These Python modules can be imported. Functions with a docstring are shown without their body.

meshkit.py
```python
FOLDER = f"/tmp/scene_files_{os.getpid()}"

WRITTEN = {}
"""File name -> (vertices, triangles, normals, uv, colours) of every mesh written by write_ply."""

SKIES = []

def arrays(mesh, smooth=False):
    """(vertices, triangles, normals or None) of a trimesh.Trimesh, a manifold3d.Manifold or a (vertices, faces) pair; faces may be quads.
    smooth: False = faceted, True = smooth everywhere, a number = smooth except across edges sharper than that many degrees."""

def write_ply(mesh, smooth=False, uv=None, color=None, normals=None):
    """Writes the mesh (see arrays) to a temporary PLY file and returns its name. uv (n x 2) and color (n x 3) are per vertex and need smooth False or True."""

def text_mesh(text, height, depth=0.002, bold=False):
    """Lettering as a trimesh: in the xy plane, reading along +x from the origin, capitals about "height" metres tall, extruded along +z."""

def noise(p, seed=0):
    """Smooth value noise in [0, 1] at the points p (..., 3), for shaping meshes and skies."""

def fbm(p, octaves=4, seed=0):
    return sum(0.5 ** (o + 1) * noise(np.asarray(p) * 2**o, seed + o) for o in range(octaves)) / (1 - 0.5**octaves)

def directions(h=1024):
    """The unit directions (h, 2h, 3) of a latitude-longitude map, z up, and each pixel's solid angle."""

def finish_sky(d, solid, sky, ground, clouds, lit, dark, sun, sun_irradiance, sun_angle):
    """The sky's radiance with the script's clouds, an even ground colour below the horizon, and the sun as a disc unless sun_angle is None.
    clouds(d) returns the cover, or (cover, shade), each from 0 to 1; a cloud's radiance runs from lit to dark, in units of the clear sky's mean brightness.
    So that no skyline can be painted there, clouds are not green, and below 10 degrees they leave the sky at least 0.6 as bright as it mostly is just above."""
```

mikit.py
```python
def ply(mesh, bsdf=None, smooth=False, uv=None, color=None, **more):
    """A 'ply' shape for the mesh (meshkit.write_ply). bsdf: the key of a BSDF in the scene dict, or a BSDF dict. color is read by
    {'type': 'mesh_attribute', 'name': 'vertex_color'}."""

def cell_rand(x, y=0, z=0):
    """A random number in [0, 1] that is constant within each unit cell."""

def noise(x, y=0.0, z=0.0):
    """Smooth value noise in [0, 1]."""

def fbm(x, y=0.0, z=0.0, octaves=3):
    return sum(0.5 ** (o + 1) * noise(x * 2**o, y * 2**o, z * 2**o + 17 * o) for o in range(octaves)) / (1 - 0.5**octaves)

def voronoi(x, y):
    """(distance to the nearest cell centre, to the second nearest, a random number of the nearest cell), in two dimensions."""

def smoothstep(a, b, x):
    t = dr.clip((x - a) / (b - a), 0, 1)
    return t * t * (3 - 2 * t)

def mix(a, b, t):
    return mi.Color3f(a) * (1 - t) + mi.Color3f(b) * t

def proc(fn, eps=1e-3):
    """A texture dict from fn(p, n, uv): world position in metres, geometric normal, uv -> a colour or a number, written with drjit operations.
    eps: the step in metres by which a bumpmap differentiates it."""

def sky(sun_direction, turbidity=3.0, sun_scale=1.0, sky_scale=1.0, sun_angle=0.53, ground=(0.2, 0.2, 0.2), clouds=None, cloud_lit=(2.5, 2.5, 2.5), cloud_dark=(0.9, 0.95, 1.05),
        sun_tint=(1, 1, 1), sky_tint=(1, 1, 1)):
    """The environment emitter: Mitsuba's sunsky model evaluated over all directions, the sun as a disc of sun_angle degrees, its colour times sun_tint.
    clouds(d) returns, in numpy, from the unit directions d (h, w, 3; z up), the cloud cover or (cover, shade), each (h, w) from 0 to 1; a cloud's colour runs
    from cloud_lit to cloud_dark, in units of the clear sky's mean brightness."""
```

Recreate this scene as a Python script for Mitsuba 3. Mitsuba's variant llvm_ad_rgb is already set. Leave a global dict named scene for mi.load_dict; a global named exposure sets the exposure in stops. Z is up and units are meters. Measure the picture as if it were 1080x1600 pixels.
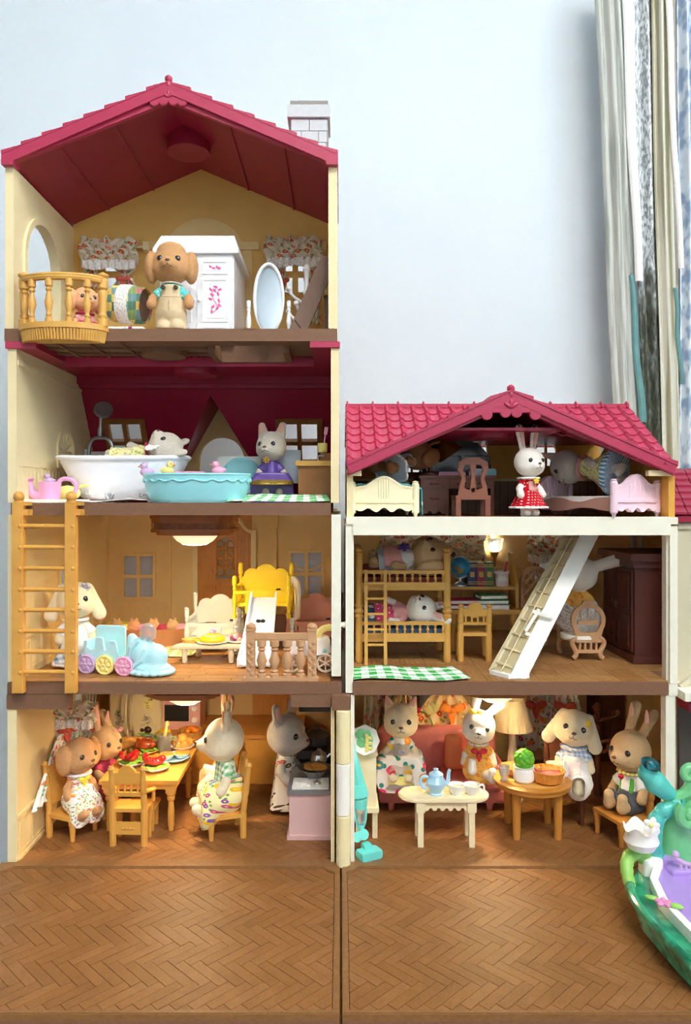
import math, random
import numpy as np, trimesh, mitsuba as mi, drjit as dr, mikit, meshkit
from shapely.geometry import Polygon, Point
from shapely import affinity
from shapely.ops import unary_union
from mikit import proc, noise, fbm, voronoi, cell_rand, smoothstep, mix

# ---------------------------------------------------------------- camera, light, exposure
T = mi.ScalarTransform4f
F, D, EYE, CX, CY = 1200.0, 83.33, 39.24, 532.0, 782.0      # focal length in pixels, distance to the house fronts (cm), eye height (cm)
scene, labels, place = {}, {}, {}
exposure = 2.36
scene['camera'] = {'type': 'perspective', 'fov_axis': 'x', 'fov': math.degrees(2 * math.atan(540 / F)), 'near_clip': 0.02, 'far_clip': 60.0,
                   'principal_point_offset_x': (540 - CX) / 1080, 'principal_point_offset_y': (800 - CY) / 1600,
                   'to_world': T().look_at(origin=[0, -D / 100, EYE / 100], target=[0, 0, EYE / 100], up=[0, 0, 1])}
scene['sky'] = mikit.sky([0.3, -0.75, 0.6], turbidity=4.0, sun_scale=0.0, sky_scale=1.0, ground=(0.35, 0.35, 0.34),
                         clouds=lambda d: (np.full(d.shape[:2], 0.95), 0.25 + 0 * d[..., 0]), cloud_lit=(9, 9.9, 10.6), cloud_dark=(8, 8.8, 9.6))
LAMP_W = 1.2          # scale of the dolls' house lamps
ROOM_W = 5.0          # radiance of the unseen ceiling light that lights the house fronts

# ---------------------------------------------------------------- helpers
def C(h):
    c = np.array([int(h[i:i + 2], 16) for i in (1, 3, 5)]) / 255
    return [float(x) for x in np.where(c < .04045, c / 12.92, ((c + .055) / 1.055) ** 2.4)]
def at(px, py, y):
    k = (D + y) / F
    return np.array([(px - CX) * k, y, EYE + (CY - py) * k])
def X(px, y=0): return (px - CX) * (D + y) / F
def Z(py, y=0): return EYE + (CY - py) * (D + y) / F
def numbered(key):
    if key not in scene and key not in labels and key not in place: return key
    i = 1
    while f'{key}_{i:03d}' in scene or f'{key}_{i:03d}' in labels or f'{key}_{i:03d}' in place: i += 1
    return f'{key}_{i:03d}'
def rot(ax, deg):
    return trimesh.transformations.rotation_matrix(math.radians(deg), {'x': [1, 0, 0], 'y': [0, 1, 0], 'z': [0, 0, 1]}[ax])
def frame(loc=(0, 0, 0), rz=0, rx=0, ry=0, s=1.0):
    m = trimesh.transformations.translation_matrix(loc) @ rot('z', rz) @ rot('x', rx) @ rot('y', ry)
    m[:3, :3] *= s
    return m
def thing(name, label, cat, loc=(0, 0, 0), rz=0, group=None, rx=0, ry=0, s=1.0, m=None):
    key = numbered(name)
    place[key] = frame(loc, rz, rx, ry, s) if m is None else m
    labels[key] = {'label': label, 'category': cat}
    if group: labels[key]['group'] = group
    return key
def obj(name, mesh, mat, parent=None, smooth=35, uv=None, label=None, kind=None, **more):
    if isinstance(mesh, (list,)): mesh = J(*mesh)
    key = numbered(f'{parent}__{name}' if parent else name)
    root = parent.split('__')[0] if parent else None
    m = place.get(root, np.eye(4))
    if callable(uv): uv = uv(np.asarray(mesh.vertices))
    w = trimesh.Trimesh(trimesh.transformations.transform_points(mesh.vertices, m) * .01, mesh.faces, process=False)
    scene[key] = mikit.ply(w, mat, smooth=True if uv is not None and smooth else smooth, uv=uv, **more)
    if label: labels.setdefault(key, {})['label'] = label
    if kind: labels.setdefault(key, {})['kind'] = kind
    return key
def struct(name, mesh, mat, smooth=35):
    k = obj(name, mesh, mat, smooth=smooth)
    labels[k] = {'kind': 'structure'}
    return k
def single(name, label, cat, mesh, mat, loc=(0, 0, 0), rz=0, group=None, **kw):
    """a thing that is one mesh"""
    key = numbered(name)
    m = frame(loc, rz)
    mesh = J(*mesh) if isinstance(mesh, list) else mesh
    mesh = mesh.copy(); mesh.apply_transform(m)
    k = obj(name, mesh, mat, **kw)
    labels[k] = {'label': label, 'category': cat}
    if group: labels[k]['group'] = group
    return k
def J(*ms):
    out = []
    for m in ms: out += list(m) if isinstance(m, (list, tuple)) else [m]
    return trimesh.util.concatenate([trimesh.Trimesh(m.vertices, m.faces, process=False) for m in out])
def mv(m, x=0, y=0, z=0, rz=0, rx=0, ry=0, s=1.0):
    m = m.copy(); m.apply_transform(frame((x, y, z), rz, rx, ry, s)); return m
def mirror(m, ax=0):
    v = np.array(m.vertices); v[:, ax] *= -1
    return trimesh.Trimesh(v, m.faces[:, ::-1], process=False)
_sg = np.array([[a, b, c] for a in (-1, 1) for b in (-1, 1) for c in (-1, 1)], float)
_cv = np.vstack([_sg - _sg * np.eye(3)[k] * .2 for k in range(3)])
_ch = trimesh.convex.convex_hull(_cv)
_ci = [int(np.argmin(((_ch.vertices - v) ** 2).sum(1))) for v in _cv]
_inv = {j: i for i, j in enumerate(_ci)}
_cf = np.array([[_inv[i] for i in f] for f in _ch.faces])
def box(x0, x1, y0, y1, z0, z1, r=.05):
    h = np.array([x1 - x0, y1 - y0, z1 - z0]) / 2; c = np.array([x1 + x0, y1 + y0, z1 + z0]) / 2
    r = min(r, .45 * h.min())
    v = np.vstack([_sg * (h - r * np.eye(3)[k]) for k in range(3)]) + c
    # each corner gives three points, one drawn in along every axis; the hull's faces are shared
    return trimesh.Trimesh(v, _cf, process=False)
def bx(cx, cy, z0, sx, sy, sz, r=.05): return box(cx - sx / 2, cx + sx / 2, cy - sy / 2, cy + sy / 2, z0, z0 + sz, r)
def lathe(prof, n=24, x=0, y=0, z=0):
    p = np.array(prof, float); a = np.arange(n) * 2 * math.pi / n
    v = np.stack([np.outer(p[:, 0], np.cos(a)), np.outer(p[:, 0], np.sin(a)), np.repeat(p[:, 1:2], n, 1)], -1).reshape(-1, 3) + [x, y, z]
    f = []
    for i in range(len(p) - 1):
        for j in range(n):
            a0, a1, b0, b1 = i * n + j, i * n + (j + 1) % n, (i + 1) * n + j, (i + 1) * n + (j + 1) % n
            f += [[a0, a1, b1], [a0, b1, b0]]
    m = len(v); v = np.vstack([v, [[x, y, z + p[0, 1]], [x, y, z + p[-1, 1]]]])
    for j in range(n):
        if p[0, 0] > 1e-6: f.append([m, (j + 1) % n, j])
        if p[-1, 0] > 1e-6: f.append([m + 1, (len(p) - 1) * n + j, (len(p) - 1) * n + (j + 1) % n])
    return trimesh.Trimesh(v, f, process=False)
def tube(path, r, n=8, closed=False):
    p = np.array(path, float); k = len(p); r = np.broadcast_to(np.asarray(r, float), k)
    t = (np.roll(p, -1, 0) - np.roll(p, 1, 0)) if closed else np.gradient(p, axis=0)
    t /= np.linalg.norm(t, axis=1, keepdims=True) + 1e-12
    u = np.cross(t[0], [0, 0, 1.] if abs(t[0][2]) < .9 else [1., 0, 0]); u /= np.linalg.norm(u)
    a = np.arange(n) * 2 * math.pi / n; rings = []
    for i in range(k):
        u = u - t[i] * (u @ t[i]); u /= np.linalg.norm(u); w = np.cross(t[i], u)
        rings.append(p[i] + r[i] * (np.outer(np.cos(a), u) + np.outer(np.sin(a), w)))
    v = np.vstack(rings); f = []
    for i in range(k if closed else k - 1):
        i2 = (i + 1) % k
        for j in range(n):
            a0, a1, b0, b1 = i * n + j, i * n + (j + 1) % n, i2 * n + j, i2 * n + (j + 1) % n
            f += [[a0, a1, b1], [a0, b1, b0]]
    if not closed:
        m = len(v); v = np.vstack([v, p[:1], p[-1:]])
        for j in range(n): f += [[m, (j + 1) % n, j], [m + 1, (k - 1) * n + j, (k - 1) * n + (j + 1) % n]]
    return trimesh.Trimesh(v, f, process=False)
def cyl(p0, p1, r0, r1=None, n=14): return tube([p0, p1], [r0, r0 if r1 is None else r1], n)
def spline(pts, n=24):
    from scipy.interpolate import CubicSpline
    pts = np.array(pts, float); s = np.r_[0, np.cumsum(np.linalg.norm(np.diff(pts, axis=0), axis=1))]
    return CubicSpline(s, pts)(np.linspace(0, s[-1], n))
_ico = {k: trimesh.creation.icosphere(subdivisions=k) for k in (1, 2, 3)}
def ell(x, y, z, rx, ry=None, rz=None, k=2):
    b = _ico[k]
    return trimesh.Trimesh(b.vertices * [rx, ry or rx, rz or rx] + [x, y, z], b.faces, process=False)
def ext(poly, y0, y1, plane='xz'):
    """a polygon drawn in a plane, extruded between two depths along the third axis"""
    ms = []
    for g in getattr(poly, 'geoms', [poly]):
        m = trimesh.creation.extrude_polygon(g, y1 - y0, engine='earcut')
        u, v, w = np.array(m.vertices).T; w = w + y0
        if plane == 'xz': ms.append(trimesh.Trimesh(np.stack([u, w, v], 1), m.faces[:, ::-1], process=False))
        elif plane == 'yz': ms.append(trimesh.Trimesh(np.stack([w, u, v], 1), m.faces, process=False))
        else: ms.append(trimesh.Trimesh(np.stack([u, v, w], 1), m.faces, process=False))
    return J(*ms)
def bevext(poly, y0, y1, b=.06, plane='xz'):
    """ext with stepped-in rims on both faces, so that its edges catch light"""
    b = min(b, .3 * (y1 - y0))
    return J(ext(poly, y0 + b, y1 - b, plane), ext(poly.buffer(-b, join_style=1), y0, y1, plane))
def rect(x0, x1, y0, y1): return Polygon([(x0, y0), (x1, y0), (x1, y1), (x0, y1)])
def rrect(x0, x1, y0, y1, r): return rect(x0 + r, x1 - r, y0 + r, y1 - r).buffer(r, quad_segs=5)
def arch(x0, x1, y0, y1):
    r = (x1 - x0) / 2
    return unary_union([rect(x0, x1, y0, y1 - r), Point((x0 + x1) / 2, y1 - r).buffer(r, quad_segs=10)])
def frame_ext(outer, inner, y0, y1): return ext(outer.difference(inner), y0, y1)
def grid_sheet(fn, nu, nv, th=.04):
    """a sheet with thickness: fn(u, v) -> points for u, v in [0, 1]; returns the mesh and its uv"""
    u, v = np.meshgrid(np.linspace(0, 1, nu), np.linspace(0, 1, nv), indexing='ij')
    p = fn(u, v); p = np.stack(p, -1) if not isinstance(p, np.ndarray) else p
    n = np.cross(np.gradient(p, axis=0), np.gradient(p, axis=1)); n /= np.linalg.norm(n, axis=-1, keepdims=True) + 1e-9
    a, b = (p + n * th / 2).reshape(-1, 3), (p - n * th / 2).reshape(-1, 3); N = nu * nv
    i, j = [q.ravel() for q in np.meshgrid(np.arange(nu - 1), np.arange(nv - 1), indexing='ij')]
    q = np.stack([i * nv + j, (i + 1) * nv + j, (i + 1) * nv + j + 1, i * nv + j + 1], 1)
    rim = [k * nv for k in range(nu)] + [(nu - 1) * nv + k for k in range(1, nv)] + [k * nv + nv - 1 for k in range(nu - 2, -1, -1)] + [k for k in range(nv - 2, 0, -1)]
    rim = np.array(rim); nx = np.roll(rim, -1)
    q = np.vstack([q, q[:, ::-1] + N, np.stack([nx, rim, rim + N, nx + N], 1)])
    f = np.vstack([q[:, [0, 1, 2]], q[:, [0, 2, 3]]])
    return trimesh.Trimesh(np.vstack([a, b]), f, process=False), np.tile(np.stack([u.ravel(), v.ravel()], 1), (2, 1))
def sdf(fn, lo, hi, h):
    """surface nets of fn(p) < 0 on a grid of step h"""
    lo, hi = np.array(lo, float), np.array(hi, float)
    n = np.ceil((hi - lo) / h).astype(int) + 1
    g = np.stack(np.meshgrid(*[lo[k] + h * np.arange(n[k]) for k in range(3)], indexing='ij'), -1)
    d = fn(g.reshape(-1, 3)).reshape(n); s = d < 0
    cs = [(a, b, c) for a in (0, 1) for b in (0, 1) for c in (0, 1)]
    sl = lambda a, c: a[c[0]:n[0] - 1 + c[0], c[1]:n[1] - 1 + c[1], c[2]:n[2] - 1 + c[2]]
    cnt = sum(sl(s, c).astype(int) for c in cs); act = (cnt > 0) & (cnt < 8)
    idx = -np.ones(act.shape, int); idx[act] = np.arange(act.sum())
    acc, num = np.zeros((act.sum(), 3)), np.zeros(act.sum())
    base = np.stack(np.nonzero(act), 1)
    for c in cs:
        for k in range(3):
            if c[k]: continue
            e = list(c); e[k] = 1
            da, db = sl(d, c)[act], sl(d, e)[act]; cr = (da < 0) != (db < 0)
            t = np.where(cr, da / np.where(cr, da - db, 1), 0)
            p = np.tile(np.array(c, float), (len(t), 1)); p[:, k] += t
            acc += p * cr[:, None]; num += cr
    v = lo + h * (base + acc / num[:, None]); f = []
    for k in range(3):
        a = [slice(1, n[q] - 1) for q in range(3)]; a[k] = slice(0, n[k] - 1)
        b = list(a); b[k] = slice(1, n[k])
        s0, s1 = s[tuple(a)], s[tuple(b)]
        for flip, w in ((False, s0 & ~s1), (True, ~s0 & s1)):
            i = np.stack(np.nonzero(w), 1) + [q.start for q in a]
            if not len(i): continue
            u, x = np.eye(3, dtype=int)[(k + 1) % 3], np.eye(3, dtype=int)[(k + 2) % 3]
            q = np.stack([idx[tuple((i - o).T)] for o in (u + x, x, 0 * u, u)], 1)
            if flip: q = q[:, ::-1]
            f += [q[:, [0, 1, 2]], q[:, [0, 2, 3]]]
    return trimesh.Trimesh(v, np.vstack(f), process=False)
def s_ell(p, c, r, R=None):
    q = (p - np.array(c)); q = q if R is None else q @ R
    r = np.array(r, float); k0 = np.linalg.norm(q / r, axis=1); k1 = np.linalg.norm(q / r ** 2, axis=1)
    return k0 * (k0 - 1) / np.maximum(k1, 1e-9)
def s_cone(p, a, b, ra, rb):
    a, b = np.array(a, float), np.array(b, float); ab = b - a
    t = np.clip(((p - a) @ ab) / (ab @ ab + 1e-12), 0, 1)
    return np.linalg.norm(p - a - t[:, None] * ab, axis=1) - (ra + (rb - ra) * t)
def smin(a, b, k):
    h = np.clip(.5 + .5 * (b - a) / k, 0, 1)
    return b * (1 - h) + a * h - k * h * (1 - h)
def smax(a, b, k): return -smin(-a, -b, k)

# ---------------------------------------------------------------- materials
def mat(name, color, rough=.5, spec=.5, metal=0., bump=None, bscale=.0002, eps=2e-4, sheen=0., coat=0., **more):
    b = {'type': 'principled', 'base_color': {'type': 'rgb', 'value': C(color)} if isinstance(color, str) else proc(color), 'roughness': rough, 'specular': spec, 'metallic': metal}
    if sheen: b['sheen'] = sheen
    if coat: b['clearcoat'] = coat; b['clearcoat_gloss'] = .9
    b.update(more)
    if bump is not None: b = {'type': 'bumpmap', 'arbitrary': proc(bump, eps), 'scale': bscale, 'bsdf': b}
    scene[name] = {'type': 'twosided', 'bsdf': b}
    return name
def cc(h): return mi.Color3f(*C(h))
def speck(a, b, s, st=(1, 1, 1)):
    a, b = C(a), C(b)
    return lambda p, n, uv: mix(a, b, fbm(p.x * s * st[0], p.y * s * st[1], p.z * s * st[2]))
# ---------------------------------------------------------------- base materials
def wallpaint(p, n, uv): return mix(cc('#d9e1e6'), cc('#d3dce2'), fbm(p.x * 6, p.y * 6, p.z * 6))
mat('bsdf_wall', wallpaint, .85, .2, bump=lambda p, n, uv: fbm(p.x * 300, p.y * 300, p.z * 300), bscale=.0003)
def floorboards(p, n, uv):
    c = cell_rand(p.x * 9, dr.floor(p.y * 1.2 + dr.floor(p.x * 9) * .37))
    return mix(cc('#5a4a3c'), cc('#77644f'), .6 * c + .4 * fbm(p.x * 120, p.y * 6, 0))
mat('bsdf_roomfloor', floorboards, .5)
def brownplastic(p, n, uv):
    t = fbm(p.x * 900, p.y * 900, p.z * 900); u = fbm(p.x * 60, p.y * 60, p.z * 60)
    return mix(mix(cc('#6b4a37'), cc('#8a654c'), t), cc('#7a563f'), .5 * u)
mat('bsdf_brown', brownplastic, .55, .35, bump=lambda p, n, uv: fbm(p.x * 1500, p.y * 1500, p.z * 1500), bscale=.00012, eps=1e-4)
def blockwood(a, b):
    a, b = C(a), C(b)
    def fn(p, n, uv):
        d = (p.x + p.y) * 900; e = (p.x - p.y) * 60
        return mix(a, b, .55 * fbm(p.x * 700, p.y * 700, 3.) + .45 * fbm(p.x * 70, p.y * 70, 5.))
    return fn
for i, (a, b) in enumerate((('#764c27', '#956538'), ('#794f2b', '#99693c'), ('#734925', '#916235'))):
    mat(f'bsdf_block{i}', blockwood(a, b), .48, .4, bump=lambda p, n, uv: fbm(p.x * 1100, p.y * 1100, 1.), bscale=.00015, eps=1e-4)
mat('bsdf_groove', '#3a200e', .7)
mat('bsdf_cream', speck('#e9d9ac', '#e4d2a2', 40), .5, .4)
mat('bsdf_yellow', speck('#e8cc92', '#e2c382', 30), .55, .35)
mat('bsdf_yellow2', speck('#e0c088', '#d9b67a', 30), .55, .35)
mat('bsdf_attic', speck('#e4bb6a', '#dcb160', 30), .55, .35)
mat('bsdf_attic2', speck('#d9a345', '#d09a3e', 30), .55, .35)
mat('bsdf_ivory', '#e9e5d2', .4, .5)
mat('bsdf_ivory2', '#efeee4', .4, .5)
mat('bsdf_postcream', '#ecdfae', .38, .5)
mat('bsdf_redshade', speck('#981c3a', '#901836', 50), .38, .5)  # the roof red again, shade of the insides put into the colour
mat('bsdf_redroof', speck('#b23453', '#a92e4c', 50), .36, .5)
mat('bsdf_stone', speck('#c9cdcd', '#bcc1c2', 200), .7, .3)
mat('bsdf_stonegap', '#8e8780', .8)
mat('bsdf_wood', speck('#b9772c', '#d09145', 60, (1, 1, .25)), .42, .45)
mat('bsdf_ochre', speck('#c99545', '#dba956', 70), .42, .45)
mat('bsdf_honey', speck('#c98d3c', '#e0a850', 60, (.3, 1, 1)), .42, .45)
mat('bsdf_tan', speck('#b98c63', '#c79b72', 60), .45, .4)
mat('bsdf_winbrown', speck('#8a5a2e', '#9b6838', 60), .45, .4)
scene['bsdf_frost'] = {'type': 'principledthin', 'base_color': {'type': 'rgb', 'value': C('#e8e8f0')}, 'roughness': .6, 'diff_trans': 1.4}

# ---------------------------------------------------------------- the room, mostly out of view
WY = 40.0
struct('wall_back', box(-260, 260, WY, WY + 4, -72, 240, .01), 'bsdf_wall', False)
mat('bsdf_wallgrey', '#8f8c86', .85, .2)
struct('unseen_wall_left', box(-264, -260, -300, WY + 4, -72, 240, .01), 'bsdf_wallgrey', False)  # out of view; grey keeps its bounce onto the house low
struct('floor', box(-264, 264, -420, WY + 4, -72, -70, .01), 'bsdf_roomfloor', False)
k = thing('display_table', 'plain table that carries the dollhouses and base plates', 'table')
obj('top', box(-36.9, 60, -27, WY - 3, -4.5, -1.61, .2), 'bsdf_winbrown', k)
for x in (-34, 57):
    for y in (-24, WY - 6): obj('leg', box(x - 2.5, x + 2.5, y - 2.5, y + 2.5, -70, -4.4, .2), 'bsdf_winbrown', k)
wr_ = rect(-330, WY, -72, 240).difference(rect(-255, -12, 95, 226))  # window opening out of view, placed to light the house from the right
struct('unseen_wall_right', ext(wr_, 90, 94, 'yz'), 'bsdf_wall', False)
struct('unseen_wall_front', box(-264, 94, -334, -330, -72, 240, .01), 'bsdf_wall', False)  # out of view behind the camera; white to bounce light onto the house
struct('ceiling', box(-264, 94, -334, WY + 4, 240, 244, .01), 'bsdf_wall', False)
k = thing('unseen_ceiling_light', 'unseen flat square ceiling light placed to light the house from the front', 'ceiling light', (40, -190, 233))  # out of view behind the camera; lights the rooms from the front
obj('housing', bx(0, 0, 2, 96, 96, 5, 1), 'bsdf_ivory2', k)
lm = trimesh.Trimesh([[-45, -45, 1.9], [45, -45, 1.9], [45, 45, 1.9], [-45, 45, 1.9]], [[0, 2, 1], [0, 3, 2]], process=False)
obj('diffuser', lm, 'bsdf_ivory2', k, smooth=False, emitter={'type': 'area', 'radiance': {'type': 'rgb', 'value': [ROOM_W * 1.0, ROOM_W * .97, ROOM_W * .92]}})

# ---------------------------------------------------------------- front base plates with herringbone blocks
def herringbone(x0, x1, y0, y1, z, parent, name='block', L=4.0, W=1.0, far=None, gap=.05, mats=('bsdf_block0', 'bsdf_block1', 'bsdf_block2'), seed=1):
    """blocks at 45 degrees clipped to a rectangle; beyond depth far they join one mesh of kind stuff"""
    rnd = random.Random(seed); n = int(round(L / W)); clip = rect(x0, x1, y0, y1); far_ms = []; N = 60; c = math.sqrt(.5)
    xm, ym = (x0 + x1) / 2, (y0 + y1) / 2; cnt = 0
    for m in range(-12, 13):
        for q in range(-N, N):
            for hv in (0, 1):
                b = rect(q + m * 2 * n, q + n + m * 2 * n, q, q + 1) if hv == 0 else rect(q + m * 2 * n, q + 1 + m * 2 * n, q - 2 * n + 1, q - n + 1)
                b = affinity.scale(b, W, W, origin=(0, 0)); b = affinity.rotate(b, -45, origin=(0, 0)); b = affinity.translate(b, xm, ym)
                if not b.intersects(clip): continue
                b = b.buffer(-gap / 2, join_style=2).intersection(clip)
                if b.is_empty or b.area < .15 or b.geom_type != 'Polygon': continue
                h = rnd.uniform(-.012, .012); me = ext(b, z - .12, z + h, 'xy'); mt = mats[rnd.randrange(3)]
                if far is not None and b.centroid.y > far: far_ms.append(me)
                else: obj(name, me, mt, parent, smooth=False)
    if far_ms: obj(name + '_field', J(*far_ms), mats[0], parent, smooth=False, kind='stuff', label='far part of the herringbone block floor')
def base_plate(x0, x1, label):
    t = thing('base_plate', label, 'base plate')
    y0, y1, w = -24.9, -.35, .55
    obj('slab', box(x0, x1, y0, y1, -1.6, -.22, .15), 'bsdf_brown', t)
    obj('groove_bed', box(x0 + w, x1 - w, y0 + w, y1 - w - .5, -.3, -.13, .02), 'bsdf_groove', t)
    o = rect(x0, x1, y0, y1); c = 1.3
    a, b, e, f = x0 + w, x1 - w, y0 + w, y1 - w - .5
    hole = Polygon([(a, e), (b, e), (b, f - c), (b - c * .6, f - c * .6), (b - c, f), (a + c, f), (a + c * .6, f - c * .6), (a, f - c)])
    obj('rim', [ext(o.difference(hole), -.4, .12, 'xy'), ext(o.buffer(-.12).difference(hole.buffer(.12)), -.4, .2, 'xy')], 'bsdf_brownrim', t)
    herringbone(a + .05, b - .05, e + .05, f - .05, 0, t, seed=int(abs(x0)) + 3)
    return t
mat('bsdf_brownrim', speck('#754e2c', '#91673d', 300), .45, .45, bump=lambda p, n, uv: fbm(p.x * 900, p.y * 900, p.z * 900), bscale=.00015, eps=1e-4)
base_plate(-36.6, -.05, 'brown herringbone base plate lying in front of the tall dollhouse on the left')
base_plate(.15, 42.5, 'brown herringbone base plate lying in front of the lower dollhouse on the right')

# ---------------------------------------------------------------- parts shared by the storeys
def window_grid(x0, x1, z0, z1, y, w=.35, nx=2, nz=2, d=.5, bars=.3):
    """a window frame with bars in the xz plane, front at y"""
    o = rect(x0, x1, z0, z1); holes = []
    a, b, c, e = x0 + w, x1 - w, z0 + w, z1 - w
    for i in range(nx):
        for j in range(nz):
            holes.append(rect(a + (b - a) * i / nx + bars / 2 * (i > 0), a + (b - a) * (i + 1) / nx - bars / 2 * (i < nx - 1),
                              c + (e - c) * j / nz + bars / 2 * (j > 0), c + (e - c) * (j + 1) / nz - bars / 2 * (j < nz - 1)))
    return ext(o.difference(unary_union(holes)), y, y + d)
def panels_xz(x0, x1, z0, z1, y, n, d=.12, gap=.35, inset=.18):
    """raised wainscot panels in a row on a wall facing the viewer"""
    out = []; w = (x1 - x0) / n
    for i in range(n):
        a, b = x0 + w * i + gap / 2, x0 + w * (i + 1) - gap / 2
        out += [ext(rect(a, b, z0, z1).difference(rect(a + inset, b - inset, z0 + inset, z1 - inset)), y - d, y), ext(rect(a + 2 * inset, b - 2 * inset, z0 + 2 * inset, z1 - 2 * inset), y - d * .6, y)]
    return J(*out)
def panels_yz(y0, y1, z0, z1, x, n, d=.12, gap=.35, inset=.18):
    out = []; w = (y1 - y0) / n
    for i in range(n):
        a, b = y0 + w * i + gap / 2, y0 + w * (i + 1) - gap / 2
        out += [ext(rect(a, b, z0, z1).difference(rect(a + inset, b - inset, z0 + inset, z1 - inset)), x, x + d, 'yz'), ext(rect(a + 2 * inset, b - 2 * inset, z0 + 2 * inset, z1 - 2 * inset), x, x + d * .6, 'yz')]
    return J(*out)

# ---------------------------------------------------------------- tall house: attic
LX0, LX1 = -36.4, -.35
def roof_slope(ax, az, ex, ez, th=.5):
    """polygon (xz) of a roof board from apex to eave, hung below the line"""
    d = np.array([ex - ax, ez - az]); d /= np.linalg.norm(d); n = np.array([-d[1], d[0]]); n = n if n[1] < 0 else -n
    return Polygon([(ax, az), (ex, ez), (ex + n[0] * th, ez + n[1] * th), (ax, az - th / abs(n[1]))])
t = thing('dollhouse_attic', 'attic storey with dark red gable roof, topmost of the tall dollhouse', 'dollhouse attic')
AD = 18.6; AX, AZ = X(265), Z(135); EZ = Z(247)
roof_r = obj('roof', [ext(roof_slope(AX, AZ, LX0 - .1, EZ, .9), -.2, AD + .8), ext(roof_slope(AX, AZ, LX1 + .1, EZ, .9), -.2, AD + .8)], 'bsdf_redshade', t)
fas = []
for ex in (LX0 - .1, LX1 + .1):
    fas.append(ext(roof_slope(AX, AZ, ex, EZ, 1.05), -.75, -.15)); fas.append(ext(roof_slope(AX, AZ - 1.3, ex, EZ - .55, .5), -.35, .2))
    sx = 1 if ex > AX else -1
    fas.append(box(min(ex, ex - sx * 1.3), max(ex, ex - sx * 1.3), -.75, 1, EZ - 1.0, EZ - .05, .08))
obj('fascia', fas, 'bsdf_redroof', f'{t}__roof')
for ex in (LX0 - .1, LX1 + .1):          # overlapping shingle courses, seen on edge from below
    n = 8
    for i in range(n):
        a, b = i / n, (i + 1.06) / n
        p = lambda u: np.array([AX + (ex - AX) * u, AZ + (EZ - AZ) * u])
        A, B = p(a), p(min(b, 1)); q = Polygon([A, B, B + [0, .55], A + [0, .18]])
        obj('course', bevext(q, -.8, AD + .8, .05), 'bsdf_redroof', f'{t}__roof')
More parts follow.
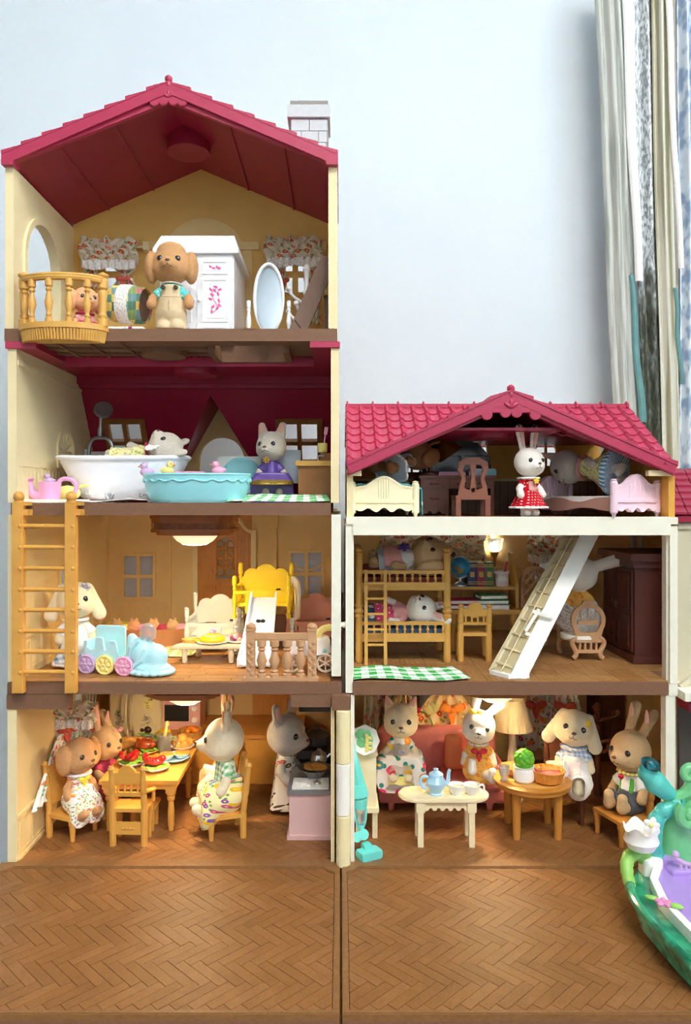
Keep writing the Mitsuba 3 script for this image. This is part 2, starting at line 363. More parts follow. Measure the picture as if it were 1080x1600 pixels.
# ridge knob and carved crest of the gable
orn = [lathe([(0, 0), (.38, .05), (.42, .35), (.3, .6), (.42, .8), (.4, 1.05), (.2, 1.25), (0, 1.3)], 16, AX, -.45, AZ - .35)]
sc = unary_union([Point(AX + u, AZ - 1.75 - .1 * abs(u)).buffer(.55) for u in (-1.5, -.55, .55, 1.5)] + [Polygon([(AX - 2.9, AZ - 1.6), (AX, AZ - .3), (AX + 2.9, AZ - 1.6), (AX + 2.0, AZ - 1.9), (AX - 2.0, AZ - 1.9)])])
orn.append(bevext(sc, -.65, -.2))
for a in (-50, 0, 50): orn.append(mv(ell(0, 0, .38, .18, .12, .42), AX, -.68, AZ - 1.5, ry=a))
obj('crest', orn, 'bsdf_redroof', f'{t}__roof')
rb = []
for ex, fr in ((LX0, .35), (LX0, .68), (LX1, .35), (LX1, .68)):
    xx, zz = AX + (ex - AX) * fr, AZ + (EZ - AZ) * fr - 1.05
    rb.append(mv(box(-.1, .1, 0, AD - .2, -.12, .1, .03), xx, .1, zz, ry=math.degrees(math.atan2(AZ - EZ, abs(ex - AX))) * (1 if ex > AX else -1)))
[obj('rib', q, 'bsdf_redshade', f'{t}__roof') for q in rb]
c0 = at(295, 232, 9)
obj('lamp_socket', lathe([(1.5, 0), (2.55, 0), (2.6, .15), (2.45, 2.6), (1.9, 2.9), (1.9, .5), (1.5, .45), (1.45, .1)], 36, c0[0], c0[1], c0[2] - .6), 'bsdf_redshade', f'{t}__roof')
side = Polygon([(0, 57.9), (AD, 57.9), (AD, 75.4), (0, 75.4)]); op = arch(3.2, 13.4, 57.8, 71.8)
obj('side_wall', ext(side.difference(op), LX0, LX0 + .95, 'yz'), 'bsdf_cream', t)
obj('arch_frame', ext(op.buffer(.75).difference(op).intersection(side), LX0 + .9, LX0 + 1.2, 'yz'), 'bsdf_cream', f'{t}__side_wall')
obj('side_wall', box(LX1 - .95, LX1, 0, AD, 57.9, 75.4, .05), 'bsdf_cream', t)
bw = Polygon([(LX0 + .9, 57.9), (LX1 - .9, 57.9), (LX1 - .9, 75.8), (AX, AZ - .3), (LX0 + .9, 75.8)])
w1 = rect(X(160, AD), X(213, AD), Z(462, AD), Z(396, AD)); w2 = rect(X(435, AD), X(488, AD), Z(462, AD), Z(396, AD))
obj('back_wall', ext(bw.difference(w1.buffer(-.2)).difference(w2.buffer(-.2)), AD, AD + .6), 'bsdf_attic', t)
for w in (w1, w2):
    a, c, b, e = w.bounds
    obj('window_frame', window_grid(a, b, c, e, AD - .2, .4, bars=.75), 'bsdf_attic', f'{t}__back_wall')
    obj('curtain_rod', [cyl((a - 1.6, AD - .9, e + .6), (b + 1.6, AD - .9, e + .6), .18)] + [bx(q, AD - .6, e + .1, .7, 1.2, 1.1) for q in (a - 1.5, b + 1.5)], 'bsdf_cream', f'{t}__back_wall')
ds = [box(X(232, AD), X(405, AD), AD - .5, AD, Z(392, AD), Z(380, AD)), box(X(243, AD), X(257, AD), AD - .3, AD, 57.9, Z(390, AD)), box(X(380, AD), X(394, AD), AD - .3, AD, 57.9, Z(390, AD))]
ar = Point(X(320, AD), Z(408, AD)).buffer(5.6, quad_segs=12).intersection(rect(-40, 0, Z(380, AD), 90))
ds.append(ext(ar, AD - .3, AD)); 
obj('doorway_relief', ds, 'bsdf_yellow', f'{t}__back_wall')
hole = rect(-14.2, -6.3, 2.4, 8.2)
obj('floor_slab', [ext(rect(LX0 + .0, LX1, -.15, AD).difference(hole), 56.5, 57.85, 'xy'), bx(-15.9, 9, 0, 0, 0, 0) if False else box(-10.6, -9.2, -.22, .1, 57.75, 57.9, .03)], 'bsdf_brown', t)
rb = [box(a, b, c, e, 55.7, 56.6, .05) for a, b, c, e in ((-14.8, -14.1, 2.2, 8.6), (-6.4, -5.7, 2.2, 8.6), (-14.8, -5.7, 8.1, 8.8))]
obj('hatch_frame', rb, 'bsdf_brown', f'{t}__floor_slab')
rb = [box(a, a + .2, .4, 8.2, 56.2, 56.6, .03) for a in (-31, -27.5, -24)] + [box(-33, -15, a, a + .2, 56.2, 56.6, .03) for a in (3, 6)]
[obj('rib', q, 'bsdf_brown', f'{t}__floor_slab') for q in rb]
obj('lamp_socket', lathe([(1.9, 0), (2.5, 0), (2.6, .9), (1.9, .9)], 32, -20.3, 5, 55.75), 'bsdf_brown', f'{t}__floor_slab')
# chimney behind the ridge
xa, xb = X(455, 15), X(513, 15); rl_ = lambda x: AZ + (EZ - AZ) * abs(x - AX) / (LX1 - AX) - .4
ck = obj('chimney', ext(Polygon([(xa, rl_(xa)), (xb, rl_(xb)), (xb, Z(170, 15)), (xa, Z(170, 15))]), 13, 17.5), 'bsdf_stonegap', t)
cx0, cx1 = X(455, 13), X(512, 13)
obj('cap', [box(cx0 - .45, cx1 + .3, 12.4, 18, Z(186, 13), Z(167, 13), .08)], 'bsdf_stone', ck)
zz = Z(187, 13) - .1
for r_, cuts in enumerate(((0, .5, 1), (0, .28, .76, 1), (0, .52, 1), (0, .28, .76, 1))):
    z1 = zz - r_ * 1.45
    for a, b in zip(cuts[:-1], cuts[1:]):
        ins = .06 * r_
        obj('brick', box(cx0 + ins + (cx1 - cx0 - 2 * ins) * a + .04, cx0 + ins + (cx1 - cx0 - 2 * ins) * b - .04, 12.75, 17.8, z1 - 1.38, z1, .05), 'bsdf_stone', ck)

# ---------------------------------------------------------------- tall house: bathroom storey
t = thing('dollhouse_storey', 'bathroom storey with dark red sloped back wall, second from top of the tall dollhouse', 'dollhouse storey')
BX0, BX1 = X(12), X(530)
sw = Polygon([(0, 39.0), (0, 55.8), (20.2, 55.8), (20.2, 54.9), (30.6, 39)])
ya, yb = 12.2, 18.0
aw = arch(ya, yb, 43.6, 48.3)
sl = []
for a in (30, 60, 90, 120, 150):
    q = rect(-.14, .14, 0, 3); q = affinity.rotate(q, a - 90, origin=(0, 0)); sl.append(affinity.translate(q, (ya + yb) / 2, 45.4))
sl.append(rect((ya + yb) / 2 - .15, (ya + yb) / 2 + .15, 43, 46)); sl.append(rect(ya, yb, 45.2, 45.6))
obj('side_wall', ext(sw.difference(aw), BX0, BX0 + .95, 'yz'), 'bsdf_cream', t)
obj('arched_window', [ext(aw.buffer(.4).difference(aw.buffer(-.25)), BX0 + .6, BX0 + 1.15, 'yz'), ext(unary_union(sl).intersection(aw), BX0 + .3, BX0 + .8, 'yz')], 'bsdf_cream', f'{t}__side_wall')
ws = [box(BX0 + .9, BX0 + 1.05, .3, 26, 43.0, 43.3, .03), box(BX0 + .9, BX0 + 1.1, .3, 21, 54.0, 54.5, .03)] + [box(BX0 + .9, BX0 + 1.0, .5 + i * 1.1, 1.1 + i * 1.1, 39, 43, .03) for i in range(22)]
obj('wainscot', ws, 'bsdf_cream', f'{t}__side_wall')
obj('side_wall', ext(sw, BX1 - .9, BX1, 'yz'), 'bsdf_cream', t)
L0, L1 = np.array([20.2, 54.9]), np.array([30.6, 39.0])           # the slope in the yz plane
def on_slope(m):
    """from (x, thickness, s) with s down the slope (cm) to the house"""
    v = np.array(m.vertices); d = (L1 - L0) / np.linalg.norm(L1 - L0); n = np.array([d[1], -d[0]]) * -1
    out = np.stack([v[:, 0], L0[0] + d[0] * v[:, 2] + n[0] * v[:, 1], L0[1] + d[1] * v[:, 2] + n[1] * v[:, 1]], 1)
    return trimesh.Trimesh(out, m.faces[:, ::-1], process=False)
SL = float(np.linalg.norm(L1 - L0))
DAX = -17.7
def slope_s(z): return (54.9 - z) / 15.9 * SL
tri = Polygon([(DAX, slope_s(53.6)), (DAX - 8.3, SL), (DAX + 8.3, SL)])
wl, wr = rect(-33.0, -27.1, .27 * SL, .67 * SL), rect(-9.0, -2.5, .27 * SL, .67 * SL)
slope = rect(BX0 + .9, BX1 - .9, 0, SL).difference(tri).difference(wl.buffer(-.6)).difference(wr.buffer(-.6))
obj('back_slope', on_slope(ext(slope, 0, .5)), 'bsdf_redshade', t)
for w in (wl, wr):
    a, c, b, e = w.bounds
    obj('window_frame', on_slope(window_grid(a, b, c, e, -.35, .75, d=.9, bars=.6)), 'bsdf_winbrown', f'{t}__back_slope')
# dormer: two red cheeks running straight back to an upright cream wall with an arched opening
hw = lambda z: 8.3 * (53.6 - z) / 14.6
dz = 53.6; YB = 31.0
cheeks = []
for s in (-1, 1):
    v = [[DAX, 21.0, dz], [DAX + s * 8.3, 30.6, 39], [DAX + s * 8.3, YB + .3, 39], [DAX, YB + .3, dz]]
    cheeks.append(trimesh.Trimesh(v + [[a + s * .3, b, c + .3] for a, b, c in v], [[0, 1, 2], [0, 2, 3], [4, 6, 5], [4, 7, 6], [0, 3, 7], [0, 7, 4], [0, 4, 5], [0, 5, 1], [3, 2, 6], [3, 6, 7]], process=False))
obj('dormer_roof', cheeks, 'bsdf_redshade', t, smooth=False)
dw = Polygon([(DAX, dz), (DAX - 8.3, 39), (DAX + 8.3, 39)]); dop = arch(DAX - 3.2, DAX + 3.4, 39, 48.6)
obj('dormer_wall', ext(dw.difference(dop), YB, YB + .5), 'bsdf_yellow', t)
obj('arch_frame', [ext(dop.buffer(.55).difference(dop), YB - .3, YB + .1), ext(dw.buffer(-.5).difference(dw.buffer(-.9)).difference(dop.buffer(.5)), YB - .15, YB + .1)], 'bsdf_yellow', f'{t}__dormer_wall')
cl = rect(BX0, BX1, -.1, 20.4).difference(rect(-32.9, -3.2, -1, 8.8))
obj('ceiling_frame', ext(cl, 55.75, 56.45, 'xy'), 'bsdf_redshade', t)
scal = unary_union([rect(-32.9, -3.2, 55.3, 56.1)] + [Point(-32.6 + i * .8, 56.1).buffer(.42, quad_segs=4) for i in range(37)])
obj('scalloped_edge', ext(scal, 8.5, 8.9), 'bsdf_redroof', f'{t}__ceiling_frame')
obj('corner_block', [box(BX0 - .15, -32.9, -.3, .3, 55.7, 56.45, .06), box(-3.3, BX1 + .1, -.3, .3, 55.8, 56.45, .06)], 'bsdf_redroof', f'{t}__ceiling_frame')
obj('moulding', [box(BX0 + 1, BX1 - 1, 19.6, 20.3, 54.3, 54.9, .1), box(BX0 + 1, BX1 - 1, 18.9, 20.8, 54.8, 56.3, .1)], 'bsdf_redshade', f'{t}__ceiling_frame')
obj('lamp_socket', lathe([(1.9, 0), (2.6, 0), (2.7, .9), (1.9, .9)], 36, X(306, 13), 13, 54.85), 'bsdf_redshade', f'{t}__ceiling_frame')
obj('floor_slab', box(X(18), X(517), -.2, 31, 37.65, 39.0, .12), 'bsdf_brown', t)

# ---------------------------------------------------------------- tall house: living storey
KD = 32.8
t = thing('dollhouse_storey', 'yellow walled nursery storey behind the ladder, third from top of the tall dollhouse', 'dollhouse storey')
TX0, TX1 = X(13), X(533)
lw = rect(12.0, 19.2, 24.5, 31.0)
obj('side_wall', ext(rect(0, KD, 19.6, 37.7).difference(lw.buffer(-.3)), TX0, TX0 + .9, 'yz'), 'bsdf_yellow', t)
sidewin = [ext(lw.difference(lw.buffer(-.6, join_style=2)), TX0 + .5, TX0 + 1.2, 'yz'), ext(rect(15.4, 15.8, 24.5, 31), TX0 + .4, TX0 + .9, 'yz'), ext(rect(12, 19.2, 27.5, 27.9), TX0 + .4, TX0 + .9, 'yz')]
obj('window_frame', sidewin, 'bsdf_yellow', f'{t}__side_wall')
obj('wainscot', [panels_yz(.5, 32, 20.3, 23.6, TX0 + .9, 10), box(TX0 + .9, TX0 + 1.1, .2, 32.6, 23.9, 24.3, .05)], 'bsdf_yellow', f'{t}__side_wall')
obj('front_edge', box(TX0, TX0 + 1.0, -.15, .1, 19.6, 37.7, .05), 'bsdf_cream', t)
obj('side_wall', box(X(518), TX1, -.15, KD, X(0) * 0 + 20.2, 37.7, .08), 'bsdf_ivory', t)
Xk = lambda px: X(px, KD); Zk = lambda py: Z(py, KD)
wA = rect(Xk(190), Xk(244), Zk(937), Zk(864)); wB = rect(Xk(451), Xk(507), Zk(934), Zk(859))
wall = rect(TX0 + .5, TX1 - .5, 19.6, 38.0)
obj('back_wall', ext(wall.difference(wA.buffer(-.3)).difference(wB.buffer(-.3)), KD, KD + .6), 'bsdf_yellow', t)
for w in (wA, wB):
    a, c, b, e = w.bounds
    wk = obj('window_frame', window_grid(a, b, c, e, KD - .35, .45, bars=.5), 'bsdf_yellow', f'{t}__back_wall')
    obj('window_pane', box(a + .3, b - .3, KD + .1, KD + .16, c + .3, e - .3, .01), 'bsdf_frost', f'{t}__back_wall')
rl = [panels_xz(TX0 + 1, Xk(262), 20.0, Zk(947), KD, 7), box(TX0 + 1, Xk(262), KD - .2, KD, Zk(945), Zk(941), .05)]
rl += [ext(arch(Xk(447), Xk(512), Zk(859), Zk(828)).difference(arch(Xk(447) + .25, Xk(512) - .25, Zk(859) - 1, Zk(828) - .25)), KD - .1, KD)]
rl += [box(Xk(425), Xk(433), KD - .6, KD, 19.7, Zk(820), .1), bevext(unary_union([rect(Xk(424), Xk(436), Zk(815), 37.6), Point(Xk(430), Zk(820)).buffer(.6)]), KD - 1.2, KD)]
rl += [box(Xk(262), Xk(268), KD - .4, KD, 19.7, 37.6, .1)]
for q in rl: obj('wall_moulding', q, 'bsdf_yellow', f'{t}__back_wall')
# the door set in an angled bay
dk = obj('door', box(Xk(310), Xk(393), KD - .5, KD - .05, 19.7, 37.4, .05), 'bsdf_wood', t)
dr_ = [panels_xz(Xk(313), Xk(335), Zk(905), Zk(818), KD - .5, 2, .15, .2), panels_xz(Xk(368), Xk(390), Zk(905), Zk(818), KD - .5, 2, .15, .2), panels_xz(Xk(315), Xk(390), 21, Zk(915), KD - .5, 3, .2, .3)]
obj('door_panel', dr_, 'bsdf_wood', dk)
go = arch(Xk(337), Xk(369), Zk(905), Zk(838))
obj('door_glass', ext(go, KD - .58, KD - .48), 'bsdf_doorglass', dk)
mat('bsdf_doorglass', '#8b7a66', .3)
ring = []
for j in range(3):
    zc = Zk(895) + (Zk(848) - Zk(895)) * (j + .5) / 3
    for s in (-1, 1):
        for w in (-1, 1):
            ring.append(tube([(Xk(353) + s * (.75 + .55 * math.cos(a)), KD - .72, zc + w * .5 + .62 * math.sin(a)) for a in np.linspace(0, 2 * math.pi, 14, endpoint=False)], .13, 6, True))
    ring.append(tube([(Xk(353) + .35 * math.cos(a), KD - .75, zc + .35 * math.sin(a)) for a in np.linspace(0, 2 * math.pi, 10, endpoint=False)], .12, 6, True))
ring.append(ext(go.buffer(.2).difference(go.buffer(-.15)), KD - .75, KD - .5))
obj('scroll_grille', ring, 'bsdf_wood', dk)
obj('door_frame', [box(Xk(393), Xk(401), KD - .8, KD, 19.7, Zk(828), .1), box(Xk(303), Xk(310), KD - .8, KD, 19.7, 37.5, .1),
                   tube(spline([(Xk(360), KD - .5, 37.3), (Xk(375), KD - .5, Zk(813)), (Xk(384), KD - .5, Zk(826)), (Xk(400), KD - .5, Zk(830))], 14), .3, 8)], 'bsdf_cream', t)
obj('floor_slab', box(X(13), X(534), -.3, KD + .5, 18.3, 19.55, .12), 'bsdf_brown', t)
def plank_floor(x0, x1, y0, y1, z, par, w=1.55, L=5.2, gap=.05, far=16., seed=5, mats=('bsdf_plank0', 'bsdf_plank1', 'bsdf_plank2')):
    rnd = random.Random(seed); fm = []; y = y0; r = 0
    while y < y1 - .2:
        x = x0 - rnd.uniform(0, L * .9)
        while x < x1:
            a, b = max(x, x0), min(x + L, x1)
            if b - a > .3:
                me = box(a + gap / 2, b - gap / 2, y + gap / 2, min(y + w, y1) - gap / 2, z - .1, z + rnd.uniform(-.01, .01), .025)
                if y > far: fm.append(me)
                else: obj('plank', me, mats[rnd.randrange(3)], par)
            x += L
        y += w
    if fm: obj('plank_field', J(*fm), mats[0], par, kind='stuff', label='far planks of the floor')
def plankwood(a, b):
    a, b = C(a), C(b)
    return lambda p, n, uv: mix(a, b, .6 * fbm(p.x * 90, p.y * 900, 2.) + .4 * fbm(p.x * 400, p.y * 400, 4.))
for i, (a, b) in enumerate((('#8a5f35', '#a8794a'), ('#83582f', '#a07040'), ('#916639', '#ad7f4e'))): mat(f'bsdf_plank{i}', plankwood(a, b), .45, .4)
plank_floor(TX0 + 1, X(517), -.1, KD, 19.66, f'{t}__floor_slab')

# ---------------------------------------------------------------- tall house: kitchen storey
t = thing('dollhouse_storey', 'kitchen storey with dining table, ground floor of the tall dollhouse', 'dollhouse storey')
KX0 = X(13)
kw = rect(11.5, 20.5, 4.5, 14.5)
obj('side_wall', ext(rect(0, KD, 0, 18.3).difference(kw.buffer(-.4)), KX0, KX0 + .9, 'yz'), 'bsdf_yellow', t)
obj('window_frame', [ext(kw.difference(kw.buffer(-.7, join_style=2)), KX0 + .5, KX0 + 1.2, 'yz'), ext(rect(15.8, 16.2, 4.5, 14.5), KX0 + .4, KX0 + .9, 'yz'), ext(rect(11.5, 20.5, 9.4, 9.8), KX0 + .4, KX0 + .9, 'yz')], 'bsdf_ivory', f'{t}__side_wall')
obj('wainscot', [panels_yz(.5, 32, .6, 4.4, KX0 + .9, 9), box(KX0 + .9, KX0 + 1.1, .1, 32.6, 4.7, 5.0, .05), box(KX0 + .9, KX0 + 1.15, .1, 32.6, 0, .35, .05)], 'bsdf_yellow', f'{t}__side_wall')
obj('front_edge', box(KX0, KX0 + .95, -.2, .1, 0, 16.7, .05), 'bsdf_cream', t)
obj('side_wall', box(X(517), X(523), -.1, KD, 0, 16.8, .08), 'bsdf_cream', t)
obj('back_wall', box(KX0 + .5, X(520), KD, KD + .6, 0, 18.4, .05), 'bsdf_yellow2', t)
obj('bracket', [box(KX0 - .05, X(108), -.35, 1.2, 16.65, 18.25, .15), ], 'bsdf_brown', t)
obj('bracket', [box(X(455), X(523), -.35, 3.5, 16.9, 18.25, .15), box(X(519), X(547), -1.1, .4, 16.75, 18.3, .2)], 'bsdf_brown', t)
obj('floor_slab', box(KX0, X(530), -.3, KD + .5, -1.6, -.13, .1), 'bsdf_groove', t)
obj('sill', box(KX0, X(523), -.32, .45, -1.0, .1, .06), 'bsdf_brownrim', t)
herringbone(KX0 + 1, X(516), .55, KD, 0, f'{t}__floor_slab', far=14, seed=9)
def column(x, label):
    k = thing('column', label, 'column', (x, -.75, 0))
    for a, b, m in ((0, 5.45, 'bsdf_postcream'), (5.5, 11.0, 'bsdf_ivory2'), (11.05, 16.75, 'bsdf_postcream')):
        obj('segment', lathe([(.7, a), (.77, a + .08), (.77, b - .08), (.7, b)], 24), m, k)
    return k
column(X(536.5, -.75), 'round three-segment cream and white post between the two ground floors')

# ---------------------------------------------------------------- lower house: ground storey (parlour)
RX0, RX1 = X(548), X(1055)
t = thing('dollhouse_storey', 'sitting room storey with pink sofa, ground floor of the lower dollhouse', 'dollhouse storey')
obj('side_wall', box(RX0, X(554), -.1, KD, 0, 18.2, .08), 'bsdf_ivory', t)
obj('front_post', box(X(1040), RX1, -.1, 1.2, 0, 18.1, .1), 'bsdf_ivory', t)
WX = 50.0
obj('side_wall', box(WX - .6, WX, 1, KD, 0, 18.2, .05), 'bsdf_yellow2', t)
rw1, rw2 = rect(Xk(565), Xk(700), Zk(1165), 18.1), rect(Xk(795), Xk(880), Zk(1165), 17.6)
rb = rect(RX0, WX, 0, 18.4).difference(rw1.buffer(-.3)).difference(rw2.buffer(-.3))
obj('back_wall', ext(rb, KD, KD + .6), 'bsdf_yellow2', t)
for w, nx in ((rw1, 3), (rw2, 2)):
    a, c, b, e = w.bounds
    obj('window_frame', window_grid(a, b, c, e, KD - .3, .4, nx, 2, bars=.4), 'bsdf_yellow2', f'{t}__back_wall')
obj('wainscot', [panels_xz(Xk(560), Xk(950), .6, 5.5, KD, 12), box(Xk(555), Xk(960), KD - .25, KD, 5.8, 6.2, .05), ext(rect(Xk(735), Xk(790), Zk(1160), Zk(1095)).difference(rect(Xk(741), Xk(784), Zk(1154), Zk(1101))), KD - .2, KD)], 'bsdf_yellow2', f'{t}__back_wall')
dk = obj('door', [box(Xk(917), Xk(975), KD - .5, KD, 0, 17.6, .06), panels_xz(Xk(922), Xk(970), 1, 8, KD - .5, 2, .2), ext(arch(Xk(925), Xk(966), 9, 16.8).difference(arch(Xk(930), Xk(961), 9.5, 16.2)), KD - .75, KD - .4)], 'bsdf_darkwood', t)
mat('bsdf_darkwood', speck('#4f2a1a', '#6a3b24', 60, (1, 1, .3)), .45, .4)
obj('floor_slab', [box(RX0, RX1, -.3, KD + .5, -1.6, -.13, .1), box(RX1, WX, 5.2, KD + .5, -1.6, -.13, .1)], 'bsdf_groove', t)
obj('sill', box(RX0, RX1, -.32, .45, -1.0, .1, .06), 'bsdf_brownrim', t)
herringbone(X(554), X(1040), .55, KD, 0, f'{t}__floor_slab', far=14, seed=19)
herringbone(X(1040), WX - .6, 5.2, KD, 0, f'{t}__floor_slab', far=5, seed=29)

# ---------------------------------------------------------------- lower house: middle storey (bedroom)
t = thing('dollhouse_storey', 'bedroom storey with bunk bed under an ivory beam, middle of the lower dollhouse', 'dollhouse storey')
MX0, MX1 = X(540), X(1058)
obj('side_wall', [box(MX0, X(552), -.2, .6, 18.4, Z(818), .1), box(X(541), X(553), .3, KD, 18.4, 35.7, .08)], 'bsdf_ivory', t)
obj('side_wall', [box(X(1046), MX1, -.2, .6, Z(1068), Z(822), .1), box(X(1043), X(1055), .3, 1.4, 18.4, 35.7, .08), box(X(1044), MX1, -.22, .6, Z(1087), Z(1068.5), .1)], 'bsdf_ivory', t)
obj('side_wall', box(WX - .6, WX, 5.2, KD, 19.6, 36.5, .05), 'bsdf_yellow2', t)
obj('front_beam', [box(X(541), X(1057), -.45, .3, Z(819), Z(808), .1), box(X(552), X(1046), -.45, 1.2, Z(836), Z(807.5), .1)], 'bsdf_ivory', t)
obj('knob', [mv(cyl((0, 0, 0), (.9, 0, 0), .32, .28, 16), X(530), .3, Z(977)), ell(X(538), .3, Z(977), .35)], 'bsdf_ivory', t)
sw1, sw2 = rect(Xk(600), Xk(740), Zk(910), 34.6), rect(Xk(830), Xk(900), Zk(910), 34.6)
obj('back_wall', ext(rect(MX0, WX, 19.6, 36.5).difference(sw1.buffer(-.3)).difference(sw2.buffer(-.3)), KD, KD + .6), 'bsdf_yellow2', t)
for w, nx in ((sw1, 3), (sw2, 2)):
    a, c, b, e = w.bounds
    obj('window_frame', window_grid(a, b, c, e, KD - .3, .4, nx, 2, bars=.4), 'bsdf_yellow2', f'{t}__back_wall')
obj('pilaster', box(Xk(765), Xk(800), KD - .3, KD, 19.7, 36, .1), 'bsdf_yellow2', f'{t}__back_wall'); obj('wainscot', [panels_xz(Xk(700), Xk(900), 20.2, 24.5, KD, 6)], 'bsdf_yellow2', f'{t}__back_wall')
obj('floor_slab', [box(X(551), X(1043), -.3, KD + .5, 18.2, 19.6, .15), box(X(1043) - .2, WX, 5.2, KD + .5, 18.2, 19.6, .1)], 'bsdf_brown', t)
obj('wing_ceiling', box(X(1043), WX, 5.2, KD + .5, 36.5, 37.0, .05), 'bsdf_yellow2', t)
def tile_floor(x0, x1, y0, y1, z, par, s=2.9, far=16, seed=3):
    rnd = random.Random(seed); fm = []
    for i in range(int((x1 - x0) / s) + 1):
        for j in range(int((y1 - y0) / s) + 1):
            a, c = x0 + i * s, y0 + j * s; ms = []
            for q in range(5):
                u0, u1 = q * s / 5 + .02, (q + 1) * s / 5 - .02
                b = (a + u0, a + u1, c + .03, c + s - .03) if (i + j) % 2 else (a + .03, a + s - .03, c + u0, c + u1)
                if min(b[1], x1) - b[0] > .1 and min(b[3], y1) - b[2] > .1: ms.append(box(b[0], min(b[1], x1), b[2], min(b[3], y1), z - .1, z + rnd.uniform(-.01, .01), .015))
            if not ms: continue
            if c > far: fm += ms
            else: obj('parquet_tile', J(*ms), f'bsdf_plank{rnd.randrange(3)}', par)
    obj('parquet_field', J(*fm), 'bsdf_plank0', par, kind='stuff', label='far tiles of the parquet floor')
tile_floor(X(553), X(1043), -.1, KD, 19.7, f'{t}__floor_slab')
tile_floor(X(1043), WX - .6, 5.2, KD, 19.7, f'{t}__floor_slab', far=5)

# ---------------------------------------------------------------- lower house: attic with tiled roof
t = thing('dollhouse_attic', 'attic storey with pinkish red tiled roof on the lower dollhouse', 'dollhouse attic')
GX, GZ, E0, E1, EE = X(798, -.6), Z(612, -.6), X(541, -.6), X(1057, -.6), Z(728, -.6)
YR, ZR = 13.2, 51.0
obj('side_wall', ext(Polygon([(.2, 37.4), (27, 37.4), (27, 43), (13.2, 50), (.2, 42.8)]), X(542), X(552), 'yz'), 'bsdf_cream', t)
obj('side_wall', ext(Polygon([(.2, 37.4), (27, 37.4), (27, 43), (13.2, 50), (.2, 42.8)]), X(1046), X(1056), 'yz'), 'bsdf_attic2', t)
RD = 23.5; Xr = lambda px: X(px, RD); Zr = lambda py: Z(py, RD)
a1, a2, a3 = arch(Xr(632), Xr(655), Zr(738), Zr(691)), arch(Xr(738), Xr(761), Zr(738), Zr(691)), arch(Xr(837), Xr(869), Zr(728), Zr(690))
bk = rect(X(545), X(1052), 37.4, 47.5)
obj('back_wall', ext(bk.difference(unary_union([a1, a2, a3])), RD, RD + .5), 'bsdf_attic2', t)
for q in (a1, a2, a3):
    a, c, b, e = q.bounds
    bars = unary_union([rect((a + b) / 2 - .14, (a + b) / 2 + .14, c, e), rect(a, b, (c + e) / 2 - .14, (c + e) / 2 + .14)]).intersection(q)
    obj('window_frame', ext(unary_union([q.buffer(.3).difference(q), bars]), RD - .2, RD + .3), 'bsdf_attic2', f'{t}__back_wall')
obj('wall_moulding', box(X(552), X(1046), RD - 1.2, RD, Zr(690), Zr(678), .1), 'bsdf_cream', f'{t}__back_wall'); obj('dado_rail', box(X(552), X(1046), RD - .3, RD, Zr(752), Zr(748), .06), 'bsdf_cream', f'{t}__back_wall')
obj('lower_panel', box(X(552), X(1046), RD - .15, RD, 37.5, Zr(752), .04), 'bsdf_tanpanel', f'{t}__back_wall')
mat('bsdf_tanpanel', lambda p, n, uv: mix(cc('#8a6a52'), cc('#6d5040'), smoothstep(.8, .95, p.x * 90 - dr.floor(p.x * 90))), .5)
obj('floor_slab', box(X(545), X(1052), .2, RD, 36.6, 37.42, .05), 'bsdf_attfloor', t)
mat('bsdf_attfloor', '#7a5a40', .5)
zm = lambda y: EE + .35 + (ZR - EE) * (y + .6) / (YR + .6)
zg = lambda x: GZ - (GZ - EE) * abs(x - GX) / (GX - E0 if x < GX else E1 - GX)
def tilted(poly, zf, th):
    m = ext(poly, 0, th, 'xy'); v = np.array(m.vertices); v[:, 2] += np.array([zf(y) for y in v[:, 1]]) - th
    return trimesh.Trimesh(v, m.faces, process=False)
sides_ = [Polygon([(E0, -.4), (E0, YR), (GX - .2, YR)]), Polygon([(E1, -.4), (E1, YR), (GX + .2, YR)])]
rk = obj('roof', [tilted(q if q.exterior.is_ccw else Polygon(q.exterior.coords[::-1]), lambda y: zm(y) - .5, .3) for q in sides_], 'bsdf_redshade', t, smooth=False)
obj('rear_slope', trimesh.Trimesh([[x, y, z - q] for q in (0, .4) for x in (E0, E1) for y, z in ((YR, ZR), (27.5, 47.3))], [[0, 2, 3], [0, 3, 1], [4, 7, 6], [4, 5, 7], [0, 4, 6], [0, 6, 2], [1, 3, 7], [1, 7, 5], [0, 1, 5], [0, 5, 4], [2, 6, 7], [2, 7, 3]], process=False), 'bsdf_redshade', rk, smooth=False)
tn, rn = 22, 8; tw = (E1 - E0) / tn
ang = math.atan2(ZR - EE, YR + .6); SLr = math.hypot(ZR - EE, YR + .6)
u_ = np.linspace(0, 1, 9)
prof = np.where(u_ < .3, .34 * np.sin(np.clip(u_ / .3, 0, 1) * math.pi), -.1 * np.sin((u_ - .3) / .7 * math.pi))
tv, tq = [], []
for v_ in (0, .55, 1.0):
    for u, h in zip(u_, prof): tv.append([u * tw, -(v_ * 1.15 + .06 * (v_ > .9) * np.sin(max(0, u - .3) / .7 * math.pi)) * SLr / rn, h + .05 + .16 * v_])
nt = len(tv); tv = np.array(tv + [[a, b, c - .14] for a, b, c in tv])
for i in range(2):
    for j in range(8):
        a = i * 9 + j; tq += [[a, a + 9, a + 10, a + 1], [a + nt, a + 1 + nt, a + 10 + nt, a + 9 + nt]]
for j in range(8): tq += [[18 + j, 18 + j + nt, 19 + j + nt, 19 + j]]
for i in range(2): tq += [[i * 9, i * 9 + nt, i * 9 + 9 + nt, i * 9 + 9], [i * 9 + 8, i * 9 + 17, i * 9 + 17 + nt, i * 9 + 8 + nt]]
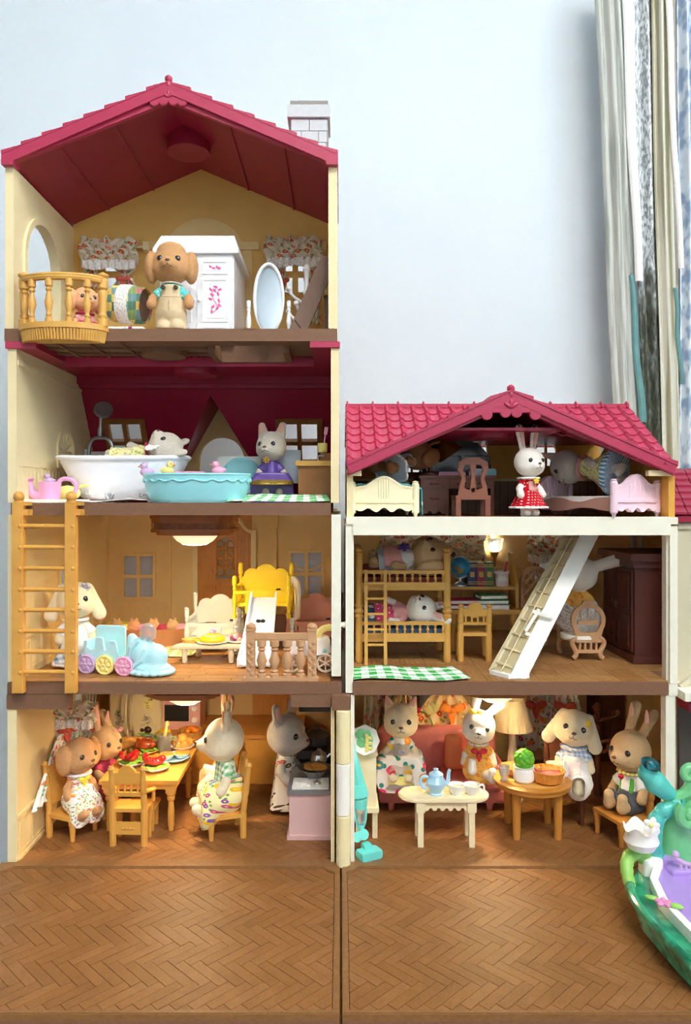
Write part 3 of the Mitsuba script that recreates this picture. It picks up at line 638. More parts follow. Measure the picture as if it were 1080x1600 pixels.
tile = trimesh.Trimesh(tv, [f for q in tq for f in ((q[0], q[1], q[2]), (q[0], q[2], q[3]))], process=False)
for i in range(tn):
    for j in range(rn):
        s1 = SLr * (1 - j / rn); y = -.6 + s1 * math.cos(ang); xm = E0 + (i + .5) * tw
        ylow = y - SLr / rn * math.cos(ang)
        if zm(ylow) < zg(xm) - .5: continue
        obj('tile', mv(tile, E0 + i * tw, y, zm(y) - .35, rx=math.degrees(ang)), 'bsdf_redroof', rk, smooth=50)
obj('ridge_cap', [box(E0, E1, YR - .35, YR + .35, ZR - .15, ZR + .35, .15)], 'bsdf_redroof', rk)
for i in range(12): obj('ridge_clip', mv(tube([(0, -.5, -.2), (0, -.38, .3), (0, 0, .5), (0, .38, .3), (0, .5, -.2)], .13, 8), E0 + .25 + (E1 - E0 - .5) * i / 11, YR, ZR + .1), 'bsdf_redroof', rk)
# gable
gb = []
for ex in (E0, E1): gb.append(ext(roof_slope(GX, GZ, ex, EE, .45), -.5, 11.5).copy())
v = np.concatenate([g.vertices for g in gb])
def trim_gable(m):
    """the gable boards run back only to where they meet the main roof"""
    v = np.array(m.vertices); lim = np.array([-.6 + (zg(x) - EE - .2) / (ZR - EE) * (YR + .6) for x in v[:, 0]])
    v[:, 1] = np.where(v[:, 1] > 5, np.maximum(lim, -.1), v[:, 1]); return trimesh.Trimesh(v, m.faces, process=False)
gk = obj('gable_roof', [trim_gable(g) for g in gb], 'bsdf_redshade', t, smooth=False)
fas = []
for ex in (E0, E1):
    fas.append(bevext(roof_slope(GX, GZ, ex, EE, 1.0), -1.0, -.4)); fas.append(ext(roof_slope(GX, GZ - 1.1, ex, EE - .75, .35), -.5, .3))
    n = 8
    for i in range(n):
        p = lambda u: np.array([GX + (ex - GX) * u, GZ + (EE - GZ) * u])
        A, B = p(i / n), p(min((i + 1.06) / n, 1)); q = Polygon([A, B, B + [0, .5], A + [0, .15]])
        obj('course', trim_gable(ext(q, -1.1, 11.5)), 'bsdf_redroof', gk, smooth=False)
obj('fascia', fas, 'bsdf_redroof', gk)
orn = [lathe([(0, 0), (.38, .05), (.42, .35), (.3, .6), (.42, .8), (.4, 1.05), (.2, 1.25), (0, 1.3)], 16, GX, -.7, GZ - .55)]
sc = unary_union([Point(GX + u, GZ - 2.15 - .12 * abs(u)).buffer(.6) for u in (-2.6, -.6, .6, 2.6)] + [Polygon([(GX - 4.6, GZ - 2.2), (GX, GZ - .4), (GX + 4.6, GZ - 2.2), (GX + 2.0, GZ - 2.3), (GX - 2.0, GZ - 2.3)])])
orn.append(bevext(sc, -.95, -.4))
for a in (-55, 0, 55): orn.append(mv(ell(0, 0, .42, .22, .14, .5), GX, -1.0, GZ - 1.75, ry=a))
obj('crest', orn, 'bsdf_redroof', gk)
obj('ceiling_board', ext(Polygon([(GX - 6, .6), (GX + 6, .6), (GX + 6, 7.8), (GX + 17, 8.6), (GX + 17, RD), (GX - 17, RD), (GX - 17, 8.6), (GX - 6, 7.8)]), 46.9, 47.2, 'xy'), 'bsdf_redshade', t)
obj('lamp_socket', lathe([(2.0, 0), (2.5, 0), (2.6, .5), (2.0, .5)], 36, X(770, 5), 6, 46.4), 'bsdf_redshade', t)
obj('eave_bracket', [box(X(545), X(565), -.3, .6, 41.9, 42.5, .06), box(X(1012), X(1050), -.3, .6, 41.9, 42.5, .06), ], 'bsdf_cream', t)
# ---------------------------------------------------------------- cloth and fur materials
def fur(name, a, b):
    mat(name, speck(a, b, 500), .95, .15, sheen=.6, bump=lambda p, n, uv: fbm(p.x * 2200, p.y * 2200, p.z * 2200), bscale=.00012, eps=8e-5)
for nm, a, b in (('poodle', '#cb9c6e', '#b88758'), ('tan', '#cfae84', '#be9a6e'), ('cream', '#efe2c2', '#e3d3ae'), ('white', '#f1ece2', '#e6dfd2'), ('grey', '#d2c9bb', '#c0b6a8'),
                 ('husky', '#c4bdb4', '#b0a89e'), ('peach', '#eeb58a', '#e0a276'), ('brown', '#9a6a44', '#86573a'), ('pinkear', '#e9b9a8', '#dda796')): fur('bsdf_fur_' + nm, a, b)
mat('bsdf_eye', '#0a0706', .08, .8, coat=1.)
mat('bsdf_nose', '#6b4630', .4)
mat('bsdf_mouth', '#4a3024', .7)
weave = lambda p, n, uv: .5 + .25 * dr.sin(p.x * 9000) * dr.sin(p.z * 9000 + p.y * 9000)
def cloth(name, fn, rough=.85, **kw): mat(name, fn, rough, .2, sheen=.3, bump=weave, bscale=.00006, eps=5e-5, **kw)
def flowers(base, cols, s=1.0, leaf='#6f9a58', dens=.55):
    base, leaf, cols = C(base), C(leaf), [C(c) for c in cols]
    def fn(p, n, uv):
        d, d2, r = voronoi(uv.x * s * 1.0, uv.y * s * 1.0)
        e, e2, q = voronoi(uv.x * s * 1.7 + 31.3, uv.y * s * 1.7 + 7.1)
        col = mi.Color3f(*base)
        col = mix(col, leaf, smoothstep(.30, .22, e) * mi.Float(q < .5))
        fl = mi.Color3f(*cols[0])
        for i, c in enumerate(cols[1:]): fl = dr.select(r > (i + 1) / len(cols) * dens, mi.Color3f(*c), fl)
        w = smoothstep(.36, .28, d * (1 + .25 * noise(uv.x * s * 6, uv.y * s * 6))) * mi.Float(r < dens)
        col = mix(col, fl, w)
        return mix(col, mi.Color3f(*C('#f3d56a')), smoothstep(.12, .06, d) * mi.Float(r < dens))
    return fn
def gingham(a, b, s=2.0, base=None):
    a, b = C(a), C(b); m = [(x + y) / 2 for x, y in zip(a, b)]
    def fn(p, n, uv):
        u = mi.Float(dr.sin(uv.x * s * math.pi) > 0); v = mi.Float(dr.sin(uv.y * s * math.pi) > 0)
        return mix(b, a, (u + v) * .5)
    return fn
def dots(a, b, s=2.2, r=.2):
    a, b = C(a), C(b)
    def fn(p, n, uv):
        x, y = uv.x * s, uv.y * s; row = dr.floor(y); x = x + .5 * (row - 2 * dr.floor(row / 2))
        return mix(b, a, smoothstep(r - .05, r + .05, dr.sqrt(dr.square(x - dr.floor(x) - .5) + dr.square(y - row - .5))))
    return fn
def stripes(a, b, s=3., ax=0):
    a, b = C(a), C(b)
    return lambda p, n, uv: mix(a, b, smoothstep(-.15, .15, dr.sin((uv.x if ax == 0 else uv.y) * s * 2 * math.pi)))
def plaid(cols, s=1.0):
    cols = [C(c) for c in cols]
    def fn(p, n, uv):
        r = cell_rand(uv.x * s, uv.y * s); out = mi.Color3f(*cols[0])
        for i, c in enumerate(cols[1:]): out = dr.select(r > (i + 1) / len(cols), mi.Color3f(*c), out)
        return out * (.85 + .15 * mi.Float(dr.sin(uv.x * s * 12) > 0))
    return fn
cloth('bsdf_cl_floral_white', flowers('#f3efe4', ['#e0795a', '#e9b23d', '#6fae5a', '#c8668f'], 2.4, dens=.75))
cloth('bsdf_cl_floral_vine', flowers('#e9e2d2', ['#b8404a', '#cf6a74', '#5b4a3a'], 1.5, '#5a4a3c', .45))
cloth('bsdf_cl_floral_yellow', flowers('#f2e7a8', ['#d0568c', '#f2c018', '#7fb3c8', '#8a5aa8'], 1.6, '#7ea04a', .9))
cloth('bsdf_cl_floral_big', flowers('#f6f2ea', ['#e8487a', '#f29b3a', '#f4cf3a', '#58a0a8'], .58, '#3f8a7a', .9))
cloth('bsdf_cl_curtain', flowers('#d9cdb6', ['#c8503f', '#d3766a', '#c23c3c'], .9, '#7a9a5c', .5), .8)
cloth('bsdf_cl_curtain_gold', flowers('#efdcae', ['#e0742a', '#d9552c', '#e89a3a'], .7, '#b9a24a', .6), .8)
cloth('bsdf_cl_curtain_white', flowers('#f0ede0', ['#d8486a', '#e07a5a', '#d9a23a'], .8, '#7aa860', .6), .8)
cloth('bsdf_cl_beige', speck('#d9c29c', '#cdb48c', 400))
cloth('bsdf_cl_teal', flowers('#5fc9c4', ['#e8f4f0', '#f0c8d0', '#3a9a9a'], 3.0, '#8fd8d4', .5))
cloth('bsdf_cl_white', speck('#f2efe9', '#e9e5dd', 400))
cloth('bsdf_cl_bluegingham', gingham('#5b93bf', '#eef3f4', 3.2))
cloth('bsdf_cl_skygingham', gingham('#8aa9d6', '#f2f4f6', 4.0))
cloth('bsdf_cl_greengingham', gingham('#6fae7a', '#eef2da', 4.2))
cloth('bsdf_cl_reddots', dots('#b90f22', '#f4e6de', 2.6, .17))
cloth('bsdf_cl_pinkdots', dots('#d24a6c', '#f6d8d8', 1.4, .16))
cloth('bsdf_cl_pinksatin', speck('#e3a6a0', '#d4928c', 200), .4)
cloth('bsdf_cl_bluestripe', stripes('#4aa3cc', '#eef4f6', 2.6))
cloth('bsdf_cl_yellowsoft', flowers('#e6dfa0', ['#7a9a6a', '#8fae7a', '#c8b45a'], 1.6, '#8aa060', .5))
cloth('bsdf_cl_pinkdeep', speck('#b23a58', '#c04a68', 300), .6)
cloth('bsdf_cl_greywhite', speck('#c9ced2', '#b7bfc6', 60), .7)
cloth('bsdf_cl_slate', speck('#4a4d54', '#5a5d64', 300))
cloth('bsdf_cl_orange', flowers('#efb85c', ['#d9782a', '#e69a3a'], 1.6, '#d9a04a', .6), .7)
cloth('bsdf_cl_plaid', plaid(['#8fae6a', '#e0b85a', '#5f8a72', '#d8968a', '#e8cf6a', '#7aa0a0'], 1.0))
mat('bsdf_purple', speck('#6a4fa8', '#55408c', 60), .28, .6, sheen=.6)
mat('bsdf_gold', speck('#d8b25a', '#7a5a2a', 1500), .4, .6, .5)
mat('bsdf_lace', lambda p, n, uv: mix(cc('#f4f1ec'), cc('#b9b0a4'), smoothstep(.32, .2, voronoi(uv.x * 5, uv.y * 5)[0])), .8)
mat('bsdf_ribbon_red', '#b5172f', .45); mat('bsdf_ribbon_yellow', '#f0cf3c', .45); mat('bsdf_ribbon_coral', '#cf5a42', .5); mat('bsdf_ribbon_pink', '#c98a90', .5); mat('bsdf_ribbon_orange', '#e8882c', .5)
mat('bsdf_silver', '#b9b6c4', .35, .6, .4); mat('bsdf_button', '#4a3c28', .3, .6, .4); mat('bsdf_leafgreen', '#58a838', .5)
scene['bsdf_film'] = {'type': 'principledthin', 'base_color': {'type': 'rgb', 'value': C('#f6ece8')}, 'roughness': .15, 'spec_trans': .75, 'diff_trans': .6, 'eta': 1.4}

# ---------------------------------------------------------------- animal dolls
cuv = lambda v: np.stack([v[:, 0] + .55 * v[:, 1], v[:, 2] + .25 * v[:, 1]], 1)
def bow(par, c, s, m, R=np.eye(3), tails=True, name='bow'):
    ms = [ell(0, 0, 0, .16, .14, .16)]
    for q in (-1, 1):
        ms.append(mv(ell(q * .42, 0, .06, .36, .13, .27), ry=-12 * q))
        if tails: ms.append(mv(ell(q * .22, .02, -.42, .13, .06, .42), ry=18 * q))
    b = J(*ms); m4 = np.eye(4); m4[:3, :3] = R * s; m4[:3, 3] = c; b.apply_transform(m4)
    return obj(name, b, m, par)
class Doll:
    def __init__(self, kind, label, loc, rz=0, s=1., furm='bsdf_fur_white', ears='rabbit', yaw=0, pitch=0, roll=0, pose='stand', arms=None, legs=None, rx=0, ry=0, m=None, group=None,
                 snout=1.0, headw=1.0, hair=False, tail=None, h=.11, earpos=None, inner='bsdf_fur_pinkear', face=True):
        self.t = thing(kind, label, kind.replace('_', ' '), loc, rz, group, rx, ry, s, m); t = self.t
        hz = {'stand': 1.9, 'sit': .75}[pose]; up = hz - 1.9; self.hz, self.up, self.pose = hz, up, pose
        self.H = np.array([0, -.1, 6.75 + up]); R = (rot('z', yaw) @ rot('x', pitch) @ rot('y', roll))[:3, :3]; self.R = R
        hs = self.hs = 1.17; hp = lambda *q: self.H + R @ np.array(q, float) * hs; self.hp = hp
        sh = 4.35 + up
        if arms is None: arms = [((1.5 * q, -.2, 3.5 + up), (1.62 * q, -.65, 2.75 + up)) for q in (-1, 1)]
        if legs is None:
            legs = [((.6 * q, 0, 1.0), (.64 * q, -.15, .4)) if pose == 'stand' else ((.85 * q, -1.2, .62), (1.0 * q, -2.25, .6)) for q in (-1, 1)]
        self.sh = [np.array([.72 * q, 0, sh]) for q in (-1, 1)]; self.arms_, self.legs_ = arms, legs
        def torso(p): return smin(s_cone(p, (0, 0, hz + .25), (0, 0, 4.3 + up), 1.12, .72), s_cone(p, (0, 0, 4.4 + up), self.H, .6, .7), .25)
        def armf(p):
            d = 9.
            for S, (e, w) in zip(self.sh, arms): d = np.minimum(d, smin(s_cone(p, S, e, .40, .40), s_cone(p, e, w, .40, .47), .1))
            return d
        def legf(p):
            d = 9.
            for q, (k, f) in zip((-1, 1), legs):
                k, f = np.array(k), np.array(f); l = smin(s_cone(p, (.55 * q, 0, hz), k, .66, .52), s_cone(p, k, f, .52, .46), .15)
                dirn = f - k; dirn = dirn / np.linalg.norm(dirn)
                toe = np.array([0, -1, 0.]) if abs(dirn[2]) > .6 else np.array([0, -.1, 1.])
                toe = toe - dirn * (toe @ dirn) * .8; toe /= np.linalg.norm(toe)
                l = smin(l, s_cone(p, f - toe * .1, f + toe * (.55 if pose == 'stand' else .8), .5, .46), .12); d = np.minimum(d, l)
            return d
        self.torso, self.armf, self.legf = torso, armf, legf
        E = []
        for q in (-1, 1):
            if earpos and q in earpos: E.append(('cap', *earpos[q])); continue
            if ears == 'rabbit': E.append(('flat', (.62 * q, .25, 1.35), (1.0 * q, .35, 3.6), .36, .52))
            elif ears == 'lop': E.append(('flat', (1.1 * q, .1, 1.05), (2.0 * q, -.1, -1.2), .42, .62))
            elif ears == 'cat': E.append(('flat', (.95 * q, .1, 1.0), (1.3 * q, .15, 2.05), .62, .22))
            elif ears == 'fox': E.append(('flat', (.95 * q, .15, 1.2), (1.2 * q, .25, 2.2), .62, .42))
            elif ears == 'floppy': E.append(('ell', (1.66 * q, .1, -.1), (.6, .9, 1.4)))
            elif ears == 'round': E.append(('flat', (1.1 * q, .2, 1.2), (1.3 * q, .2, 1.6), .5, .5))
            elif ears == 'mouse': E.append(('flat', (1.0 * q, .2, 1.3), (1.35 * q, .25, 1.9), .55, .6))
        self.E = E
        def headf(p):
            q = (p - self.H) @ R / hs
            d = s_ell(q, (0, 0, .05), (1.62 * headw, 1.5, 1.55))
            d = smin(d, s_ell(q, (0, -.35, -.5), (1.5 * headw, 1.15, .95)), .35)                 # cheeks
            d = smin(d, s_ell(q, (0, -1.25, -.38), (.72, .62 * snout + .1, .55)), .3)             # muzzle
            if hair: d = smin(d, s_ell(q, (0, -.1, 1.15), (1.2, 1.1, .85)), .25)
            for e in E:
                if e[0] == 'ell': d = smin(d, s_ell(q, e[1], e[2]), .1)
                else:
                    qq = q.copy(); a, b = np.array(e[1]), np.array(e[2]); qq[:, 1] = a[1] + (q[:, 1] - a[1] - (b[1] - a[1]) * np.clip((q[:, 2] - a[2]) / (b[2] - a[2] + 1e-6), -.5, 1.2)) * (1.9 if e[0] == 'flat' else 1.3)
                    d = smin(d, s_cone(qq, a, (b[0], a[1], b[2]), e[3], e[4]) * .8, .18)
            return d * hs
        def body(p): return smin(headf(p), smin(smin(torso(p), armf(p), .22), legf(p), .25), .18)
        self.body, self.headf = body, headf
        pts = np.array([self.H - 2.5, self.H + 2.5] + [hp(*e[k]) for e in E if e[0] != 'ell' for k in (1, 2)] + [a for q in arms for a in q] + [l for q in legs for l in q] + [(0, 1.3, hz - .9)], float)
        self.lo, self.hi = pts.min(0) - .95, pts.max(0) + .95
        bm = sdf(body, self.lo, self.hi, h)
        obj('body', bm, furm, t, smooth=True)
        if face: self.face(ears)
        if inner and ears in ('rabbit', 'cat', 'fox', 'mouse'):
            for q, e in zip((-1, 1), E):
                if e[0] == 'ell': continue
                a, b = np.array(e[1], float), np.array(e[2], float); m = a * .35 + b * .65; L = np.linalg.norm(b - a)
                w = min(e[3], e[4] + .15) * .62; x = ell(0, 0, 0, w, .1, L * .5 + .12); ang = math.degrees(math.atan2(b[0] - a[0], b[2] - a[2]))
                x = mv(x, ry=ang, rx=0); th = (e[3] * .35 + e[4] * .65) / 1.9
                m4 = np.eye(4); m4[:3, :3] = R * hs; m4[:3, 3] = hp(*(m + [0, -th - .0, 0])); x.apply_transform(m4)
                obj('inner_ear', x, inner, t)
        if tail: obj('tail', ell(*tail, .45), furm, t)
    def hit(self, x, z, y0=-3.6):
        """the point on the head in front of (x, z) of the head's own frame"""
        ys = np.linspace(y0, 0, 240); p = self.H + np.stack([np.full(240, x), ys, np.full(240, z)], 1) * self.hs @ self.R.T
        d = self.headf(p); i = int(np.argmax(d < 0)); return ys[i]
    def put(self, m, x, y, z):
        m4 = np.eye(4); m4[:3, :3] = self.R * self.hs; m4[:3, 3] = self.hp(x, y, z); m = m.copy(); m.apply_transform(m4); return m
    def face(self, ears):
        for q in (-1, 1): obj('eye', self.put(ell(0, 0, 0, .245, .16, .25), q * .72, self.hit(q * .72, .18) + .03, .18), 'bsdf_eye', self.t)
        yn = self.hit(0, -.18)
        obj('nose', self.put(ell(0, 0, 0, .21, .13, .13), 0, yn, -.18), 'bsdf_nose', self.t)
        path = [(x, self.hit(x, z) - .0, z) for x, z in ((-.34, -.58), (-.17, -.66), (0, -.52), (.17, -.66), (.34, -.58))]
        obj('mouth', self.put(J(tube(spline(path, 10), .028, 5), tube([(0, yn, -.25), (0, self.hit(0, -.4) + .0, -.4), path[2]], .024, 5)), 0, 0, 0), 'bsdf_mouth', self.t)
    def wear(self, name, f, m, lo=None, hi=None, h=.12, label=None):
        lo = self.lo if lo is None else lo; hi = self.hi if hi is None else hi
        me = sdf(f, np.array(lo) - .0, np.array(hi), h)
        return obj(name, me, m, self.t, smooth=True, uv=cuv, label=label)
    def sleeves(self, p, n):
        d = 9.
        for S, (e, w) in zip(self.sh, self.arms_):
            q = smin(s_cone(p, S, e, .40, .40), s_cone(p, np.array(e), w, .40, .47), .1); d = np.minimum(d, np.maximum(q - .13, np.linalg.norm(p - S, axis=1) - n))
        return d
    def top(self, m, sleeve=1.0, waist=3.2, name='bodice', th=.14, neck=4.95):
        u = self.up
        f = lambda p: np.maximum(np.maximum(smin(self.torso(p) - th, self.sleeves(p, sleeve), .12), p[:, 2] - neck - u), waist + u - p[:, 2])
        return self.wear(name, f, m, [-2.6, -2.4, waist + u - .2], [2.6, 1.6, 5.2 + u])
    def skirt(self, m, hem=.9, R=2.0, waist=3.5, wave=9, amp=.06, name='skirt', ry=None, lace=None):
        u = self.up
        def f(p):
            z = p[:, 2]; a = np.arctan2(p[:, 0], -p[:, 1]); t = np.clip((waist + u - z) / (waist + u - hem), 0, 1.1)
            r = .95 + (R - .95) * t ** .8; r = r * (1 + amp * t * np.sin(wave * a)); d = np.hypot(p[:, 0], p[:, 1] / (ry or .85)) - r
            return np.maximum(np.maximum(d * .75, z - waist - u), hem - z)
        k = self.wear(name, f, m, [-R * 1.15, -R * 1.1, hem - .2], [R * 1.15, R * 1.1, waist + u + .2])
        if lace:
            a = np.linspace(0, 2 * math.pi, 72, endpoint=False); rr = R * (1 + amp * np.sin(wave * a)) * 1.0
            pt = np.stack([rr * np.sin(a), -rr * (ry or .85) * np.cos(a), np.full(72, hem + .02)], 1)
            tm = tube(pt, .16 + .05 * np.sin(a * 36), 6, True); obj('lace_hem', tm, lace, k, uv=cuv, smooth=True)
        return k
    def lap(self, m, y=-1.9, th=.34, waist=3.4, name='skirt', k=.9, lace=None, drop=0.):
        """skirt of a sitting doll, draped over the thighs"""
        u = self.up
        def f(p):
            q = p.copy(); q[:, 2] = q[:, 2] + drop * np.maximum(0, -q[:, 1] - .8)
            d = smin(self.legf(p), self.torso(p), k) - th - .12 * np.clip(-p[:, 1], 0, 2) + .05 * np.sin(p[:, 0] * 5 + p[:, 1])
            return np.maximum(np.maximum(d, p[:, 2] - waist - u), y - p[:, 1])
        kk = self.wear(name, f, m, self.lo - .5, [self.hi[0] + .5, self.hi[1] + .5, waist + u + .2])
        if lace:
            g = lambda p: np.maximum(np.maximum(f(p) - .08, p[:, 1] - y - .28), y - .12 - p[:, 1])
            f0 = f; g = lambda p: np.maximum(np.maximum(smin(self.legf(p), self.torso(p), k) - th - .12 * np.clip(-p[:, 1], 0, 2) - .07, p[:, 1] - y - .3), y - .15 - p[:, 1])
            self_k = obj('lace_hem', sdf(lambda p: np.maximum(g(p), p[:, 2] - waist - u), self.lo - .6, [self.hi[0] + .6, 0, waist + u + .2], .12), lace, kk, smooth=True, uv=cuv)
        return kk
    def trousers(self, m, top=3.4, hem=.5, name='trousers', bib=None, th=.2):
        u = self.up
        def f(p):
            d = smin(self.torso(p), self.legf(p), .2) - th; z = p[:, 2]
            lim = z - top - u
            if bib: lim = np.where(np.abs(p[:, 0]) < .98, z - bib - u, lim)
            d = np.maximum(d, lim); return np.maximum(d, hem - z) if self.pose == 'stand' else np.maximum(d, -1.75 - p[:, 1])
        return self.wear(name, f, m, [-2.2, -2.9, -.6], [2.2, 1.7, (bib or top) + u + .2])
    def apron(self, m, name='apron', top=4.5, low=1.0, w=.95, th=.3):
        u = self.up
        def f(p):
            d = smin(self.torso(p), self.legf(p), .8) - th - .12 * np.clip(-p[:, 1], 0, 2)
            return np.maximum(np.maximum(np.maximum(d, p[:, 2] - top - u), np.abs(p[:, 0]) - w - .25 * np.clip(3.2 + u - p[:, 2], 0, 2)), p[:, 1] + .35)
        return self.wear(name, f, m, [-2.2, -3.2, low + u - 1.5], [2.2, 0, top + u + .2])
    def collar(self, m, r=1.02, name='collar', z=4.8, w=.26, fl=.5):
        a = np.linspace(0, 2 * math.pi, 40, endpoint=False)
        t = tube(np.stack([r * np.sin(a), -r * np.cos(a), np.full(40, z + self.up) - .12 * np.cos(a) * 0], 1), w + .03 * np.sin(a * 14), 8, True)
        v = np.array(t.vertices); v[:, 2] = z + self.up + (v[:, 2] - z - self.up) * fl; t = trimesh.Trimesh(v, t.faces, process=False)
        return obj(name, t, m, self.t, smooth=True, uv=cuv)
    def neckbow(self, m, s=.8, z=4.5, y=None, tails=True):
        y = -1.15 if y is None else y
        return bow(self.t, (0, y, z + self.up), s, m, tails=tails)
    def headbow(self, m, x, z, s=.8, y=None):
        y = self.hit(x, z, -3) if y is None else y
        return bow(self.t, self.hp(x, y, z), s, m, self.R, tails=False, name='hair_bow')
    def flower(self, m, x, z, s=.5, y=None, petals=6):
        y = self.hit(x, z, -3) if y is None else y
        ms = [self.put(mv(ell(s * .75, 0, 0, s * .5, .1, s * .34), ry=360 / petals * i), x, y - .08, z) for i in range(petals)] + [self.put(ell(0, -.1, 0, s * .3, .12, s * .3), x, y, z)]
        return obj('hair_flower', ms, m, self.t)
def buttons(d, pts, r=.2):
    for x, y, z in pts: obj('button', mv(lathe([(r, 0), (r, .08), (r * .7, .1), (r * .6, .06)], 14), x, y, z, rx=90), 'bsdf_button', d.t)

# attic of the tall house
d = Doll('toy_dog', 'brown poodle doll in beige overalls standing before the white wardrobe', (X(268, 3), 3.0, 57.9), 3, 1.13, 'bsdf_fur_poodle', 'floppy', pitch=-4, hair=True, snout=1.05,
         arms=[((1.75 * q, -.3, 3.5), (1.85 * q, -.8, 2.75)) for q in (-1, 1)])
d.top('bsdf_cl_teal', 1.15, name='shirt'); d.trousers('bsdf_cl_beige', 3.5, .3, 'overalls', bib=4.75, th=.34); d.collar('bsdf_cl_white', .95, z=4.95, w=.14)
buttons(d, [(-.62, -1.2, 4.35), (.62, -1.2, 4.35)], .24)
obj('stitching', [tube([(0, -1.62, 2.9), (0, -1.58, 2.4), (0, -1.3, 1.7)], .03, 5), tube([(x, -1.25 - .3 * math.cos(x * .9), 3.35) for x in np.linspace(-1.1, 1.1, 9)], .03, 5)], 'bsdf_tan', d.t)
d = Doll('toy_dog', 'peach baby doll with pink scarf sitting behind the curved balcony', (X(133, 6), 6.0, 58.0), 35, .8, 'bsdf_fur_peach', 'floppy', pose='sit')
d.top('bsdf_cl_pinksatin', .9); d.lap('bsdf_cl_pinkdeep', -1.9); d.collar('bsdf_cl_pinkdeep', 1.0, w=.35)
# bathroom
d = Doll('toy_cat', 'pale grey doll in yellow floral dress lying in the white bathtub', (0, 0, 0), 0, 1.1, 'bsdf_fur_grey', 'round', m=frame((X(258, 9), 8.7, 45.3), 0, 0, 0, 1.1) @ rot('y', 78) @ trimesh.transformations.translation_matrix([0, 0, -6.55]) @ rot('z', -62), inner=None)
d.top('bsdf_cl_yellowsoft', 1.1); d.skirt('bsdf_cl_yellowsoft', .8, 1.6); d.collar('bsdf_cl_pinkdeep', 1.0); d.flower('bsdf_cl_white', 1.2, -.9, .6, petals=10)
d = Doll('toy_cat', 'grey husky doll in shiny purple dress sitting on the toilet', (X(424, 11), 11, 40.4), 8, .98, 'bsdf_fur_grey', 'fox', yaw=-25, pose='sit', legs=[((.8 * q, -1.2, .5), (.85 * q, -1.9, -.5)) for q in (-1, 1)])
d.top('bsdf_purple', 1.0); d.lap('bsdf_purple', -2.1, 1.05, 3.4, k=1.3)
sk = d.t
obj('gold_trim', sdf(lambda p: np.maximum(np.maximum(smin(d.legf(p), d.torso(p), 1.3) - 1.13 - .12 * np.clip(-p[:, 1], 0, 2), np.abs(p[:, 2] - 1.0) - .32), p[:, 1] - 1.0), d.lo - .8, d.hi + .8, .12), 'bsdf_gold', d.t, smooth=True)
obj('train', grid_sheet(lambda u, v: (-1.0 - 1.9 * v + .15 * np.sin(9 * u), -1.2 + 2.0 * u + .1 * np.sin(8 * v), .9 - 3.4 * v), 14, 12, .1)[0], 'bsdf_purple', d.t, smooth=True)
obj('train', grid_sheet(lambda u, v: (1.5 + 1.3 * v + .15 * np.sin(9 * u), -1.0 + 1.6 * u, .9 - 2.6 * v), 14, 12, .1)[0], 'bsdf_purple', d.t, smooth=True)
d.flower('bsdf_gold', .0, -1.55, .35, y=-1.35, petals=7)
# living
d = Doll('toy_rabbit', 'cream lop eared rabbit doll in white blouse and blue gingham skirt behind the ladder', (X(118, 7.5), 7.5, 19.7), 22, 1.15, 'bsdf_fur_cream', 'lop', pitch=-2)
d.top('bsdf_cl_white', 1.5); d.skirt('bsdf_cl_bluegingham', .35, 2.15, lace='bsdf_lace'); d.collar('bsdf_cl_white', 1.1, w=.3); d.apron('bsdf_cl_white', 'sash', 3.6, 3.0, 1.2, .3); d.flower('bsdf_silver', .75, 1.15, .4)
# kitchen
d = Doll('toy_dog', 'brown poodle doll in white floral dress with yellow bow on dining chair', (X(124, 7.5), 7.3, 3.2), 48, 1.08, 'bsdf_fur_poodle', 'floppy', yaw=10, pose='sit', legs=[((.8 * q, -1.2, .5), (.85 * q, -1.9, -.4)) for q in (-1, 1)])
d.top('bsdf_cl_floral_white', .55); d.lap('bsdf_cl_floral_white', -2.1, .4, k=1.0); d.collar('bsdf_lace', 1.05, w=.42, fl=.35); d.neckbow('bsdf_ribbon_yellow', .9, 4.3, -1.25)
d = Doll('toy_rabbit', 'tan rabbit doll in deep pink dress behind the poodle at the table', (X(163, 13), 13.0, 2.7), 60, 1.1, 'bsdf_fur_tan', 'rabbit', pose='sit', arms=[((-1.4, -.4, 2.6), (-1.5, -1.3, 2.3)), ((1.4, -.6, 2.6), (1.1, -1.7, 2.7))], earpos={1: ((.7, .2, 1.3), (.9, 1.2, 2.4), .4, .5)})
d.top('bsdf_cl_pinkdeep', .9); d.lap('bsdf_cl_pinkdeep', -2.0); d.headbow('bsdf_ribbon_pink', .9, 1.0, 1.0)
d = Doll('toy_cat', 'cream fox doll in green gingham and floral skirt seated with its back turned', (X(352, 7.5), 7.6, 3.5), -72, 1.34, 'bsdf_fur_cream', 'fox', yaw=-12, pose='sit', snout=1.25, legs=[((.8 * q, -1.2, .5), (.85 * q, -1.9, -.4)) for q in (-1, 1)], inner='bsdf_fur_peach')
d.top('bsdf_cl_greengingham', 1.0); d.lap('bsdf_cl_floral_yellow', -2.3, .55, k=1.1)
d = Doll('toy_rabbit', 'tan rabbit doll with raised ear, half hidden behind the cream fox', (X(352, 13), 13.0, 3.6), -62, 1.1, 'bsdf_fur_tan', 'rabbit', pose='sit', roll=0)
d.top('bsdf_cl_white', 1.0); d.lap('bsdf_lace', -2.1)
d = Doll('toy_cat', 'grey husky doll in long white vine floral dress standing at the sink unit', (X(446, 14), 14.0, .3), 62, 1.38, 'bsdf_fur_husky', 'fox', snout=1.1, arms=[((1.35 * q, -.4, 3.6), (1.3 * q, -1.1, 3.0)) for q in (-1, 1)])
d.top('bsdf_cl_floral_vine', .5); d.skirt('bsdf_cl_floral_vine', .2, 1.65, 3.9, wave=6)
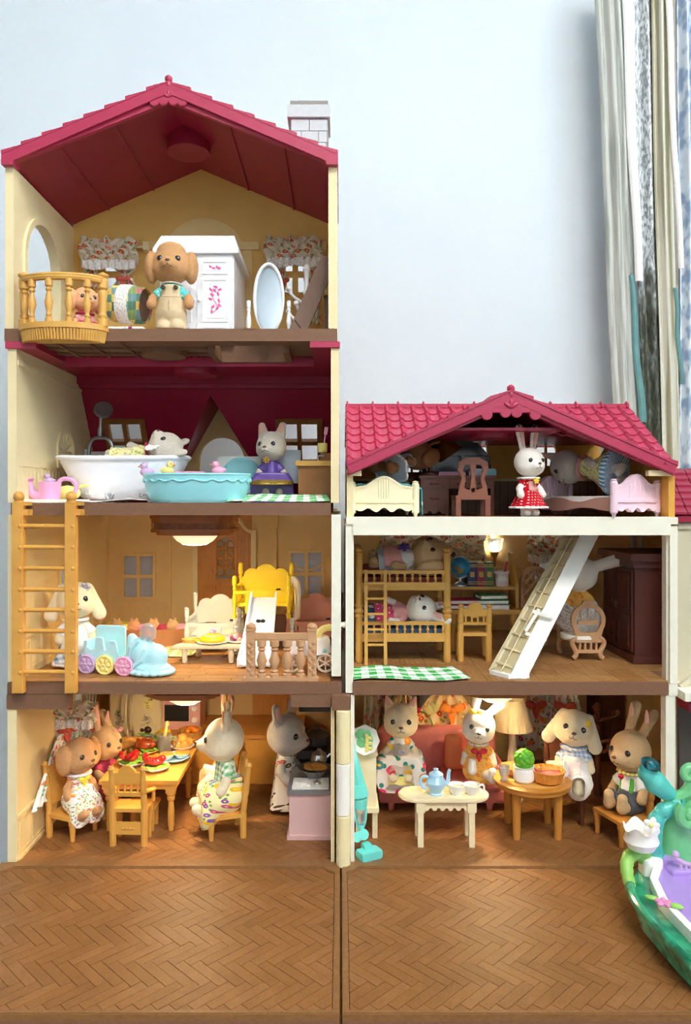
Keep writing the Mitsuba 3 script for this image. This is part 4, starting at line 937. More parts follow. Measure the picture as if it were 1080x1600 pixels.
# attic of the lower house
M_ = lambda px, py, y, s, *rs: (lambda m: m)(frame(at(px, py, y), 0, 0, 0, s) @ (np.linalg.multi_dot([*rs, np.eye(4)]) if len(rs) > 0 else np.eye(4)))
up0 = lambda z: trimesh.transformations.translation_matrix([0, 0, -z])
d = Doll('toy_dog', 'brown soled doll in grey white dress lying feet first in the cream bed', (0, 0, 0), 0, 1.05, 'bsdf_fur_brown', 'floppy', m=M_(612, 730, 6.5, 1.05, rot('z', -18), rot('x', -72), rot('y', 22), up0(1.6)), legs=[((.85 * q, -.2, .9), (1.15 * q, -.3, -.2)) for q in (-1, 1)])
d.top('bsdf_cl_greywhite', 1.0); d.skirt('bsdf_cl_greywhite', 1.2, 2.35, wave=7, lace='bsdf_lace')
d = Doll('toy_rabbit', 'white rabbit doll in red polka dot dress standing in the lower attic', (X(826, 3), 3.0, 37.42), 22, .9, 'bsdf_fur_white', 'rabbit', yaw=0, tail=None)
d.top('bsdf_cl_reddots', .75); d.skirt('bsdf_cl_reddots', 1.15, 2.3, lace='bsdf_lace'); d.collar('bsdf_cl_white', 1.1, w=.35, fl=.45); d.flower('bsdf_ribbon_yellow', .1, -1.95, .3, y=-1.1)
obj('lace_front', d_l := sdf(lambda p: np.maximum(np.maximum(d.torso(p) - .24, np.abs(p[:, 0]) - .55), np.maximum(np.maximum(p[:, 1] + .2, p[:, 2] - 4.5), 3.2 - p[:, 2])), [-1, -2, 3], [1, 0, 4.7], .1), 'bsdf_cl_pinksatin', d.t, smooth=True, uv=cuv)
for q, e in zip((-1, 1), d.E):
    obj('ear_tip', d.put(ell(0, 0, 0, .45, .26, .42), e[2][0] * .98, e[2][1], e[2][2] + .12), 'bsdf_fur_darktip', d.t)
fur('bsdf_fur_darktip', '#6b4a3c', '#5a3c30')
d = Doll('toy_cat', 'grey white doll in blue striped hem dress tipped over on the pink bed', (0, 0, 0), 0, 1.05, 'bsdf_fur_grey', 'cat', m=M_(948, 735, 7.0, 1.1, rot('z', -48), rot('y', -82), rot('z', -50), up0(2.0)), legs=[((.85 * q, -.3, .9), (1.1 * q, -.35, -.2)) for q in (-1, 1)])
d.top('bsdf_cl_yellowsoft', .8); d.skirt('bsdf_cl_yellowsoft', .9, 2.5, wave=7); d.collar('bsdf_cl_pinksatin', 1.15, w=.3)
obj('striped_hem', lathe([(2.62, 0), (2.7, .15), (2.45, .75), (2.35, .75), (2.5, .1)], 40, 0, 0, .75), 'bsdf_cl_bluestripe', d.t, smooth=True, uv=lambda v: np.stack([np.arctan2(v[:, 0], v[:, 1]) * 2.2, v[:, 2]], 1))
# bedroom bunks
lie = lambda px, py, y, s, *r: M_(px, py, y, s, rot('y', 84), *r, up0(4.3))
d = Doll('toy_dog', 'grey tan doll in blue and white outfit lying on the upper bunk', (0, 0, 0), 0, 1.05, 'bsdf_fur_tan', 'floppy', m=lie(637, 872, 12, 1.12, rot('z', -52)), hair=True)
d.top('bsdf_cl_white', .9); d.skirt('bsdf_cl_greywhite', 1.0, 1.5, wave=5); d.flower('bsdf_purple', .0, -2.4, .5, y=-1.3); d.apron('bsdf_cl_pinksatin', 'sash', 3.6, 3.1, 1.3, .3)
d = Doll('toy_rabbit', 'pale rabbit doll in pink dotted dress lying on the lower bunk', (0, 0, 0), 0, 1.0, 'bsdf_fur_white', 'rabbit', m=lie(628, 957, 12, 1.0, rot('z', -45)), earpos={1: ((.9, -.1, 1.0), (2.2, -.7, 2.3), .42, .5), -1: ((-.75, .4, 1.0), (-.9, .9, 2.4), .42, .5)})
d.top('bsdf_cl_pinksatin', 1.0); d.skirt('bsdf_cl_pinkdots', .9, 1.7, wave=7)
d = Doll('toy_rabbit', 'white rabbit doll seen from behind on the tan balloon back chair', (X(905, 14), 14, 23.2), 168, 1.2, 'bsdf_fur_white', 'rabbit', pose='sit', yaw=0, roll=0, earpos={-1: ((-1.2, 0, .6), (-3.3, .0, 1.3), .5, .58), 1: ((1.2, .2, .6), (2.2, -.6, -.8), .45, .5)}, inner=None)
d.top('bsdf_cl_orange', .9); d.lap('bsdf_lace', -2.0, .6, k=1.2)
# sitting room
d = Doll('toy_cat', 'cream cat doll in large floral dress on the left end of the sofa', (X(626, 13), 12.6, 5.5), -4, 1.13, 'bsdf_fur_cream', 'cat', pose='sit', legs=[((.8 * q, -1.2, .5), (.85 * q, -1.8, -.3)) for q in (-1, 1)])
d.top('bsdf_cl_floral_big', .9); d.lap('bsdf_cl_floral_big', -2.2, 1.1, 3.3, k=1.4)
ap = d.apron('bsdf_film', 'organza_bib', 4.3, 1.4, .9, .5); d.flower('bsdf_silver', 0, -2.5, .28, y=-1.75)
rz_ = [(2.2, .05), (2.55, .0), (2.75, -.25), (2.7, -.3), (2.5, -.12), (2.2, -.05)]
a = np.linspace(-1.6, 1.6, 40)
obj('scalloped_hem', grid_sheet(lambda u, v: ((2.2 + .5 * v) * np.sin(-1.75 + 3.5 * u), .1 - (2.3 + .35 * v) * np.cos(-1.75 + 3.5 * u) * 1.0, .15 - .75 * v - .14 * v * np.abs(np.sin(u * 22))), 60, 6, .08)[0], 'bsdf_hemyellow', d.t, smooth=True)
mat('bsdf_hemyellow', '#f0e48a', .6)
obj('organza_hem', grid_sheet(lambda u, v: ((2.3 + .8 * v) * np.sin(-1.75 + 3.5 * u), .15 - (2.3 + .5 * v) * np.cos(-1.75 + 3.5 * u), .0 - 1.1 * v + .2 * v * np.sin(u * 14)), 50, 6, .03)[0], 'bsdf_film', d.t, smooth=True)
d = Doll('toy_rabbit', 'white rabbit doll in orange dress with red ribbon sitting on the sofa', (X(748, 12), 12.0, 5.2), -8, 1.08, 'bsdf_fur_white', 'rabbit', pose='sit', roll=9, earpos={-1: ((-.6, .25, 1.35), (-.55, .3, 2.9), .36, .5), 1: ((.75, .25, 1.25), (1.75, .3, 2.4), .36, .5)}, legs=[((-.8, -1.3, 1.0), (-.8, -2.2, 1.3)), ((.95, -1.3, .5), (1.45, -2.2, .4))])
d.top('bsdf_cl_orange', 1.1); d.lap('bsdf_cl_orange', -1.3, .4); d.neckbow('bsdf_ribbon_red', 1.25, 4.1, -1.3); d.headbow('bsdf_ribbon_yellow', -.55, 1.35, 1.1); d.collar('bsdf_lace', 1.0, w=.22)
d = Doll('toy_rabbit', 'cream lop eared rabbit doll in blue gingham shirt and white apron behind the round table', (X(897, 10.5), 10.5, 4.9), -16, 1.18, 'bsdf_fur_cream', 'lop', roll=10, pitch=-6, pose='sit', legs=[((-1.0, -1.1, 1.1), (-1.9, -1.7, 2.0)), ((.9, -1.3, .2), (.4, -2.3, .1))])
d.top('bsdf_cl_skygingham', 1.2); d.apron('bsdf_cl_white', 'apron', 4.0, .6, 1.1, .32); d.lap('bsdf_cl_white', -1.2, .34); d.collar('bsdf_cl_skygingham', 1.1, w=.35); d.flower('bsdf_ribbon_yellow', 1.0, .75, .28)
obj('pocket', sdf(lambda p: np.maximum(smin(d.torso(p), d.legf(p), .8) - .42 - .12 * np.clip(-p[:, 1], 0, 2), np.maximum(np.abs(p[:, 0] - .05) - .6, np.maximum(np.abs(p[:, 2] - 1.9) - .5, p[:, 1] + .4))), [-1, -3, 1], [1, 0, 3], .1), 'bsdf_cl_pinkpale', d.t, smooth=True)
mat('bsdf_cl_pinkpale', '#ecd6d2', .8)
d = Doll('toy_rabbit', 'tan rabbit doll in white shirt and grey trousers seated at the right wall', (X(988, 6.5), 6.8, 2.9), -58, 1.25, 'bsdf_fur_tan', 'rabbit', pose='sit', pitch=0, snout=1.15, earpos={-1: ((-.55, .5, 1.3), (-.5, 1.3, 3.2), .38, .5), 1: ((.65, .6, 1.3), (.6, 2.0, 2.6), .38, .5)},
         legs=[((-.8, -1.3, .9), (-.85, -2.1, .9)), ((.8, -1.4, .9), (.8, -2.3, .95))])
d.top('bsdf_cl_white', 1.25, name='shirt'); d.trousers('bsdf_cl_slate', 3.3); d.collar('bsdf_lemonknit', 1.05, w=.28, z=4.85); obj('brooch', ell(-.1, -1.35, 4.55 + d.up, .3, .2, .25), 'bsdf_ribbon_red', d.t)
mat('bsdf_lemonknit', lambda p, n, uv: mix(cc('#e8dc8a'), cc('#b9a850'), smoothstep(.3, .7, dr.sin(uv.x * 14) * .5 + .5)), .8)
obj('suspender', sdf(lambda p: np.maximum(np.maximum(d.torso(p) - .2, np.abs(np.abs(p[:, 0]) - .62) - .16), np.maximum(p[:, 2] - 4.4 - d.up, 3.0 + d.up - p[:, 2])), [-1.6, -2, 1.6], [1.6, 2, 3.6], .09), 'bsdf_leafgreen', d.t, smooth=True)
# ---------------------------------------------------------------- furniture helpers
mat('bsdf_whiteplastic', '#eef0f2', .35, .5, coat=.2); mat('bsdf_mirror', '#e8eef2', .04, .9, 1.0); mat('bsdf_porcelain', '#f0f2f6', .18, .6, coat=.6)
mat('bsdf_pinkdecal', '#e068a8', .5); mat('bsdf_walnut', speck('#6b5140', '#84685a', 80, (1, 1, .3)), .5, .4); mat('bsdf_metal', '#85827f', .32, .6, .85); mat('bsdf_chrome', '#c9cbcc', .18, .7, .9)
mat('bsdf_turq', '#93d6dc', .35, .5, coat=.2); mat('bsdf_paleturq', '#b4e0e6', .35, .5, coat=.2); mat('bsdf_yellowplastic', '#f3d62c', .4, .5); mat('bsdf_lilac', '#c6a8cc', .4, .5); mat('bsdf_softyellow', '#eee08a', .4, .5)
mat('bsdf_softpink', '#e8a8c4', .4, .5); mat('bsdf_canpink', '#e6a6cc', .38, .5); mat('bsdf_black', '#15130f', .4); mat('bsdf_skin', '#f0c8a4', .6); mat('bsdf_palegrey', '#d8dcd6', .4, .5); mat('bsdf_cotpink', '#d9a08e', .45, .4)
mat('bsdf_tableivory', '#ecdcb4', .42, .45); mat('bsdf_tray', '#eee9da', .5); mat('bsdf_basket', lambda p, n, uv: mix(cc('#c98e52'), cc('#a86c36'), smoothstep(.3, .7, .5 + .5 * dr.sin(p.z * 4200) * dr.sin((p.x + p.y) * 3000))), .6)
mat('bsdf_wicker', lambda p, n, uv: mix(cc('#d9a056'), cc('#a8692a'), smoothstep(.3, .8, .5 + .5 * dr.sin(p.z * 5200) * dr.sin((p.x + p.y) * 3600))), .55)
scene['bsdf_clear'] = {'type': 'principledthin', 'base_color': {'type': 'rgb', 'value': [.95, .96, .97]}, 'roughness': .08, 'spec_trans': .85, 'eta': 1.45, 'diff_trans': .2}
cloth('bsdf_cl_picnic', gingham('#3fa552', '#f2f5ee', 1.3)); cloth('bsdf_cl_quilt', flowers('#f1ece6', ['#c23a6a', '#8a2a5a', '#d96a8a'], 1.2, '#d4c4c4', .7)); cloth('bsdf_cl_bluefloral', flowers('#59b4c8', ['#e8d84a', '#f0f0e0', '#2f7a9a'], 1.6, '#9ac84a', .7)); cloth('bsdf_cl_quiltred', speck('#8a4a40', '#7a3f38', 200)); cloth('bsdf_cl_quiltblue', speck('#4a6a8a', '#3a5876', 200))
BAL = [(.6, 0), (.6, .1), (.36, .12), (.5, .17), (.36, .22), (.42, .26), (.72, .45), (.4, .66), (.34, .7), (.55, .75), (.36, .8), (.62, .84), (.62, 1)]
LEG = [(.42, 0), (.55, .03), (.45, .08), (.62, .14), (.66, .45), (.5, .68), (.75, .72), (.75, .78), (.55, .8), (.9, .84), (.9, 1)]
def turned(prof, r, h, x=0, y=0, z=0, n=14): return lathe([(a * r, b * h) for a, b in prof], n, x, y, z)
def ruffle(par, name, x0, x1, z0, z1, y, m, amp=.35, n=9, flare=0, seed=0, uvs=1.0, lace=False, tie=None):
    """gathered cloth hanging between two heights; tie: (fraction down, half width) where it is bound"""
    w, hgt = x1 - x0, z1 - z0; cx = (x0 + x1) / 2
    def fn(u, v):
        sc = 1 + flare * v
        if tie:
            tv, tw = tie; d = np.abs(v - tv); sc = np.where(v < tv, 1 - (1 - tw) * np.exp(-(d / .16) ** 2), tw + (1 + flare - tw) * (1 - np.exp(-(d / .3) ** 1.5)))
        a = amp * (.5 + .5 * v)
        return (cx + (u - .5) * w * sc, y - a * np.sin(u * n * 2 * math.pi + seed) - .3 * a * np.sin(u * n * 5.3 + v * 4 + seed), z1 - hgt * v + .06 * np.sin(u * 23 + seed) - (.12 * v * np.cos(u * n * 2 * math.pi + seed)))
    me, uv = grid_sheet(fn, 12 * n + 1 if n < 7 else 8 * n + 1, 14, .06)
    return obj(name, me, m, par, smooth=True, uv=np.stack([uv[:, 0] * w * 1.4 * uvs, uv[:, 1] * hgt * uvs], 1))
def gathered(label, px0, px1, y, py0, py1, m='bsdf_cl_curtain', lower=None, tie_px=None, bowm='bsdf_ribbon_coral', name='toy_curtain', group=None):
    """a puffed valance with a lace edge, and side drapes tied with bows"""
    t = thing(name, label, 'curtain', group=group); x0, x1, z1, z0 = X(px0, y), X(px1, y), Z(py0, y), Z(py1, y)
    rnd = np.random.default_rng(int(px0)); h = z1 - z0
    def fn(u, v):
        puff = np.sin(np.clip(v, 0, 1) * math.pi) ** .7
        return (x0 + (x1 - x0) * u + .2 * np.sin(v * 9 + u * 20), y - .3 - .75 * puff - .22 * np.sin(u * 44 + 3 * np.sin(v * 6)) - .15 * np.sin(v * 22 + u * 30), z1 - h * v + .2 * np.sin(u * 31) * (v < .15) + .1 * np.sin(u * 17 + v * 5))
    me, uv = grid_sheet(fn, 80, 26, .07)
    obj('valance', me, m, t, smooth=True, uv=np.stack([uv[:, 0] * (x1 - x0) * 1.3, uv[:, 1] * h * 1.5], 1))
    me, uv = grid_sheet(lambda u, v: (x0 + (x1 - x0) * (.03 + .94 * u), y - .9 - .12 * np.sin(u * 50), z0 + .55 - .9 * v - .35 * np.abs(np.sin(u * 6)) * v - .1 * np.abs(np.sin(u * 60)) * v), 90, 6, .05)
    obj('lace_edge', me, 'bsdf_lace', t, smooth=True, uv=np.stack([uv[:, 0] * (x1 - x0), uv[:, 1]], 1))
    for (a, b, c, e, tie, bx_, bz_) in (lower or []):
        ruffle(t, 'drape', X(a, y), X(b, y), Z(e, y), Z(c, y), y - .1, m, .18, 4, .3, a, tie=tie)
        if bx_: bow(t, at(bx_, bz_, y - .9), 1.3, bowm)
    return t
# ---------------------------------------------------------------- attic of the tall house
A0 = 57.87
bx0, bx1 = X(33, -.3), X(167, -.3); bc = (bx0 + bx1) / 2; bw_ = (bx1 - bx0) / 2; bul = 2.6
t = thing('balcony', 'curved ochre balcony with turned balusters at the attic front', 'balcony')
arc = lambda s, dw=0.: np.array([bc + (bw_ + dw) * math.sin(s), -.2 - (bul + dw) * math.cos(s)])
def cres(dw): return Polygon([tuple(arc(s, dw)) for s in np.linspace(-math.pi / 2, math.pi / 2, 30)] + [(bc + bw_ + dw, .1), (bc - bw_ - dw, .1)])
obj('base', [ext(cres(.15), A0 - .45, A0 + .02, 'xy'), ext(cres(.02), A0 + 0, A0 + .2, 'xy')], 'bsdf_ochre', t)
obj('apron', [ext(cres(-.35), A0 - 1.6, A0 - .4, 'xy')] + [cyl((*arc(s, -.3), A0 - 1.65), (*arc(s, -.1), A0 - .45), .12, .17, 8) for s in np.linspace(-1.5, 1.5, 40)], 'bsdf_ochre', f'{t}__base')
for s in (-1.15, -.72, -.2, .3, .78): obj('baluster', turned(BAL, .62, 4.6, *arc(s, -.35), A0 + .15), 'bsdf_ochre', t)
pp = [(1.0, 0), (1.0, .12), (.75, .14), (.9, .2), (.7, .24), (.8, .5), (.9, .62), (.7, .66), (1.0, .7), (1.0, .86), (.8, .88), (1.15, .92), (1.15, .95), (.5, .98), (.2, 1.0)]
for q in (-1, 1): obj('post', turned(pp, .56, 5.9, bc + q * (bw_ - .4), -.45, A0 + .1, 20), 'bsdf_ochre', t)
obj('rail', [tube([(*arc(s, -.35), A0 + 4.95) for s in np.linspace(-1.5, 1.5, 30)], .36, 8), tube([(*arc(s, -.2), A0 + 5.2) for s in np.linspace(-1.5, 1.5, 30)], .22, 8)], 'bsdf_ochre', t)
# wardrobe
wx0, wx1, wf, wb = X(250, 7.2), X(366, 7.2), 7.2, 17.4; wz1 = Z(398, 7.2)
t = thing('wardrobe', 'white wardrobe with pink flower sprays behind the brown poodle', 'wardrobe')
obj('body', box(wx0, wx1, wf, wb, A0, wz1, .08), 'bsdf_whiteplastic', t)
cr = Polygon([(wx0 - .7, wz1), (wx1 + .6, wz1), (wx1 + .6, wz1 + .5), (wx1 + .1, wz1 + 2.0), (wx0 + .3, wz1 + 2.0), (wx0 - .7, wz1 + .5)])
obj('crown', [ext(cr, wf - .7, wb)], 'bsdf_whiteplastic', t)
mid = (wx0 + wx1) / 2
for a, b in ((wx0 + .15, mid - .05), (mid + .05, wx1 - .15)):
    dk = obj('door', box(a, b, wf - .25, wf, A0 + .4, wz1 - .15, .05), 'bsdf_whiteplastic', t)
    cx = (a + b) / 2; w = (b - a) / 2 - .55; ps = []
    for z0, z1 in ((wz1 - 2.4, wz1 - .8), (wz1 - 8.0, wz1 - 2.9), (A0 + .8, wz1 - 8.5)):
        ps += [ext(rect(cx - w, cx + w, z0, z1).difference(rect(cx - w + .2, cx + w - .2, z0 + .2, z1 - .2)), wf - .38, wf - .2), ext(rect(cx - w + .45, cx + w - .45, z0 + .45, z1 - .45), wf - .32, wf - .2)]
    obj('panel', ps, 'bsdf_whiteplastic', dk)
    fl = []
    rnd = random.Random(4)
    for (x, z) in [(0, -1.0), (-.3, -1.5), (.4, -1.4), (-.5, -2.0), (.1, -.6), (.5, -2.2), (.6, -.9), (-.2, -2.9), (.3, -3.1), (.55, -2.75), (-.35, -3.5), (-.45, -.9)]:
        fl.append(mv(ell(0, 0, 0, .26, .03, .13), cx + x, wf - .4, wz1 - 3.3 + z, ry=rnd.uniform(0, 180)))
    for x in (-.5, -.1, .3, .55): fl.append(mv(ell(0, 0, 0, .2, .03, .12), cx + x, wf - .4, wz1 - 1.6 + .1 * math.sin(x * 9), ry=rnd.uniform(0, 180)))
    fl.append(tube(spline([(cx - .3, wf - .37, wz1 - 6.9), (cx + .3, wf - .37, wz1 - 6.2), (cx - .2, wf - .37, wz1 - 5.2), (cx + .3, wf - .37, wz1 - 4.0)], 16), .035, 5))
    obj('flower_print', fl, 'bsdf_pinkdecal', dk)
    obj('knob', ell(b - .25 if a < mid - 1 else a + .25, wf - .42, wz1 - 5.5, .16), 'bsdf_whiteplastic', dk)
# mirror
mc = at(420, 466, 4.6)
t = thing('standing_mirror', 'white oval standing mirror between two turned posts', 'mirror')
th = np.linspace(0, 2 * math.pi, 60, endpoint=False)
obj('frame', tube(np.stack([mc[0] + 1.62 * np.cos(th), np.full(60, mc[1]) - .15 * np.sin(th), mc[2] + 3.85 * np.sin(th)], 1), .2, 8, True), 'bsdf_whiteplastic', t)
obj('glass', [mv(ell(0, 0, 0, 1.6, .05, 3.8, 3), *mc, rx=-3)], 'bsdf_mirror', t)
for q in (-1, 1): obj('post', turned(BAL, .42, 4.2, mc[0] + q * 2.3, mc[1], A0), 'bsdf_whiteplastic', t)
obj('foot', [bx(mc[0] + q * 2.3, mc[1], A0, .5, 2.2, .3) for q in (-1, 1)] + [cyl((mc[0] - 2.3, mc[1], A0 + .4), (mc[0] + 2.3, mc[1], A0 + .4), .15)], 'bsdf_whiteplastic', t)
# coat tree
cx = X(479, 9)
t = thing('coat_stand', 'white coat stand with curled arms beside the oval mirror', 'coat stand')
obj('pole', turned([(1, 0), (1, .1), (.6, .14), (.8, .2), (.6, .3), (.6, .6), (1, .64), (.6, .7), (.7, .9), (1.1, .94), (.5, 1)], .42, Z(414, 9) - A0, cx, 9, A0), 'bsdf_whiteplastic', t)
for a, z in ((200, 6.2), (-20, 6.0), (240, 4.2), (300, 4.1), (170, 3.8)):
    c, s = math.cos(math.radians(a)), math.sin(math.radians(a))
    obj('arm', [tube(spline([(cx, 9, A0 + z - 1.4), (cx + c * .9, 9 + s * .9, A0 + z - .9), (cx + c * 1.7, 9 + s * 1.7, A0 + z - .4), (cx + c * 2.2, 9 + s * 2.2, A0 + z + .3)], 12), .2, 8), ell(cx + c * 2.25, 9 + s * 2.25, A0 + z + .4, .32)], 'bsdf_whiteplastic', t)
# leaning stair
t = thing('stair_flight', 'brown wooden stair flight leaning up behind the attic right wall', 'stairs')
p0, p1 = at(468, 512, 3.6), at(510, 425, 5.5); dd = p1 - p0
obj('stringer', mv(box(-.95, .95, -.3, .3, -.6, float(np.linalg.norm(dd)) + .8, .06), *p0, ry=math.degrees(math.atan2(dd[0], dd[2]))), 'bsdf_walnut', t)
for i in range(9):
    q = p0 + dd * (i + .3) / 9
    obj('tread', mv(box(-.8, .8, -.55, -.28, -.12, .12, .04), *q, ry=math.degrees(math.atan2(dd[0], dd[2])) + 30), 'bsdf_walnut', t)
obj('newel_post', [bx(X(511, 5), 5, A0, .55, .55, 4.6), bx(X(511, 5), 5, A0 + 4.6, .75, .75, .3)], 'bsdf_walnut', t)
# curtains
gathered('ruffled floral valance with lace edge at the attic window left of the wardrobe', 128, 217, 17.6, 374, 416, lower=[(133, 152, 405, 450, None, None, None), (178, 214, 405, 450, (.6, .3), 192, 437)], group=None)
gathered('ruffled floral valance with lace edge at the attic window behind the coat stand', 415, 503, 17.6, 372, 412, lower=[(432, 446, 405, 455, None, 441, 440), (478, 500, 405, 505, (.5, .5), 486, 440)])
# plaid barrel bag, quilt
c = at(200, 476, 6)
t = thing('barrel_bag', 'round plaid cloth bag with white lace band beside the poodle', 'bag', c, -8, ry=96)
obj('body', lathe([(0, -2.3), (1.6, -2.2), (2.05, -1.7), (2.15, 0), (2.1, 1.9), (1.95, 2.2), (1.9, 2.15), (1.95, 1.5), (0, 1.3)], 36), 'bsdf_cl_plaid', t, smooth=40, uv=None)
obj('lace_band', lathe([(2.17, -.75), (2.24, -.7), (2.27, 0), (2.24, .7), (2.16, .75)], 36), 'bsdf_lace', t, smooth=True, uv=lambda v: np.stack([np.arctan2(v[:, 1], v[:, 0]) * 2, v[:, 2]], 1))
obj('lining', lathe([(0, 1.35), (1.85, 1.4), (1.9, 1.9)], 36), 'bsdf_walnut', t)
mat('bsdf_cl_plaid', (lambda f: lambda p, n, uv: f(p, n, mi.Point2f(p.x * 110 + p.y * 40, p.z * 110)))(plaid(['#8fae6a', '#e0b85a', '#5f8a72', '#d8968a', '#e8cf6a', '#7aa0a0'], 1.0)), .85)
me, uv = grid_sheet(lambda u, v: (X(168, 5) + 5.0 * u, 1.2 + 6 * v, A0 + .35 + .15 * np.sin(u * 9) * np.sin(v * 7)), 16, 16, .3)
single('quilt', 'white quilt with magenta flowers under the plaid bag', 'quilt', me, 'bsdf_cl_quilt', smooth=True, uv=np.stack([uv[:, 0] * 5, uv[:, 1] * 6], 1))
# ---------------------------------------------------------------- bathroom
B0 = 39.0
ty = 9.5; tx0, tx1 = X(95, ty), X(293, ty); tc = (tx0 + tx1) / 2; tz = Z(718, ty)
t = thing('bathtub', 'white clawfoot bathtub under the shower', 'bathtub')
def tubf(dw):
    def f(p):
        z = (p[:, 2] - B0) / (tz - B0); s = np.clip(.52 + .48 * np.clip(z, 0, 1) ** .6, 0, 1.2)
        off = np.where(p[:, 0] > tc, 1 + .03 * z, 1); a = (tx1 - tx0) / 2 - dw - .1
        d = ((np.abs(p[:, 0] - tc) / (a * s * off)) ** 2.6 + (np.abs(p[:, 1] - ty) / ((3.7 - dw) * s)) ** 2.6) ** (1 / 2.6) - 1
        return d * 3.2
    return f
f0, f1 = tubf(0), tubf(.3)
tm = sdf(lambda p: np.maximum(np.maximum(np.maximum(f0(p), p[:, 2] - tz - .02 * (p[:, 0] - tc) ** 2 * .15), B0 + .25 - p[:, 2]), -np.maximum(f1(p), B0 + .7 - p[:, 2])), [tx0 - 1, ty - 4.5, B0], [tx1 + 1.2, ty + 4.5, tz + 1], .16)
obj('basin', tm, 'bsdf_porcelain', t, smooth=50)
obj('rim', tube([(tc + ((tx1 - tx0) / 2 + .1) * np.sign(math.cos(a)) * abs(math.cos(a)) ** .8, ty + 3.8 * np.sign(math.sin(a)) * abs(math.sin(a)) ** .8, tz + .02 * .15 * 60 * abs(math.cos(a)) ** 2) for a in th], .27, 8, True), 'bsdf_porcelain', t)
for q, yy in ((170, -3.1), (170, 3.1), (238, -3.1), (238, 3.1)):
    xx = X(q, ty - 3)
    obj('claw_foot', [mv(ell(0, 0, .1, .65, .2, .2), xx, ty + yy * .92, B0 + .0), mv(ell(0, 0, .55, .18, .22, .75), xx, ty + yy * .85, B0 + .15)] + [mv(ell(0, 0, .5, .12, .16, .62), xx, ty + yy * .86, B0 + .1, ry=a) for a in (-28, 28)], 'bsdf_chrome', t)
# shower
sx, sy = X(157, 13), 13.2; sz = lambda py: Z(py, 13)
t = thing('shower_fixture', 'grey metal shower with round head above the bathtub', 'shower')
obj('pipe', [tube(spline([(sx - 1.2, sy, sz(735)), (sx - 1.2, sy, sz(690)), (sx - .8, sy, sz(685)), (sx, sy, sz(684)), (sx + .8, sy, sz(685)), (sx + 1.2, sy, sz(690)), (sx + 1.2, sy, sz(735))], 24), .27), cyl((sx - .1, sy, sz(684)), (sx, sy, sz(650)), .22), cyl((sx - .1, sy, sz(680)), (sx - .1, sy, sz(668)), .34), bx(sx, sy, sz(712), 2.4, .6, .5), bx(sx, sy, sz(740), 3.4, .9, 2.2)], 'bsdf_metal', t)
for q in (-1, 1): obj('tap', [cyl((sx + q * 1.9, sy, sz(718)), (sx + q * 1.9, sy, sz(702)), .3), cyl((sx + q * 1.2, sy, sz(712)), (sx + q * 2.3, sy, sz(712)), .2)], 'bsdf_metal', t)
hd = [lathe([(0, 0), (1.15, .05), (1.2, .2), (1.0, .4), (.4, .6), (0, .62)], 30)] + [lathe([(r, -.06), (r + .1, -.08), (r + .15, 0)], 30) for r in (.3, .6, .9)]
obj('shower_head', mv(J(*hd), X(163, 13), sy - .6, sz(640), rx=-112, ry=0, rz=15), 'bsdf_metal', t)
# small turquoise basin with scalloped band
by = 3.2; b0, b1 = X(217, by - 2), X(389, by - 2); bc_ = (b0 + b1) / 2; bz = Z(741, by - 2.5)
t = thing('baby_bath', 'turquoise oval baby bath with scalloped rim at the bathroom front', 'baby bath')
bp = [(.78, 0), (.86, .12), (.95, .6), (1.0, .93), (1.0, 1.0), (.94, 1.0), (.9, .6), (.7, .15), (0, .12)]
bm = lathe([(r * 1.0, z * (bz - B0)) for r, z in bp], 48); v = np.array(bm.vertices); v[:, 0] = np.sign(v[:, 0]) * np.abs(v[:, 0]) ** .8 * (b1 - b0) / 2; v[:, 1] *= 2.9
obj('basin', mv(trimesh.Trimesh(v, bm.faces, process=False), bc_, by, B0), 'bsdf_turq', t, smooth=40)
def ovalpt(s, k, z): return (bc_ + np.sign(math.sin(s)) * abs(math.sin(s)) ** .8 * (b1 - b0) / 2 * k, by - math.cos(s) * 2.9 * k, z)
scp = [ovalpt(s, .995, bz - .5 - .28 * abs(math.sin(s * 11))) for s in np.linspace(-math.pi, math.pi, 220)]
obj('scallop_band', tube(scp, .1, 6), 'bsdf_turq', f'{t}__basin'); obj('rim', tube([ovalpt(s, .98, bz) for s in np.linspace(-math.pi, math.pi, 90, endpoint=False)], .16, 6, True), 'bsdf_turq', f'{t}__basin')
def duck(label, px, py, y, m, s=1.0, rz=0, g='bath ducks'):
    p = at(px, py, y); t = thing('toy_duck', label, 'toy duck', p, rz, s=s)
    obj('body', [ell(0, 0, 0, .75, .55, .5), ell(.55, 0, .12, .35, .3, .25), ell(-.3, 0, .7, .42, .4, .42)], m, t); obj('beak', ell(-.75, 0, .66, .22, .2, .09), 'bsdf_ribbon_orange', t)
    obj('eye', [ell(-.52, q * .3, .8, .07) for q in (-1, 1)], 'bsdf_black', t)
obj('water', ext(Point(0, 0).buffer(1, quad_segs=12), 0, .1, 'xy').apply_transform(np.diag([(b1 - b0) / 2 * .93, 2.6, 1, 1])).apply_translation([bc_, by, bz - .95]), 'bsdf_paleturq', t)
duck('lilac toy duck at the left end of the turquoise baby bath', 229, 738, by, 'bsdf_lilac'); duck('yellow toy duck in the turquoise baby bath', 262, 736, by + .6, 'bsdf_softyellow', rz=170); duck('pink toy duck at the right end of the turquoise baby bath', 341, 736, by, 'bsdf_softpink')
single('pink_sponge', 'pink sponge bar floating in the baby bath', 'sponge', mv(box(-1.6, 1.6, -.7, .7, -.6, .3, .2), *at(297, 741, by)), 'bsdf_softpink')
